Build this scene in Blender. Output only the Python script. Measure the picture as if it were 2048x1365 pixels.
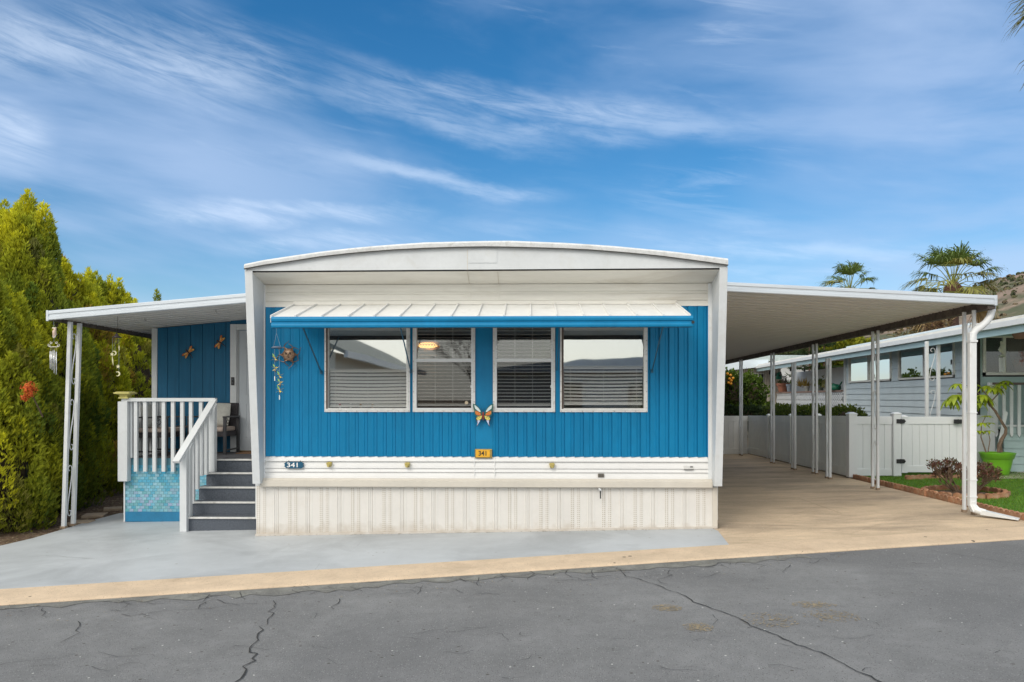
import bpy, bmesh, math, random
import numpy as np
from mathutils import Vector, Matrix, noise as mnoise

for o in list(bpy.data.objects): bpy.data.objects.remove(o)
S = bpy.context.scene
COL = S.collection
R = math.radians
rnd = random.Random(7)
rng = np.random.default_rng(11)

# ------------------------------------------------------------------ camera
FPX, CX, HY, CAMH, YAW = 1522.0, 1024.0, 797.0, 1.87, R(1.355)
cam = bpy.data.cameras.new("camera"); camo = bpy.data.objects.new("camera", cam); COL.objects.link(camo)
camo.location = (0, 0, CAMH); camo.rotation_euler = (R(90), 0, YAW)
cam.sensor_width = 36; cam.lens = 36 * FPX / 2048
cam.shift_y = (HY - 682.5) / 2048
cam.clip_start = 0.1; cam.clip_end = 3000
S.camera = camo

# ------------------------------------------------------------------ world, sun, exposure
SUN_EL, SUN_AZ = R(38), R(212)          # azimuth clockwise from +Y: behind and left of the camera
w = bpy.data.worlds.new("World"); S.world = w; w.use_nodes = True
nt = w.node_tree; nt.nodes.clear()
def wn(t, **k):
    n = nt.nodes.new(t)
    for a, b in k.items(): setattr(n, a, b)
    return n
def wm(op, a, b=None, c=None, clamp=False):
    n = nt.nodes.new("ShaderNodeMath"); n.operation = op; n.use_clamp = clamp
    for i, v in enumerate((a, b, c)):
        if v is None: continue
        if isinstance(v, (int, float)): n.inputs[i].default_value = v
        else: nt.links.new(v, n.inputs[i])
    return n.outputs[0]
def wmap(v, a, b, c=0.0, d=1.0, smooth=True):
    n = nt.nodes.new("ShaderNodeMapRange"); n.interpolation_type = 'SMOOTHSTEP' if smooth else 'LINEAR'
    nt.links.new(v, n.inputs[0])
    for i, x in enumerate((a, b, c, d)): n.inputs[1 + i].default_value = x
    return n.outputs[0]
def wmix(f, a, b):
    n = nt.nodes.new("ShaderNodeMix"); n.data_type = 'RGBA'
    if isinstance(f, (int, float)): n.inputs[0].default_value = f
    else: nt.links.new(f, n.inputs[0])
    for i, v in ((6, a), (7, b)):
        if isinstance(v, tuple): n.inputs[i].default_value = (*v, 1)
        else: nt.links.new(v, n.inputs[i])
    return n.outputs[2]
sky = wn("ShaderNodeTexSky", sky_type='NISHITA', sun_disc=False, sun_elevation=SUN_EL, sun_rotation=SUN_AZ,
         air_density=1.0, dust_density=0.6, ozone_density=2.6)
hs = wn("ShaderNodeHueSaturation"); hs.inputs['Saturation'].default_value = 1.38; hs.inputs['Value'].default_value = 0.83
hs.inputs['Hue'].default_value = 0.497
nt.links.new(sky.outputs[0], hs.inputs['Color'])
tc = wn("ShaderNodeTexCoord"); sep = wn("ShaderNodeSeparateXYZ"); nt.links.new(tc.outputs['Generated'], sep.inputs[0])
dx, dy, dz = sep.outputs
az = wm('ARCTAN2', dx, dy)                    # 0 straight ahead, + to the right
el = wm('ARCSINE', dz)
def wnoise(sx, sy, rot, detail, rough, off=0.0, dist=0.0, lac=2.0):
    c = wn("ShaderNodeCombineXYZ")
    ca, sa = math.cos(rot), math.sin(rot)
    nt.links.new(wm('MULTIPLY', wm('ADD', wm('MULTIPLY', az, ca), wm('MULTIPLY', el, sa)), sx), c.inputs[0])
    nt.links.new(wm('MULTIPLY', wm('SUBTRACT', wm('MULTIPLY', el, ca), wm('MULTIPLY', az, sa)), sy), c.inputs[1])
    c.inputs[2].default_value = off
    n = wn("ShaderNodeTexNoise"); nt.links.new(c.outputs[0], n.inputs['Vector'])
    n.inputs['Scale'].default_value = 1; n.inputs['Detail'].default_value = detail; n.inputs['Roughness'].default_value = rough
    n.inputs['Distortion'].default_value = dist; n.inputs['Lacunarity'].default_value = lac
    return n.outputs['Fac']
def A(px): return math.atan2(px - 1060, FPX)
def E(py, px=1060): return math.atan2(HY - py, math.hypot(px - 1060, FPX))
warp = wm('MULTIPLY', wm('SUBTRACT', wnoise(5, 11, -0.12, 5, 0.6, 3.1), 0.5), 0.07)
wisp = wnoise(4.5, 34, -0.16, 9, 0.62, 1.7, 0.5)
fine = wnoise(11, 70, -0.2, 8, 0.7, 7.7, 0.9)
def streak(p0, p1, wid, amp, bend=0.0):
    x0, y0, x1, y1 = A(p0[0]), E(p0[1], p0[0]), A(p1[0]), E(p1[1], p1[0])
    L = math.hypot(x1 - x0, y1 - y0); ux, uy = (x1 - x0) / L, (y1 - y0) / L
    ex = wm('SUBTRACT', az, x0); ey = wm('SUBTRACT', el, y0)
    t = wm('DIVIDE', wm('ADD', wm('MULTIPLY', ex, ux), wm('MULTIPLY', ey, uy)), L)
    d = wm('SUBTRACT', wm('MULTIPLY', ey, ux), wm('MULTIPLY', ex, uy))
    d = wm('ADD', d, warp)
    if bend: d = wm('ADD', d, wm('MULTIPLY', wm('MULTIPLY', t, wm('SUBTRACT', 1.0, t)), bend))
    m = wmap(wm('ABSOLUTE', d), wid, 0.0)
    e = wm('MULTIPLY', wmap(t, -0.12, 0.3), wmap(t, 1.15, 0.65))
    return wm('MULTIPLY', wm('MULTIPLY', m, e), amp)
streaks = [streak((-260, -10), (640, 160), 0.066, 0.66), streak((560, 150), (1180, 300), 0.026, 0.4),
           streak((640, 130), (1560, 260), 0.034, 0.55), streak((230, 408), (850, 436), 0.017, 0.6),
           streak((640, 310), (1120, 400), 0.016, 0.5), streak((420, 480), (900, 474), 0.02, 0.45),
           streak((1240, 470), (1900, 505), 0.022, 0.4), streak((-100, 240), (90, 290), 0.05, 0.6),
           streak((940, 250), (1330, 290), 0.02, 0.4)]
st = streaks[0]
for s_ in streaks[1:]: st = wm('MAXIMUM', st, s_)
tex = wmap(wm('ADD', wm('MULTIPLY', wisp, 0.6), wm('MULTIPLY', fine, 0.4)), 0.36, 0.62)
cir = wm('MULTIPLY', st, wm('ADD', wm('MULTIPLY', tex, 0.85), 0.15), clamp=True)
gen = wm('MULTIPLY', wmap(wisp, 0.50, 0.74), wm('ADD', 0.04, wm('MULTIPLY', wmap(wnoise(2.2, 4, 0.1, 3, 0.5, 9.0), 0.45, 0.66), 0.32)))
cir = wm('MAXIMUM', cir, gen)
soft = wm('MULTIPLY', wmap(wnoise(2.2, 7.5, -0.1, 6, 0.5, 4.4, 0.3), 0.36, 0.66), 0.68)   # grey-mauve veils
side = wm('ADD', 0.45, wm('MULTIPLY', wmap(wm('ABSOLUTE', wm('SUBTRACT', az, 0.03)), 0.12, 0.5), 0.55))
soft = wm('MULTIPLY', soft, side)
skyc = wmix(1.0, hs.outputs[0], (1, 1, 1)); skyc = hs.outputs[0]
c1 = wmix(soft, skyc, (3.4, 4.4, 6.2))
c2 = wmix(wm('MULTIPLY', cir, 0.66), c1, (6.2, 7.0, 8.2))
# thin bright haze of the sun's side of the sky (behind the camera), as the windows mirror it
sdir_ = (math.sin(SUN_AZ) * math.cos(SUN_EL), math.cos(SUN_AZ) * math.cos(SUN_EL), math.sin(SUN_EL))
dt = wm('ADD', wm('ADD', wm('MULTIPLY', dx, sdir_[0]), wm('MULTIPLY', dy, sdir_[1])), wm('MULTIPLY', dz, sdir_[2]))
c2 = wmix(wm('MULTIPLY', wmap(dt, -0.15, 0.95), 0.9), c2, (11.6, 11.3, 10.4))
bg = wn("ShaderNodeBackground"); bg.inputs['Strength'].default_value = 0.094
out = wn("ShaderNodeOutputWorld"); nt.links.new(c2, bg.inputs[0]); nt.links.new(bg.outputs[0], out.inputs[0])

sl = bpy.data.lights.new("sun", 'SUN'); so = bpy.data.objects.new("sun", sl); COL.objects.link(so)
sl.energy = 0.9; sl.angle = R(26); sl.color = (1.0, 0.93, 0.84)
sd = Vector((math.sin(SUN_AZ) * math.cos(SUN_EL), math.cos(SUN_AZ) * math.cos(SUN_EL), math.sin(SUN_EL)))
so.rotation_euler = sd.to_track_quat('Z', 'Y').to_euler()
S.view_settings.view_transform = 'Standard'; S.view_settings.look = 'None'; S.view_settings.gamma = 1
S.view_settings.exposure = 0.72; S.view_settings.use_curve_mapping = False
S.render.engine = 'CYCLES'
S.cycles.max_bounces = 8; S.cycles.transparent_max_bounces = 16; S.cycles.use_denoising = True

# ------------------------------------------------------------------ geometry of the place
def ray(px, py):
    r, u = (px - CX) / FPX, (HY - py) / FPX
    return Vector((-math.sin(YAW) + r * math.cos(YAW), math.cos(YAW) + r * math.sin(YAW), u))
CAM = Vector((0, 0, CAMH))
def P(px, py, Y):
    d = ray(px, py); return CAM + d * (Y / d.y)
def hit(px, py, p0, nrm):
    d = ray(px, py); n = Vector(nrm); return CAM + d * ((Vector(p0) - CAM).dot(n) / d.dot(n))
def X_(px, Y): return P(px, HY, Y).x
def Z_(py, Y, px=1060): return P(px, py, Y).z
def gz(x, y=10.0):
    return 0.037 + 0.0204 * max(-14.0, min(16.0, x)) - 0.006 * max(0.0, min(40.0, y) - 14.0)
def G(px, py):
    z = 0.0
    for _ in range(12):
        d = ray(px, py); t = (z - CAMH) / d.z; p = CAM + d * t; z = gz(p.x, p.y)
    return Vector((p.x, p.y, z))

# ------------------------------------------------------------------ materials
MATS = {}
def mat(name, color, rough=0.6, metal=0.0, var=0.0, vscale=6.0, vcol=None, bump=0.0, bscale=60.0, spec=0.5,
        stain=None, stscale=1.5, stlo=0.5, sthi=0.7, objrand=0.0, coat=0.0, emit=None, stretch=(1, 1, 1), attr=None,
        transl=0.0, hue=0.0):
    if name in MATS: return MATS[name]
    m = bpy.data.materials.new(name); m.use_nodes = True; MATS[name] = m
    N = m.node_tree.nodes; L = m.node_tree.links; b = N["Principled BSDF"]
    b.inputs['Roughness'].default_value = rough; b.inputs['Metallic'].default_value = metal
    b.inputs['Specular IOR Level'].default_value = spec; b.inputs['Coat Weight'].default_value = coat
    tcn = N.new("ShaderNodeTexCoord"); mp = N.new("ShaderNodeMapping"); L.new(tcn.outputs['Object'], mp.inputs[0])
    mp.inputs['Scale'].default_value = stretch
    cur = None
    def rgb(c):
        n = N.new("ShaderNodeRGB"); n.outputs[0].default_value = (*c, 1); return n.outputs[0]
    def noise(sc, det=6, ro=0.6, dist=0.0):
        n = N.new("ShaderNodeTexNoise"); n.inputs['Scale'].default_value = sc; n.inputs['Detail'].default_value = det
        n.inputs['Roughness'].default_value = ro; n.inputs['Distortion'].default_value = dist; L.new(mp.outputs[0], n.inputs['Vector']); return n.outputs['Fac']
    def mr(v, a, bb, c=0, d=1):
        n = N.new("ShaderNodeMapRange"); L.new(v, n.inputs[0])
        for i, x in enumerate((a, bb, c, d)): n.inputs[1 + i].default_value = x
        return n.outputs[0]
    def mix(f, a, c, bt='MIX'):
        n = N.new("ShaderNodeMix"); n.data_type = 'RGBA'; n.blend_type = bt
        if isinstance(f, (int, float)): n.inputs[0].default_value = f
        else: L.new(f, n.inputs[0])
        L.new(a, n.inputs[6]); L.new(c, n.inputs[7]); return n.outputs[2]
    cur = rgb(color)
    if attr:
        at = N.new("ShaderNodeAttribute"); at.attribute_name = attr; cur = mix(1.0, cur, at.outputs['Color'], 'MULTIPLY')
    if var or vcol:
        v2 = vcol or tuple(min(1, c * (1 + var)) for c in color)
        v1 = tuple(c * (1 - var) for c in color) if not vcol else color
        f = mr(noise(vscale), 0.33, 0.67)
        k = mix(f, rgb(v1), rgb(v2)); cur = k if not attr else mix(0.5, cur, k)
        f2 = mr(noise(vscale * 9, 4), 0.3, 0.7, 1 - var * 0.6, 1 + var * 0.4) if var else None
        if f2 is not None:
            h = N.new("ShaderNodeHueSaturation"); L.new(cur, h.inputs['Color']); L.new(f2, h.inputs['Value']); cur = h.outputs[0]
    if stain:
        cur = mix(mr(noise(stscale, 9, 0.65, 0.6), stlo, sthi, 0, 0.85), cur, rgb(stain))
    if objrand:
        oi = N.new("ShaderNodeObjectInfo"); h = N.new("ShaderNodeHueSaturation"); L.new(cur, h.inputs['Color'])
        L.new(mr(oi.outputs['Random'], 0, 1, 1 - objrand, 1 + objrand), h.inputs['Value'])
        if hue: L.new(mr(oi.outputs['Random'], 0, 1, 0.5 - hue, 0.5 + hue), h.inputs['Hue'])
        cur = h.outputs[0]
    L.new(cur, b.inputs['Base Color'])
    if bump:
        bn = N.new("ShaderNodeBump"); bn.inputs['Strength'].default_value = bump; bn.inputs['Distance'].default_value = 0.01
        L.new(noise(bscale, 5, 0.6), bn.inputs['Height']); L.new(bn.outputs[0], b.inputs['Normal'])
    if emit: b.inputs['Emission Color'].default_value = (*emit[0], 1); b.inputs['Emission Strength'].default_value = emit[1]
    if transl:
        t = N.new("ShaderNodeBsdfTranslucent"); L.new(cur, t.inputs[0]); ms = N.new("ShaderNodeMixShader"); ms.inputs[0].default_value = transl
        L.new(b.outputs[0], ms.inputs[1]); L.new(t.outputs[0], ms.inputs[2]); L.new(ms.outputs[0], N["Material Output"].inputs[0])
    return m
def glass(name, refl, tint=(0.02, 0.025, 0.03), trans=0.9, rough=0.02, wave=0.0):
    """window pane: part mirror, the rest see-through"""
    m = bpy.data.materials.new(name); m.use_nodes = True; N = m.node_tree.nodes; L = m.node_tree.links; N.clear()
    g = N.new("ShaderNodeBsdfGlossy"); g.inputs['Roughness'].default_value = rough; g.inputs[0].default_value = (0.93, 0.95, 0.93, 1)
    t = N.new("ShaderNodeBsdfTransparent"); t.inputs[0].default_value = (trans, trans, trans, 1)
    f = N.new("ShaderNodeFresnel"); f.inputs[0].default_value = 1.45
    a = N.new("ShaderNodeMath"); a.operation = 'ADD'; a.use_clamp = True; L.new(f.outputs[0], a.inputs[0]); a.inputs[1].default_value = refl
    ms = N.new("ShaderNodeMixShader"); L.new(a.outputs[0], ms.inputs[0]); L.new(t.outputs[0], ms.inputs[1]); L.new(g.outputs[0], ms.inputs[2])
    if wave:
        tcn = N.new("ShaderNodeTexCoord"); n = N.new("ShaderNodeTexNoise"); n.inputs['Scale'].default_value = 1.6; n.inputs['Detail'].default_value = 1
        L.new(tcn.outputs['Object'], n.inputs['Vector']); bn = N.new("ShaderNodeBump"); bn.inputs['Strength'].default_value = wave
        bn.inputs['Distance'].default_value = 0.02; L.new(n.outputs['Fac'], bn.inputs['Height']); L.new(bn.outputs[0], g.inputs['Normal'])
    o = N.new("ShaderNodeOutputMaterial"); L.new(ms.outputs[0], o.inputs[0]); return m

M_white = mat("white_paint", (0.61, 0.635, 0.65), 0.5, var=0.05, vscale=2, bump=0.05, bscale=40, stain=(0.5, 0.5, 0.47), stscale=2.2, stlo=0.56, sthi=0.85)
M_white2 = mat("trim_white", (0.70, 0.72, 0.73), 0.45, var=0.04, vscale=5, stain=(0.5, 0.47, 0.42), stscale=5, stlo=0.6, sthi=0.9)
M_cream = mat("cream_lap_siding", (0.76, 0.745, 0.69), 0.55, var=0.06, vscale=1.5, stain=(0.52, 0.47, 0.38), stscale=1.2, stlo=0.5, sthi=0.85, stretch=(0.5, 1, 5))
M_lap = mat("lower_white_siding", (0.74, 0.74, 0.73), 0.5, var=0.03, vscale=3)
M_ledge = mat("beige_ledge", (0.60, 0.56, 0.49), 0.6, var=0.05, vscale=2)
M_blue = mat("blue_siding_paint", (0.001, 0.20, 0.41), 0.5, var=0.09, vscale=2.0, bump=0.03, bscale=30, spec=0.3, stain=(0.001, 0.14, 0.31), stscale=1.0, stlo=0.52, sthi=0.85, stretch=(1, 1, 0.35))
M_blued = mat("porch_wall_paint", (0.006, 0.13, 0.26), 0.6, var=0.12, vscale=5, bump=0.25, bscale=50, stretch=(3, 3, 0.25))
M_alu = mat("aluminium", (0.70, 0.70, 0.68), 0.45, metal=0.1, var=0.08, vscale=12, stain=(0.45, 0.42, 0.38), stscale=14, stlo=0.55, sthi=0.75)
M_glassU = glass("mirror_glass", 0.40, trans=0.7, wave=0.05)
M_glassL = glass("clear_glass", 0.10, trans=0.97, wave=0.015)
M_glassS = glass("screened_glass", 0.02, trans=0.8)
M_glassS2 = glass("plain_glass", 0.05, trans=0.94, wave=0.012)
M_glassN = glass("neighbour_glass", 0.42, trans=0.6, wave=0.12)
M_blind = mat("blind_slat", (0.90, 0.90, 0.87), 0.5)
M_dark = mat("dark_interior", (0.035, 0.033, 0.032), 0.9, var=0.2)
M_black = mat("black_plastic", (0.015, 0.015, 0.017), 0.35)
M_bronze = mat("dark_metal_furniture", (0.045, 0.045, 0.05), 0.5, var=0.1)
M_arm = mat("awning_arm_paint", (0.01, 0.09, 0.16), 0.5)

# ------------------------------------------------------------------ mesh building
ORG = {}
def finish(o, parent, origin):
    COL.objects.link(o)
    if parent is not None: o.parent = parent
    ORG[o.name] = origin
    return o
class MB:
    def __init__(s): s.v = []; s.f = []; s.uvw = []
    def add(s, vs, fs):
        n = len(s.v); s.v += [tuple(v) for v in vs]; s.f += [tuple(i + n for i in f) for f in fs]; return s
    def box(s, x0, x1, y0, y1, z0, z1):
        x0, x1 = min(x0, x1), max(x0, x1); y0, y1 = min(y0, y1), max(y0, y1); z0, z1 = min(z0, z1), max(z0, z1)
        return s.add([(x0, y0, z0), (x1, y0, z0), (x1, y1, z0), (x0, y1, z0), (x0, y0, z1), (x1, y0, z1), (x1, y1, z1), (x0, y1, z1)],
                     [(0, 3, 2, 1), (4, 5, 6, 7), (0, 1, 5, 4), (1, 2, 6, 5), (2, 3, 7, 6), (3, 0, 4, 7)])
    def hexa(s, a, b):      # a, b: two quads (lists of 4 points), matching order
        return s.add(list(a) + list(b), [(3, 2, 1, 0), (4, 5, 6, 7), (0, 1, 5, 4), (1, 2, 6, 5), (2, 3, 7, 6), (3, 0, 4, 7)])
    def bar(s, p, q, w, h=None, up=(0, 0, 1)):
        h = h or w; p, q = Vector(p), Vector(q); d = (q - p).normalized(); u = Vector(up)
        if abs(d.dot(u)) > 0.98: u = Vector((0, 1, 0))
        r = d.cross(u).normalized(); u = r.cross(d).normalized()
        c = [(-w / 2, -h / 2), (w / 2, -h / 2), (w / 2, h / 2), (-w / 2, h / 2)]
        return s.hexa([p + r * a + u * b for a, b in c], [q + r * a + u * b for a, b in c])
    def tube(s, pts, rad, n=6, closed=False):
        pts = [Vector(p) for p in pts]; m = len(pts); rings = []
        rad = rad if isinstance(rad, (list, tuple)) else [rad] * m
        for i, p in enumerate(pts):
            a = pts[i - 1] if (i or closed) else p; b = pts[(i + 1) % m] if (i < m - 1 or closed) else p
            d = (b - a); d = d.normalized() if d.length > 1e-9 else Vector((0, 0, 1))
            u = Vector((0, 1, 0)) if abs(d.y) < 0.9 else Vector((1, 0, 0)); r = d.cross(u).normalized(); u = r.cross(d)
            rings.append([p + (r * math.cos(2 * math.pi * k / n) + u * math.sin(2 * math.pi * k / n)) * rad[i] for k in range(n)])
        vs = [v for r in rings for v in r]; fs = []
        for i in range(m if closed else m - 1):
            j = (i + 1) % m
            for k in range(n): fs.append((i * n + k, i * n + (k + 1) % n, j * n + (k + 1) % n, j * n + k))
        if not closed: fs += [tuple(range(n))[::-1], tuple((m - 1) * n + k for k in range(n))]
        return s.add(vs, fs)
    def lathe(s, prof, c, n=16, ax='z', cap=True):
        c = Vector(c); vs = []
        for r, h in prof:
            for k in range(n):
                a = 2 * math.pi * k / n; x, y = r * math.cos(a), r * math.sin(a)
                vs.append(c + (Vector((x, y, h)) if ax == 'z' else Vector((x, h, y))))
        fs = []
        for i in range(len(prof) - 1):
            for k in range(n): fs.append((i * n + k, i * n + (k + 1) % n, (i + 1) * n + (k + 1) % n, (i + 1) * n + k))
        if cap: fs += [tuple(range(n))[::-1], tuple((len(prof) - 1) * n + k for k in range(n))]
        return s.add(vs, fs)
    def plate(s, pts, y0, y1):      # polygon in XZ, between two depths
        n = len(pts)
        return s.add([(x, y0, z) for x, z in pts] + [(x, y1, z) for x, z in pts],
                     [tuple(range(n)), tuple(range(2 * n - 1, n - 1, -1))] + [(i, n + i, n + (i + 1) % n, (i + 1) % n) for i in range(n)])
    def sweep(s, prof, p0, p1, ea, eb):     # closed profile [(a,b)] pushed from p0 to p1
        p0, p1, ea, eb = map(Vector, (p0, p1, ea, eb)); n = len(prof)
        return s.add([p0 + ea * a + eb * b for a, b in prof] + [p1 + ea * a + eb * b for a, b in prof],
                     [tuple(range(n)), tuple(range(2 * n - 1, n - 1, -1))] + [(i, n + i, n + (i + 1) % n, (i + 1) % n) for i in range(n)])
    def ball(s, c, r, n=10, m=7, sc=(1, 1, 1)):
        c = Vector(c); vs = [c + Vector((0, 0, r * sc[2]))]; fs = []
        for i in range(1, m):
            t = math.pi * i / m
            for k in range(n):
                a = 2 * math.pi * k / n; vs.append(c + Vector((math.sin(t) * math.cos(a) * r * sc[0], math.sin(t) * math.sin(a) * r * sc[1], math.cos(t) * r * sc[2])))
        vs.append(c - Vector((0, 0, r * sc[2])))
        for k in range(n): fs.append((0, 1 + k, 1 + (k + 1) % n))
        for i in range(m - 2):
            for k in range(n): fs.append((1 + i * n + k, 1 + (i + 1) * n + k, 1 + (i + 1) * n + (k + 1) % n, 1 + i * n + (k + 1) % n))
        b = len(vs) - 1
        for k in range(n): fs.append((b, 1 + (m - 2) * n + (k + 1) % n, 1 + (m - 2) * n + k))
        return s.add(vs, fs)
    def build(s, name, m, parent=None, bevel=0.0, smooth=False, label=None, stuff=False, fix=True):
        org = ORG.get(parent.name, Vector((0, 0, 0))) if parent is not None else Vector((0, 0, 0))
        me = bpy.data.meshes.new(name)
        me.from_pydata([(x - org[0], y - org[1], z - org[2]) for x, y, z in s.v], [], s.f)
        if fix:
            bm = bmesh.new(); bm.from_mesh(me); bmesh.ops.recalc_face_normals(bm, faces=bm.faces); bm.to_mesh(me); bm.free()
        me.materials.append(m)
        if smooth: me.shade_smooth()
        o = bpy.data.objects.new(name, me); finish(o, parent, org)
        if bevel:
            md = o.modifiers.new("bevel", 'BEVEL'); md.width = bevel; md.segments = 2; md.limit_method = 'ANGLE'
        if label: o['label'] = label
        if stuff: o['kind'] = 'stuff'
        return o
def thing(name, label, cat, loc, group=None):
    o = bpy.data.objects.new(name, None); loc = Vector(loc); o.location = loc; COL.objects.link(o); ORG[o.name] = loc
    o.empty_display_size = 0.1
    o['label'] = label; o['category'] = cat
    if group: o['group'] = group
    return o
def tag(o, label, cat, group=None):
    o['label'] = label; o['category'] = cat
    if group: o['group'] = group
    return o
def struct(o): o['kind'] = 'structure'; return o
def shared(me, name, loc, parent, rot=None, mt=None, scale=None):
    org = ORG.get(parent.name, Vector((0, 0, 0))) if parent is not None else Vector((0, 0, 0))
    o = bpy.data.objects.new(name, me); o.location = Vector(loc) - org; finish(o, parent, org)
    if rot: o.rotation_euler = rot
    if scale: o.scale = scale
    return o
def local_mesh(mb, name, m, bevel=0):
    me = bpy.data.meshes.new(name); me.from_pydata(mb.v, [], mb.f)
    bm = bmesh.new(); bm.from_mesh(me); bmesh.ops.recalc_face_normals(bm, faces=bm.faces)
    if bevel: bmesh.ops.bevel(bm, geom=bm.edges[:], offset=bevel, segments=1, affect='EDGES')
    bm.to_mesh(me); bm.free(); me.materials.append(m); return me
def quads_object(name, V, m, parent=None, colors=None, tri=False):
    """V: (n,4,3) array of quads -> one mesh, colours per quad"""
    org = ORG.get(parent.name, Vector((0, 0, 0))) if parent is not None else Vector((0, 0, 0))
    V = V - np.array(org)[None, None, :]
    n, k = V.shape[0], V.shape[1]
    me = bpy.data.meshes.new(name); me.vertices.add(n * k); me.vertices.foreach_set('co', V.reshape(-1).astype(np.float32))
    me.loops.add(n * k); me.loops.foreach_set('vertex_index', np.arange(n * k, dtype=np.int32))
    me.polygons.add(n); me.polygons.foreach_set('loop_start', np.arange(0, n * k, k, dtype=np.int32))
    me.polygons.foreach_set('loop_total', np.full(n, k, dtype=np.int32))
    me.update(calc_edges=True)
    if colors is not None:
        at = me.color_attributes.new('tint', 'FLOAT_COLOR', 'POINT')
        c = np.ones((n, k, 4), np.float32); c[:, :, :3] = colors[:, None, :]; at.data.foreach_set('color', c.reshape(-1))
    me.materials.append(m)
    o = bpy.data.objects.new(name, me); return finish(o, parent, org)
def text_mesh(s, size, name, m, parent, loc, depth=0.004, shear=0.0, xs=1.0):
    cu = bpy.data.curves.new("t", 'FONT'); cu.body = s; cu.size = size; cu.extrude = depth; cu.align_x = 'CENTER'; cu.align_y = 'CENTER'; cu.shear = shear
    cu.offset = size * 0.012
    t = bpy.data.objects.new("t", cu); COL.objects.link(t); bpy.context.view_layer.update()
    me = bpy.data.meshes.new_from_object(t.evaluated_get(bpy.context.evaluated_depsgraph_get())); bpy.data.objects.remove(t)
    me.transform(Matrix.Diagonal((xs, 1, 1, 1))); me.transform(Matrix.Rotation(R(90), 4, 'X')); me.materials.clear(); me.materials.append(m); me.name = name
    return shared(me, name, loc, parent)

# ================================================================== THE GROUND
M_asph = mat("asphalt", (0.205, 0.207, 0.208), 0.88, var=0.16, vscale=0.8, bump=1.0, bscale=140, stain=(0.155, 0.157, 0.16), stscale=0.35, stlo=0.47, sthi=0.62)
def speckle(m, scale, dens, col):       # small stones and grit showing in a surface
    N = m.node_tree.nodes; L = m.node_tree.links; b = N["Principled BSDF"]; src = b.inputs['Base Color'].links[0].from_socket
    t = N.new("ShaderNodeTexCoord"); v = N.new("ShaderNodeTexVoronoi"); v.inputs['Scale'].default_value = scale; L.new(t.outputs['Object'], v.inputs['Vector'])
    w_ = N.new("ShaderNodeSeparateColor"); L.new(v.outputs['Color'], w_.inputs[0])
    a = N.new("ShaderNodeMath"); a.operation = 'GREATER_THAN'; L.new(w_.outputs[0], a.inputs[0]); a.inputs[1].default_value = 1 - dens
    c = N.new("ShaderNodeMath"); c.operation = 'LESS_THAN'; L.new(v.outputs['Distance'], c.inputs[0]); c.inputs[1].default_value = 0.33
    d = N.new("ShaderNodeMath"); d.operation = 'MULTIPLY'; L.new(a.outputs[0], d.inputs[0]); L.new(c.outputs[0], d.inputs[1])
    x = N.new("ShaderNodeMix"); x.data_type = 'RGBA'; L.new(d.outputs[0], x.inputs[0]); L.new(src, x.inputs[6]); x.inputs[7].default_value = (*col, 1)
    L.new(x.outputs[2], b.inputs['Base Color'])
speckle(M_asph, 60, 0.22, (0.27, 0.27, 0.265)); speckle(M_asph, 95, 0.22, (0.07, 0.07, 0.07)); speckle(M_asph, 28, 0.012, (0.085, 0.08, 0.07)); speckle(M_asph, 44, 0.004, (0.6, 0.6, 0.56))
M_edge = mat("worn_asphalt_edge", (0.205, 0.205, 0.185), 0.9, var=0.3, vscale=5, bump=1.0, bscale=90, stain=(0.14, 0.14, 0.135), stscale=4, stlo=0.45, sthi=0.65)
speckle(M_edge, 60, 0.2, (0.28, 0.27, 0.24))
M_sand = mat("sandy_patch", (0.30, 0.245, 0.16), 0.9, var=0.2, vscale=14)
M_crack = mat("crack_gap", (0.03, 0.03, 0.03), 0.95)
M_conc = mat("tan_concrete", (0.60, 0.465, 0.32), 0.85, var=0.19, vscale=1.1, bump=0.4, bscale=150, stain=(0.27, 0.21, 0.155), stscale=0.9, stlo=0.47, sthi=0.70, stretch=(0.45, 1.2, 1))
speckle(M_conc, 70, 0.10, (0.27, 0.2, 0.13)); speckle(M_conc, 45, 0.06, (0.62, 0.55, 0.42))
M_curb = mat("curb_concrete", (0.62, 0.48, 0.335), 0.85, var=0.11, vscale=2.5, bump=0.5, bscale=150, stain=(0.36, 0.26, 0.17), stscale=1.6, stlo=0.57, sthi=0.85)
speckle(M_curb, 80, 0.10, (0.3, 0.22, 0.15)); speckle(M_curb, 14, 0.012, (0.10, 0.08, 0.06))
M_paint = mat("grey_painted_concrete", (0.465, 0.49, 0.51), 0.5, var=0.08, vscale=0.6, bump=0.2, bscale=30, stain=(0.33, 0.35, 0.365), stscale=0.8, stlo=0.46, sthi=0.66)
speckle(M_paint, 22, 0.006, (0.30, 0.30, 0.29)); speckle(M_paint, 60, 0.01, (0.58, 0.58, 0.56))
M_dirt = mat("dirt", (0.13, 0.085, 0.05), 0.95, var=0.3, vscale=2, bump=1.0, bscale=25)
M_mulch = mat("bark_mulch_soil", (0.105, 0.062, 0.035), 0.95, var=0.4, vscale=7, bump=1.0, bscale=30, stain=(0.24, 0.18, 0.12), stscale=5, stlo=0.5, sthi=0.7)
M_lawn = mat("artificial_turf", (0.085, 0.20, 0.02), 0.8, var=0.25, vscale=3, bump=0.8, bscale=120)

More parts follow.
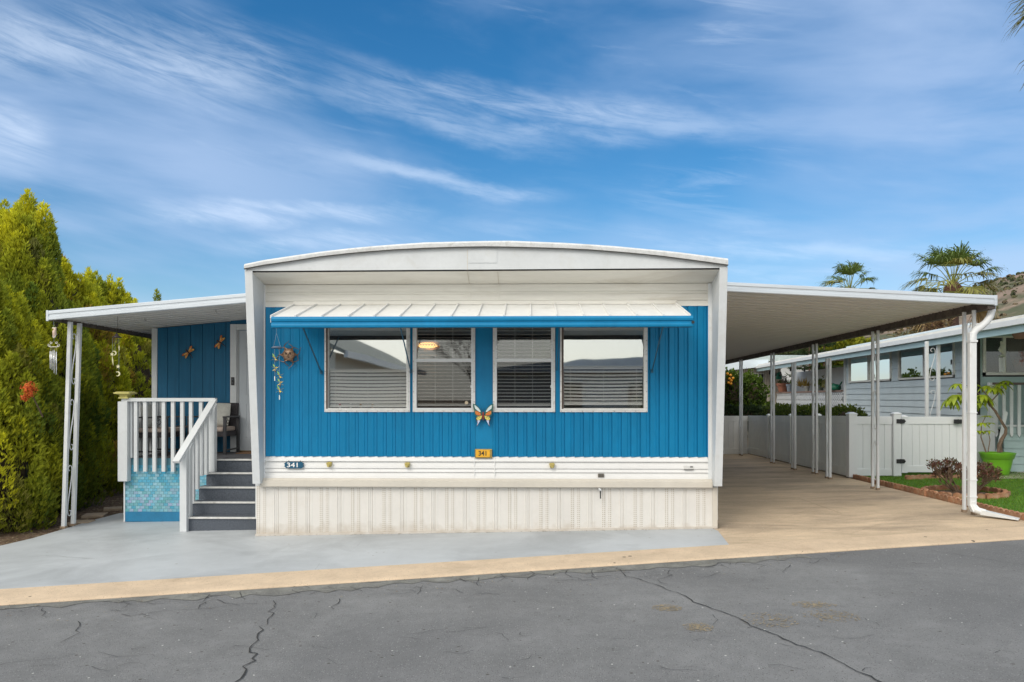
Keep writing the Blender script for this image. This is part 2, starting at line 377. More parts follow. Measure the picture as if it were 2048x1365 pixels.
def sheet(name, a, b, dz, m, nx=24, ny=2, parent=None, flat=False):
    """ruled sheet between the ground lines a and b, lying dz above the ground"""
    a0, a1, b0, b1 = [Vector(q[:2]) for q in (a[0], a[1], b[0], b[1])]
    vs, fs = [], []
    for j in range(ny + 1):
        for i in range(nx + 1):
            p = a0.lerp(a1, i / nx).lerp(b0.lerp(b1, i / nx), j / ny); vs.append((p.x, p.y, gz(p.x, p.y) + dz))
    for j in range(ny):
        for i in range(nx):
            k = j * (nx + 1) + i; fs.append((k, k + 1, k + nx + 2, k + nx + 1))
    mb = MB().add(vs, fs); return mb.build(name, m, parent)
def poly(name, pts, dz, m, parent=None, thick=0.0):
    pts = [(p[0], p[1]) for p in pts]
    bm = bmesh.new(); vv = [bm.verts.new((x, y, gz(x, y) + dz)) for x, y in pts]; f = bm.faces.new(vv); bm.normal_update()
    if f.normal.z < 0: f.normal_flip()
    if thick:
        r = bmesh.ops.extrude_face_region(bm, geom=[f]); 
        for v in [g for g in r['geom'] if isinstance(g, bmesh.types.BMVert)]: v.co.z += 0
        for v in vv: v.co.z -= thick
    bmesh.ops.recalc_face_normals(bm, faces=bm.faces)
    bmesh.ops.triangulate(bm, faces=bm.faces)
    org = ORG.get(parent.name, Vector((0, 0, 0))) if parent is not None else Vector((0, 0, 0))
    me = bpy.data.meshes.new(name); bm.to_mesh(me); bm.free(); me.transform(Matrix.Translation(-org)); me.materials.append(m)
    return finish(bpy.data.objects.new(name, me), parent, org)

gb = MB(); xs = [-900, -300, -60, -14, -10, -5, 0, 5, 10, 16, 60, 300, 900]; ys = [-900, -200, -60, -20, 0, 8, 14, 20, 27, 40, 80, 200, 900]
gv = [(x, y, gz(x, y) - 0.075) for y in ys for x in xs]; nX = len(xs)
gb.add(gv, [(j * nX + i, j * nX + i + 1, (j + 1) * nX + i + 1, (j + 1) * nX + i) for j in range(len(ys) - 1) for i in range(nX - 1)])
struct(gb.build("ground", M_dirt))

o0, o1 = G(0, 1208.5), G(2048, 1076.5)                 # kerb against the asphalt
sdir = (o1 - o0); sdir.z = 0; sdir.normalize(); sper = Vector((-sdir.y, sdir.x, 0))
def onstreet(s, t): p = Vector((o0.x, o0.y, 0)) + sdir * s + sper * t; return (p.x, p.y)
cw = 0.5 * ((G(0, 1179.5) - o0).dot(sper) + (G(1459, 1090) - o0).dot(sper))
road = struct(sheet("asphalt_road", (onstreet(-60, -0.002), onstreet(70, -0.002)), (onstreet(-60, -8.6), onstreet(70, -8.6)), -0.02, M_asph, 130, 6))
ORG[road.name] = Vector((0, 0, 0))
# kerb: flat concrete band with a rounded front edge
kb = MB(); n = 90; prof = [(-0.0, -0.06), (0.0, -0.012), (0.02, -0.001), (0.06, 0.006), (cw - 0.012, 0.006), (cw, -0.01)]
vs = []
for i in range(n + 1):
    s_ = -40 + 90 * i / n
    for a, h in prof:
        x, y = onstreet(s_, a); vs.append((x, y, gz(x, y) + h))
kp = len(prof); kb.add(vs, [(i * kp + k, (i + 1) * kp + k, (i + 1) * kp + k + 1, i * kp + k + 1) for i in range(n) for k in range(kp - 1)])
kerb = struct(kb.build("kerb", M_curb))
# far side of the street (seen only mirrored in the windows)
struct(sheet("far_pavement", (onstreet(-60, -8.6), onstreet(70, -8.6)), (onstreet(-60, -12.2), onstreet(70, -12.2)), -0.012, M_conc, 60, 2))

# worn asphalt edge, ragged on the street side
def ragged(s0, s1, t0, t1, step, seed):
    r_ = random.Random(seed); top = []; bot = []
    s_ = s0
    while s_ <= s1:
        top.append(onstreet(s_, t0)); bot.append(onstreet(s_, t1 + r_.uniform(-.09, .09) + 0.05 * math.sin(s_ * 1.7))); s_ += step
    return top + bot[::-1]
def strip_poly(name, pts, dz, m, parent):
    h = len(pts) // 2; vs = [(x, y, gz(x, y) + dz) for x, y in pts]
    return MB().add(vs, [(i, i + 1, 2 * h - 2 - i, 2 * h - 1 - i) for i in range(h - 1)]).build(name, m, parent)
strip_poly("worn_edge", ragged(-6, 8.3, -0.004, -0.22, 0.12, 3), -0.016, M_edge, road)
def crack(pts, w0, w1, seed, jag=0.035):
    r_ = random.Random(seed); P_ = [G(*p) for p in pts]; path = []
    for a, b in zip(P_[:-1], P_[1:]):
        L = (b - a).length; k = max(1, int(L / 0.07))
        for i in range(k):
            q = a.lerp(b, i / k); path.append(q + Vector((r_.uniform(-jag, jag), r_.uniform(-jag, jag), 0)))
    path.append(P_[-1]); vs = []
    for i, p in enumerate(path):
        d = (path[min(i + 1, len(path) - 1)] - path[max(i - 1, 0)]); d.z = 0
        if d.length < 1e-6: d = Vector((1, 0, 0))
        d.normalize(); s_ = Vector((-d.y, d.x, 0)); t = i / (len(path) - 1)
        wd = (w0 + (w1 - w0) * t) * r_.uniform(0.45, 1.3) / 2
        for sg in (-1, 1):
            q = p + s_ * wd * sg; vs.append((q.x, q.y, gz(q.x, q.y) - 0.0125))
    return MB().add(vs, [(2 * i, 2 * i + 1, 2 * i + 3, 2 * i + 2) for i in range(len(path) - 1)]).build("crack", M_crack, road)
crack([(550, 1200), (545, 1218), (537, 1238), (520, 1256), (524, 1270), (505, 1292), (508, 1304), (494, 1328), (480, 1345), (466, 1366), (440, 1420)], 0.007, 0.015, 1)
crack([(1232, 1132), (1252, 1150), (1300, 1162), (1362, 1186), (1388, 1202), (1464, 1228), (1512, 1252), (1580, 1280), (1640, 1302), (1700, 1330), (1775, 1366), (1860, 1410)], 0.008, 0.016, 2, 0.02)
crack([(160, 1240), (163, 1252), (152, 1262), (120, 1282)], 0.008, 0.005, 3)
crack([(0, 1326), (22, 1320), (70, 1318), (110, 1312), (150, 1304)], 0.007, 0.003, 4)
crack([(676, 1196), (671, 1206), (668, 1216)], 0.008, 0.006, 5)
crack([(270, 1228), (330, 1220), (400, 1216), (470, 1206), (540, 1204)], 0.004, 0.004, 6)
crack([(1838, 1094), (1900, 1104), (1960, 1114), (2048, 1128)], 0.007, 0.004, 7, 0.02)
crack([(1345, 1138), (1335, 1150), (1320, 1158), (1335, 1166)], 0.008, 0.005, 8)
crack([(1232, 1132), (1200, 1138), (1160, 1136)], 0.007, 0.004, 9)
crack([(1424, 1226), (1432, 1238), (1426, 1246)], 0.005, 0.004, 10)
crack([(780, 1186), (850, 1180), (905, 1168)], 0.004, 0.003, 11)
crack([(634, 1224), (628, 1232), (614, 1236)], 0.006, 0.004, 12)
crack([(930, 1254), (965, 1252), (1004, 1248)], 0.004, 0.003, 13)
crack([(200, 1310), (260, 1306), (310, 1310)], 0.004, 0.003, 15); crack([(60, 1330), (90, 1326), (120, 1330)], 0.004, 0.003, 16)
for i, (x, y) in enumerate([(418, 1196), (484, 1188), (250, 1204), (90, 1222), (1062, 1148), (1140, 1144), (840, 1176), (960, 1160), (1000, 1152), (1190, 1146)]):
    crack([(x, y - 8), (x + 4 - 8 * (i % 2), y), (x - 6 + 11 * (i % 2), y + 10)], 0.007, 0.004, 40 + i)
r7 = random.Random(31)
for k in range(46):
    px = r7.uniform(20, 2030); ye = 1208.5 - px * 132 / 2048; y0_ = ye + abs(r7.gauss(0, 16)) + 2; a_ = r7.uniform(-.5, .5); L_ = r7.uniform(14, 60)
    pts_ = [(px, y0_)]
    for j in range(3): pts_.append((pts_[-1][0] + L_ / 3 * (1 if k % 2 else -1) * r7.uniform(.5, 1.4), pts_[-1][1] + r7.uniform(-3, 5) + a_ * 4))
    crack(pts_, 0.008, 0.004, 100 + k, 0.02)
for k in range(26):
    px, py = r7.uniform(30, 2000), r7.uniform(1230, 1350); L_ = r7.uniform(20, 90); pts_ = [(px, py)]
    for j in range(3): pts_.append((pts_[-1][0] + L_ / 3 * r7.uniform(.4, 1.4), pts_[-1][1] + r7.uniform(-6, 7)))
    crack(pts_, 0.005, 0.0025, 200 + k, 0.02)
def blotch(cx, cy, rx, ry, seed):
    r_ = random.Random(seed); c = G(cx, cy); mb = MB()
    for k in range(230):
        a = r_.uniform(0, 6.28); q = r_.random() ** 0.75 * 1.35; x, y = c.x + rx * q * math.cos(a), c.y + ry * q * math.sin(a); s_ = r_.uniform(0.003, 0.011)
        n0 = r_.uniform(0, 6.28)
        mb.add([(x + s_ * math.cos(n0 + j * 1.2566), y + s_ * 0.8 * math.sin(n0 + j * 1.2566), gz(x, y) - 0.0155) for j in range(5)], [(0, 1, 2, 3, 4)])
    return mb.build("sandy_patch", M_sand, road, stuff=True)
blotch(1540, 1236, .17, .16, 1); blotch(1664, 1228, .17, .14, 2); blotch(1396, 1250, .09, .09, 3); blotch(1334, 1212, .1, .08, 4); blotch(1628, 1206, .14, .09, 5)

XL_ = -3.8
# driveway, painted slab, control joints
Sr0 = G(1459, 1091); Sr1 = G(1400, 1052)
cin = lambda s_: onstreet(s_, cw + 0.002)
def s_of(px, py): p = G(px, py); return (p - o0).dot(sdir)
drv = struct(poly("concrete_driveway", [cin(s_of(1300, 1100)), cin(s_of(1600, 1082)), cin(s_of(1900, 1068)), cin(14), (16, 12.4), (9.5, 10.9), (6.86, 10.42), (6.86, 16.5), (6.9, 27), (2.0, 27), (0.5, 14), (0.5, 10.8)], -0.004, M_conc))
slab = struct(poly("painted_patio_slab", [cin(-9), cin(-4), cin(0), cin(3), tuple(Sr0[:2]), tuple(G(1436, 1062)[:2]), (2.45, 10.75), (-3.9, 13.4), (-6.5, 13.4), tuple(G(238, 1027)[:2]), tuple(G(188, 1040)[:2]), tuple(G(122, 1060)[:2]), tuple(G(65, 1077)[:2]), tuple(G(0, 1092)[:2]), (-9, 8.6), (-14, 7.6)], 0.0, M_paint))
for a, b in (((1990, 1063), (1470, 1089)),):
    pa, pb = G(*a), G(*b)
def joint(pa, pb, dz, parent, m=None, wd=0.008):
    pa, pb = Vector(pa[:2]), Vector(pb[:2]); d = (pb - pa).normalized(); s_ = Vector((-d.y, d.x)) * wd / 2
    q = [pa - s_, pa + s_, pb + s_, pb - s_]
    return MB().add([(p.x, p.y, gz(p.x, p.y) + dz) for p in q], [(0, 1, 2, 3)]).build("joint", m or M_crack, parent)
M_jt = mat("joint_line", (0.16, 0.12, 0.08), 0.9); M_jp = mat("paint_joint_line", (0.24, 0.25, 0.25), 0.8)
for yy in (14.6, 18.4, 22.2): joint((2.6, yy), (6.84, yy), -0.0005, drv, M_jt)
joint((4.7, 11.6), (4.7, 26), -0.0005, drv, M_jt, 0.006)
def hairline(pts, wd, seed, parent, m, dz):
    r_ = random.Random(seed); Q_ = [G(*p) for p in pts]; path = []
    for a, b in zip(Q_[:-1], Q_[1:]):
        k = max(2, int((b - a).length / .08)); path += [a.lerp(b, i / k) + Vector((r_.uniform(-.02, .02), r_.uniform(-.02, .02), 0)) for i in range(k)]
    path.append(Q_[-1]); vs = []
    for i, p in enumerate(path):
        w_ = wd * r_.uniform(.5, 1.3) / 2
        for sg in (-1, 1): vs.append((p.x + .3 * sg * w_, p.y + sg * w_, gz(p.x, p.y) + dz))
    return MB().add(vs, [(2 * i, 2 * i + 1, 2 * i + 3, 2 * i + 2) for i in range(len(path) - 1)]).build("hairline_crack", m, parent)
hairline([(0, 1120), (90, 1112), (190, 1118), (260, 1108)], .006, 1, slab, M_jp, .004); hairline([(620, 1150), (640, 1128), (700, 1104), (720, 1086)], .005, 2, slab, M_jp, .004)
hairline([(1500, 1075), (1560, 1040), (1640, 1010), (1720, 985)], .007, 3, drv, M_jt, .0005); hairline([(1700, 1068), (1800, 1035), (1900, 1012)], .006, 4, drv, M_jt, .0005)
hairline([(1460, 1010), (1520, 1000), (1600, 1006)], .006, 5, drv, M_jt, .0005)
r6 = random.Random(14); V = []; cc = []
for k in range(420):                       # blown leaf scraps and grit along the kerb and the skirting
    if k < 260: p_ = G(r6.uniform(0, 2048), 0 + 1365); q_ = onstreet(r6.uniform(-6, 9), -abs(r6.gauss(0, .35)) - .02); zz = -.013
    else: q_ = (r6.uniform(XL_, 2.5), 10.46 - abs(r6.gauss(0, .05)) * 1.0); zz = .006
    x_, y_ = q_; a = r6.uniform(0, 6.28); l_ = r6.uniform(.005, .018); z_ = gz(x_, y_) + zz; c_, s_ = math.cos(a) * l_, math.sin(a) * l_
    V.append([(x_ - c_, y_ - s_, z_), (x_ + s_ * .4, y_ - c_ * .4, z_ + .003), (x_ + c_, y_ + s_, z_ + .002), (x_ - s_ * .4, y_ + c_ * .4, z_ + .003)]); cc.append(np.array(((.2, .13, .07), (.33, .28, .18), (.10, .08, .06))[r6.randrange(3)]))
gt_ = quads_object("leaf_litter", np.array(V), mat("litter", (1, 1, 1), .9, attr='tint'), None, np.array(cc)); gt_['kind'] = 'stuff'; gt_['label'] = 'tiny leaf scraps and grit along the kerb edge and skirting'; gt_['category'] = 'litter'
joint(G(660, 1078), G(900, 1066), 0.0035, slab, M_jp, 0.006); joint(G(900, 1066), G(1180, 1068), 0.0035, slab, M_jp, 0.004)

# planting bed at the left with stepping stones
struct(sheet("mulch_bed", (tuple((-14.0, 7.0)), (-6.3, 9.0)), ((-14.0, 27), (-6.3, 27)), -0.022, M_mulch, 10, 10))
rr = random.Random(5); V = []
for k in range(9000):
    x, y = rr.uniform(-9.2, -5.9), rr.uniform(8.6, 16); z = gz(x, y) - 0.02; a = rr.uniform(0, 3.14); l_, w_ = rr.uniform(.008, .03), rr.uniform(.004, .011)
    dxv, dyv = math.cos(a), math.sin(a)
    V.append([(x - dxv * l_, y - dyv * l_, z + rr.uniform(0, .012)), (x + dyv * w_, y - dxv * w_, z + .004), (x + dxv * l_, y + dyv * l_, z + rr.uniform(0, .012)), (x - dyv * w_, y + dxv * w_, z + .006)])
M_chip = mat("mulch_chips", (1, 1, 1), 0.9, attr='tint')
cc = np.array([(0.09, 0.05, 0.03), (0.16, 0.10, 0.06), (0.30, 0.24, 0.16), (0.2, 0.17, 0.08)])[rng.integers(0, 4, len(V))] * rng.uniform(.6, 1.3, (len(V), 1))
ch = quads_object("mulch_chips", np.array(V), M_chip, None, cc); ch['kind'] = 'stuff'; ch['label'] = 'loose bark chips and dry leaves on the soil bed by the hedge'; ch['category'] = 'mulch'
M_stone = mat("stepping_stone", (0.34, 0.27, 0.20), 0.9, var=0.15, vscale=8, bump=0.6, bscale=60)
for i, (px, py, sx, sy, rz, lb) in enumerate([(190, 1031, .34, .34, .3, 'square tan stepping stone nearest the slab edge'), (226, 1018, .3, .3, .5, 'tan stepping stone furthest from the street beside the deck side'), (163, 1045, .32, .26, .1, 'half buried brown stepping stone beside the lattice post')]):
    c = G(px, py); mb = MB().box(-sx / 2, sx / 2, -sy / 2, sy / 2, -0.03, 0.02); o = MB(); o.v, o.f = mb.v, mb.f
    o = o.build("stepping_stone", M_stone, None, bevel=0.008); o.location = (c.x, c.y, c.z); o.rotation_euler = (0, 0, rz); tag(o, lb, 'paving stone', 'stepping stones in the soil bed')

# lawn on the right
struct(poly("lawn", [(6.98, 10.6), (9.6, 11.1), (16, 12.6), (16, 16.6), (12, 17.6), (6.98, 17.6)], 0.02, M_lawn))
V = []; 
for k in range(60000):
    x = 6.99 + 3.6 * rng.random(); y = 10.62 + 6.6 * rng.random()
    if y < 10.6 + (x - 6.98) * 0.22: continue
    z = gz(x, y) + 0.02; a = rng.random() * 6.28; h = 0.015 + 0.022 * rng.random(); bx, by = rng.normal(0, .012, 2); wd = 0.0035
    ca, sa = math.cos(a) * wd, math.sin(a) * wd
    V.append([(x - ca, y - sa, z), (x + ca, y + sa, z), (x + bx, y + by, z + h)])
V = np.array(V); gc = np.array([(0.12, 0.27, 0.022)]) * rng.uniform(.55, 1.5, (len(V), 1)) * np.array([[1, 1, 1]]); gc[:, 0] *= rng.uniform(.7, 1.6, len(V))
M_blade = mat("grass_blades", (1, 1, 1), 0.6, attr='tint', transl=0.3)
gr = quads_object("grass", V, M_blade, None, gc); gr['kind'] = 'stuff'; gr['label'] = 'short bright green turf blades of the lawn strip'; gr['category'] = 'grass'

# ================================================================== HILL
M_hill = mat("dry_hillside", (0.235, 0.175, 0.135), 0.95, var=0.3, vscale=0.03, vcol=None, bump=0.6, bscale=0.5, stain=(0.055, 0.075, 0.035), stscale=0.05, stlo=0.42, sthi=0.55)
hp = [(700, 770), (1100, 760), (1400, 738), (1520, 706), (1600, 680), (1700, 655), (1780, 636), (1850, 612), (1900, 583), (1945, 566), (1985, 556), (2048, 553), (2200, 545), (2500, 560), (3000, 700)]
hp = [(a, b_ + 9) for a, b_ in hp]
def hill_top(px):
    for (a, ya), (b, yb) in zip(hp[:-1], hp[1:]):
        if a <= px <= b: return ya + (yb - ya) * (px - a) / (b - a)
    return 775
vs = []; NX, NY = 200, 44
for j in range(NY + 1):
    Y = 150 + 190 * j / NY; t = j / NY
    for i in range(NX + 1):
        px = 700 + 2300 * i / NX; x = (px - 1060) / FPX * 340 * (0.75 + 0.25 * t)
        top = CAMH + (HY - hill_top(px)) / FPX * 340
        z = -1 + (top + 1) * (math.sin(t * math.pi / 2) ** 1.1)
        z += (mnoise.fractal(Vector((x * .02, Y * .02, 0)), 1.0, 2.0, 6) * 5.0 + mnoise.noise(Vector((x * .35, Y * .35, 3))) * 0.7) * min(1, t * 3) * (1 - 0.75 * t)
        z += mnoise.noise(Vector((x * .25, 7, 3))) * 0.9 * t
        vs.append((x, Y, z))
mb = MB().add(vs, [(j * (NX + 1) + i, j * (NX + 1) + i + 1, (j + 1) * (NX + 1) + i + 1, (j + 1) * (NX + 1) + i) for j in range(NY) for i in range(NX)])
hill = struct(mb.build("dry_hill", M_hill, smooth=True))
hv = np.array(vs).reshape(NY + 1, NX + 1, 3); V = []; hc = []
for k in range(5200):      # scrub on the slope
    j, i = rng.integers(4, NY), rng.integers(30, NX); p = hv[j, i] + rng.normal(0, .8, 3) * [1, 1, 0]
    if mnoise.noise(Vector((p[0] * .03, p[1] * .03, 5))) < -0.1 and rng.random() < .6: continue
    r_ = rng.uniform(.4, 1.5); c = np.array([(0.05, 0.065, 0.025), (0.09, 0.09, 0.04), (0.13, 0.10, 0.06)])[rng.integers(0, 3)] * rng.uniform(.7, 1.3)
    for q in range(12):
        d = rng.normal(0, 1, 3); d /= np.linalg.norm(d); d[2] = abs(d[2]); cpt = p + d * r_ * .7; u = np.cross(d, [0, 0, 1.]); u /= np.linalg.norm(u) + 1e-6; v = np.cross(d, u); s_ = r_ * .5
        V.append([cpt - u * s_, cpt - v * s_, cpt + u * s_, cpt + v * s_]); hc.append(c * rng.uniform(.7, 1.3))
sc = quads_object("hillside_scrub", np.array(V), mat("scrub", (1, 1, 1), 0.9, attr='tint'), None, np.array(hc)); sc['kind'] = 'stuff'; sc['label'] = 'olive scrub bushes scattered over the dry hillside'; sc['category'] = 'scrub'

# ================================================================== THE BLUE MOBILE HOME
YW, YF = 10.5, 10.05
XL, XR = X_(512, YW), X_(1434, YW)
home = thing("mobile_home", "bright blue and white single storey mobile home with arched white roof front and window awning", "mobile home", ((XL + XR) / 2, 14, gz(-.6, 10.5)))
zS0, zS1 = Z_(613.6, YW), Z_(914, YW)          # blue zone
iL, iR = X_(531.5, YW), X_(1415.5, YW)
W = [("W1", 650, 820.5), ("W2", 826, 950.5), ("W3", 986, 1110), ("W4", 1120, 1294.5)]
WX = [(X_(a, YW), X_(b, YW)) for _, a, b in W]
wz0, wz1 = Z_(824.5, YW), 2.93
def corr(x0, x1, z0, z1, pitch=0.1297, yw=YW, amp=0.016):
    prof = [(0.0, 0.006), (0.03, 0.006), (0.05, -amp * 1.5), (0.16, -amp * 1.35), (0.4, -amp * .85), (0.60, -amp * .5), (0.64, -amp * .85), (0.7, -amp * .4), (0.97, -amp * .0)]
    xs = [(x0, None)]; k = math.floor((x0 - iL) / pitch) - 1; pts = []
    while iL + k * pitch < x1 + pitch:
        for t, o in prof: pts.append((iL + (k + t) * pitch, o))
        k += 1
    def at(x):
        for (a, oa), (b, ob) in zip(pts[:-1], pts[1:]):
            if a <= x <= b: return oa + (ob - oa) * (x - a) / (b - a)
        return 0
    q = [(x0, at(x0))] + [p for p in pts if x0 < p[0] < x1] + [(x1, at(x1))]
    vs = [(x, yw + o, z0) for x, o in q] + [(x, yw + o, z1) for x, o in q]; n = len(q)
    return MB().add(vs, [(i, i + 1, n + i + 1, n + i) for i in range(n - 1)])
zt = zS0
cxL, cxR = WX[1][1], WX[2][0]
for x0, x1, z0, z1 in [(iL, WX[0][0], zS1, zt), (WX[0][0], cxL, zS1, wz0), (WX[0][0], cxL, wz1, zt), (WX[0][1], WX[1][0], wz0, wz1), (WX[2][1], WX[3][0], wz0, wz1),
                       (cxR, WX[3][1], zS1, wz0), (cxR, WX[3][1], wz1, zt), (WX[3][1], iR, zS1, zt)]:
    corr(x0, x1, z0, z1).build("corrugated_siding", M_blue, home)
# smooth centre panel with two shallow steps
MB().box(cxL, cxR, YW - 0.006, YW + 0.02, zS1, zt).build("centre_panel", M_blue, home, bevel=0.002)
# lap strips above and below the blue zone
def lap(z0, z1, m, xa=iL, xb=iR, out=0.016, name="lap_strip"):
    h = z1 - z0
    pr = [(0.02, 0), (-out, 0), (-out, 0.006), (-out * .8, h * .35), (-0.002, h), (0.02, h)]
    return MB().sweep(pr, (xa, YW, z0), (xb, YW, z0), (0, 1, 0), (0, 0, 1)).build(name, m, home)
for a, b in ((568.7, 583), (583, 588.5), (588.5, 601.5), (601.5, 613.4)): lap(Z_(b, YW), Z_(a, YW), M_cream)
for a, b in ((914, 923.5), (923.5, 937.5), (937.5, 945), (945, 957.5)): lap(Z_(b, YW), Z_(a, YW), M_lap, out=0.03 if a == 914 else 0.022)
for px in (939, 997.5):
    MB().box(X_(px, YW) - .008, X_(px, YW) + .008, YW - .021, YW, Z_(600, YW), Z_(568.7, YW)).build("seam_cover", M_cream, home)
    MB().box(X_(px + 10 if px < 950 else px - 8, YW) - .006, X_(px + 10 if px < 950 else px - 8, YW) + .006, YW - .024, YW, Z_(957, YW), Z_(916, YW)).build("seam_cover", M_lap, home)
# floor ledge
zl0, zl1 = Z_(974.5, YW), Z_(957.5, YW)
MB().sweep([(0, 0), (-.075, 0), (-.085, .01), (-.085, zl1 - zl0 - .035), (-.06, zl1 - zl0 - .02), (-.055, zl1 - zl0), (0, zl1 - zl0)], (X_(521, 10.42), YW, zl0), (X_(1425, 10.42), YW, zl0), (0, 1, 0), (0, 0, 1)).build("floor_ledge", M_ledge, home)
# skirting panels with embossed perforated bands
M_skirt = mat("skirting_vinyl", (0.69, 0.665, 0.625), 0.55, var=0.03, vscale=3, stain=(0.61, 0.56, 0.49), stscale=1.4, stlo=0.55, sthi=0.85)
def perf(m):
    N = m.node_tree.nodes; L = m.node_tree.links; b = N["Principled BSDF"]; src = b.inputs['Base Color'].links[0].from_socket
    def M_(op, a, bb=None):
        n = N.new("ShaderNodeMath"); n.operation = op
        for i, v in enumerate((a, bb)):
            if v is None: continue
            if isinstance(v, (int, float)): n.inputs[i].default_value = v
            else: L.new(v, n.inputs[i])
        return n.outputs[0]
    u = N.new("ShaderNodeUVMap"); u.uv_map = "panel"; sp = N.new("ShaderNodeSeparateXYZ"); L.new(u.outputs[0], sp.inputs[0])
    k = 0.5 / 0.027
    a = M_('ABSOLUTE', M_('SUBTRACT', sp.outputs[0], 0.208)); band = M_('MULTIPLY', M_('GREATER_THAN', a, 0.02), M_('LESS_THAN', a, 0.066))
    s1 = M_('SINE', M_('MULTIPLY', M_('ADD', sp.outputs[0], sp.outputs[1]), k * 6.283)); s2 = M_('SINE', M_('MULTIPLY', M_('SUBTRACT', sp.outputs[0], sp.outputs[1]), k * 6.283))
    dot = M_('GREATER_THAN', M_('MULTIPLY', s1, s2), 0.22); f = M_('MULTIPLY', M_('MULTIPLY', band, dot), 0.6)
    x = N.new("ShaderNodeMix"); x.data_type = 'RGBA'; L.new(f, x.inputs[0]); L.new(src, x.inputs[6]); x.inputs[7].default_value = (0.30, 0.24, 0.16, 1)
    tcn = N.new("ShaderNodeTexCoord"); nz = N.new("ShaderNodeTexNoise"); nz.inputs['Scale'].default_value = 9; nz.inputs['Detail'].default_value = 8; L.new(tcn.outputs['Object'], nz.inputs[0])
    mz = N.new("ShaderNodeMapRange"); L.new(M_('ADD', sp.outputs[1], M_('MULTIPLY', M_('SUBTRACT', nz.outputs['Fac'], 0.5), -0.35)), mz.inputs[0]); mz.inputs[1].default_value = .16; mz.inputs[2].default_value = -.02; mz.inputs[4].default_value = .55
    y_ = N.new("ShaderNodeMix"); y_.data_type = 'RGBA'; L.new(mz.outputs[0], y_.inputs[0]); L.new(x.outputs[2], y_.inputs[6]); y_.inputs[7].default_value = (0.40, 0.33, 0.25, 1); L.new(y_.outputs[2], b.inputs['Base Color'])
perf(M_skirt)
YS = 10.49; pw = 62.72
k = -1
px0 = 556.5
while True:
    a, b = px0 + k * pw, px0 + (k + 1) * pw
    if a > 1430: break
    xa, xb = X_(a, YS), X_(b, YS); ca, cb = max(xa, X_(512.5, YS)), min(xb, X_(1433.5, YS)); wd = xb - xa
    prof = [(0, 0.007), (.004, .007), (.006, -.002), (.03, -.002), (.045, 0), (.14, 0), (.15, -.002), (.185, -.002), (.19, 0.0), (.226, 0), (.232, -.002), (.27, -.002), (.28, 0), (.375, 0), (.382, -.007), (.385, -.007), (.392, 0), (.402, 0), (.408, -.005), (.412, 0), (wd - .004, 0), (wd, .008)]
    q = [(xa + t, o) for t, o in prof if ca - 1e-6 <= xa + t <= cb + 1e-6]
    if q[0][0] > ca + 1e-5: q = [(ca, 0)] + q
    if q[-1][0] < cb - 1e-5: q = q + [(cb, 0)]
    n = len(q); vs = [(x, YS + o, gz(x) + .012) for x, o in q] + [(x, YS + o, zl0 + .004) for x, o in q]
    mb = MB().add(vs, [(i, i + 1, n + i + 1, n + i) for i in range(n - 1)])
    o = mb.build("skirting_panel", M_skirt, home, fix=False); uv = o.data.uv_layers.new(name="panel"); og = ORG[home.name]
    for l in o.data.loops: c = o.data.vertices[l.vertex_index].co; uv.data[l.index].uv = (c.x + og.x - xa, c.z + og.z)
    k += 1
MB().bar((X_(512, YS), YS - .012, gz(XL) + .014), (X_(1434, YS), YS - .012, gz(XR) + .014), .03, .028).build("ground_channel", M_skirt, home)
MB().box(X_(1425, YS), X_(1434.5, YS), YS - .016, YS - .006, gz(XR) + .0, zl0).build("corner_trim", M_ledge, home)
# body: side walls, back, floor, inner room
MB().box(XL - .02, XL + .06, YW + .03, 27, .2, 3.55).build("side_wall", M_white, home)
MB().box(XR - .06, XR + .02, YW + .03, 27, .2, 3.45).build("side_wall", M_white, home)
MB().box(XL - .02, XR + .02, 27, 27.1, .1, 3.6).build("back_wall", M_white, home)
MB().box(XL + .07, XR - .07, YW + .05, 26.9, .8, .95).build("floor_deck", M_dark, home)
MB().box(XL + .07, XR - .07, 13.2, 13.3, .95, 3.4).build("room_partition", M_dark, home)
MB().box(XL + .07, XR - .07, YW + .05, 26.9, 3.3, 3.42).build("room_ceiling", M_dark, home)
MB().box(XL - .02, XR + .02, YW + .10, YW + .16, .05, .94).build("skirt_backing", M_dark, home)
# arched roof, fascia, soffit
curve = [(490, 539), (530, 531.5), (582, 524), (640, 515), (698, 508.5), (745, 504.3), (788, 501), (850, 498), (916, 495.8), (970, 495), (1020, 495.6), (1072, 496.9), (1125, 498.6), (1177, 501), (1230, 505), (1283, 509.7), (1325, 514), (1362, 518.8), (1410, 525.2), (1455, 531.5)]
capc = [(490, 528), (530, 520), (582, 512), (640, 503.8), (698, 497), (745, 492), (788, 488.6), (850, 485.4), (916, 483), (970, 481.8), (1020, 482.3), (1072, 483.6), (1125, 486), (1177, 488.8), (1230, 492.6), (1283, 497), (1325, 501.4), (1362, 505.6), (1410, 511.5), (1455, 517.5)]
C2 = [(P(a, b, YF).x, P(a, b, YF).z) for a, b in curve]; K2 = [(P(a, b, YF).x, P(a, b, YF).z) for a, b in capc]
zb0, zb1 = P(506, 545.5, YF).z, P(1440, 539.5, YF).z
fin_w = 0.105
xfL, xfR = C2[0][0] + .004, C2[-1][0] - .004
mb = MB(); n = len(C2); m_ = len(C2)
low = [(x, zb0 + (zb1 - zb0) * (x - xfL) / (xfR - xfL)) for x, z in C2]
vs = [(x, YF, z) for x, z in low] + [(x, YF, z) for x, z in C2]; mb.add(vs, [(i, i + 1, n + i + 1, n + i) for i in range(n - 1)])
mb.build("arched_fascia", M_white, home)
MB().box(X_(937, YF), X_(994, YF), YF - .006, YF - .001, Z_(526, YF), Z_(499, YF)).build("fascia_patch", M_white, home, bevel=.001)
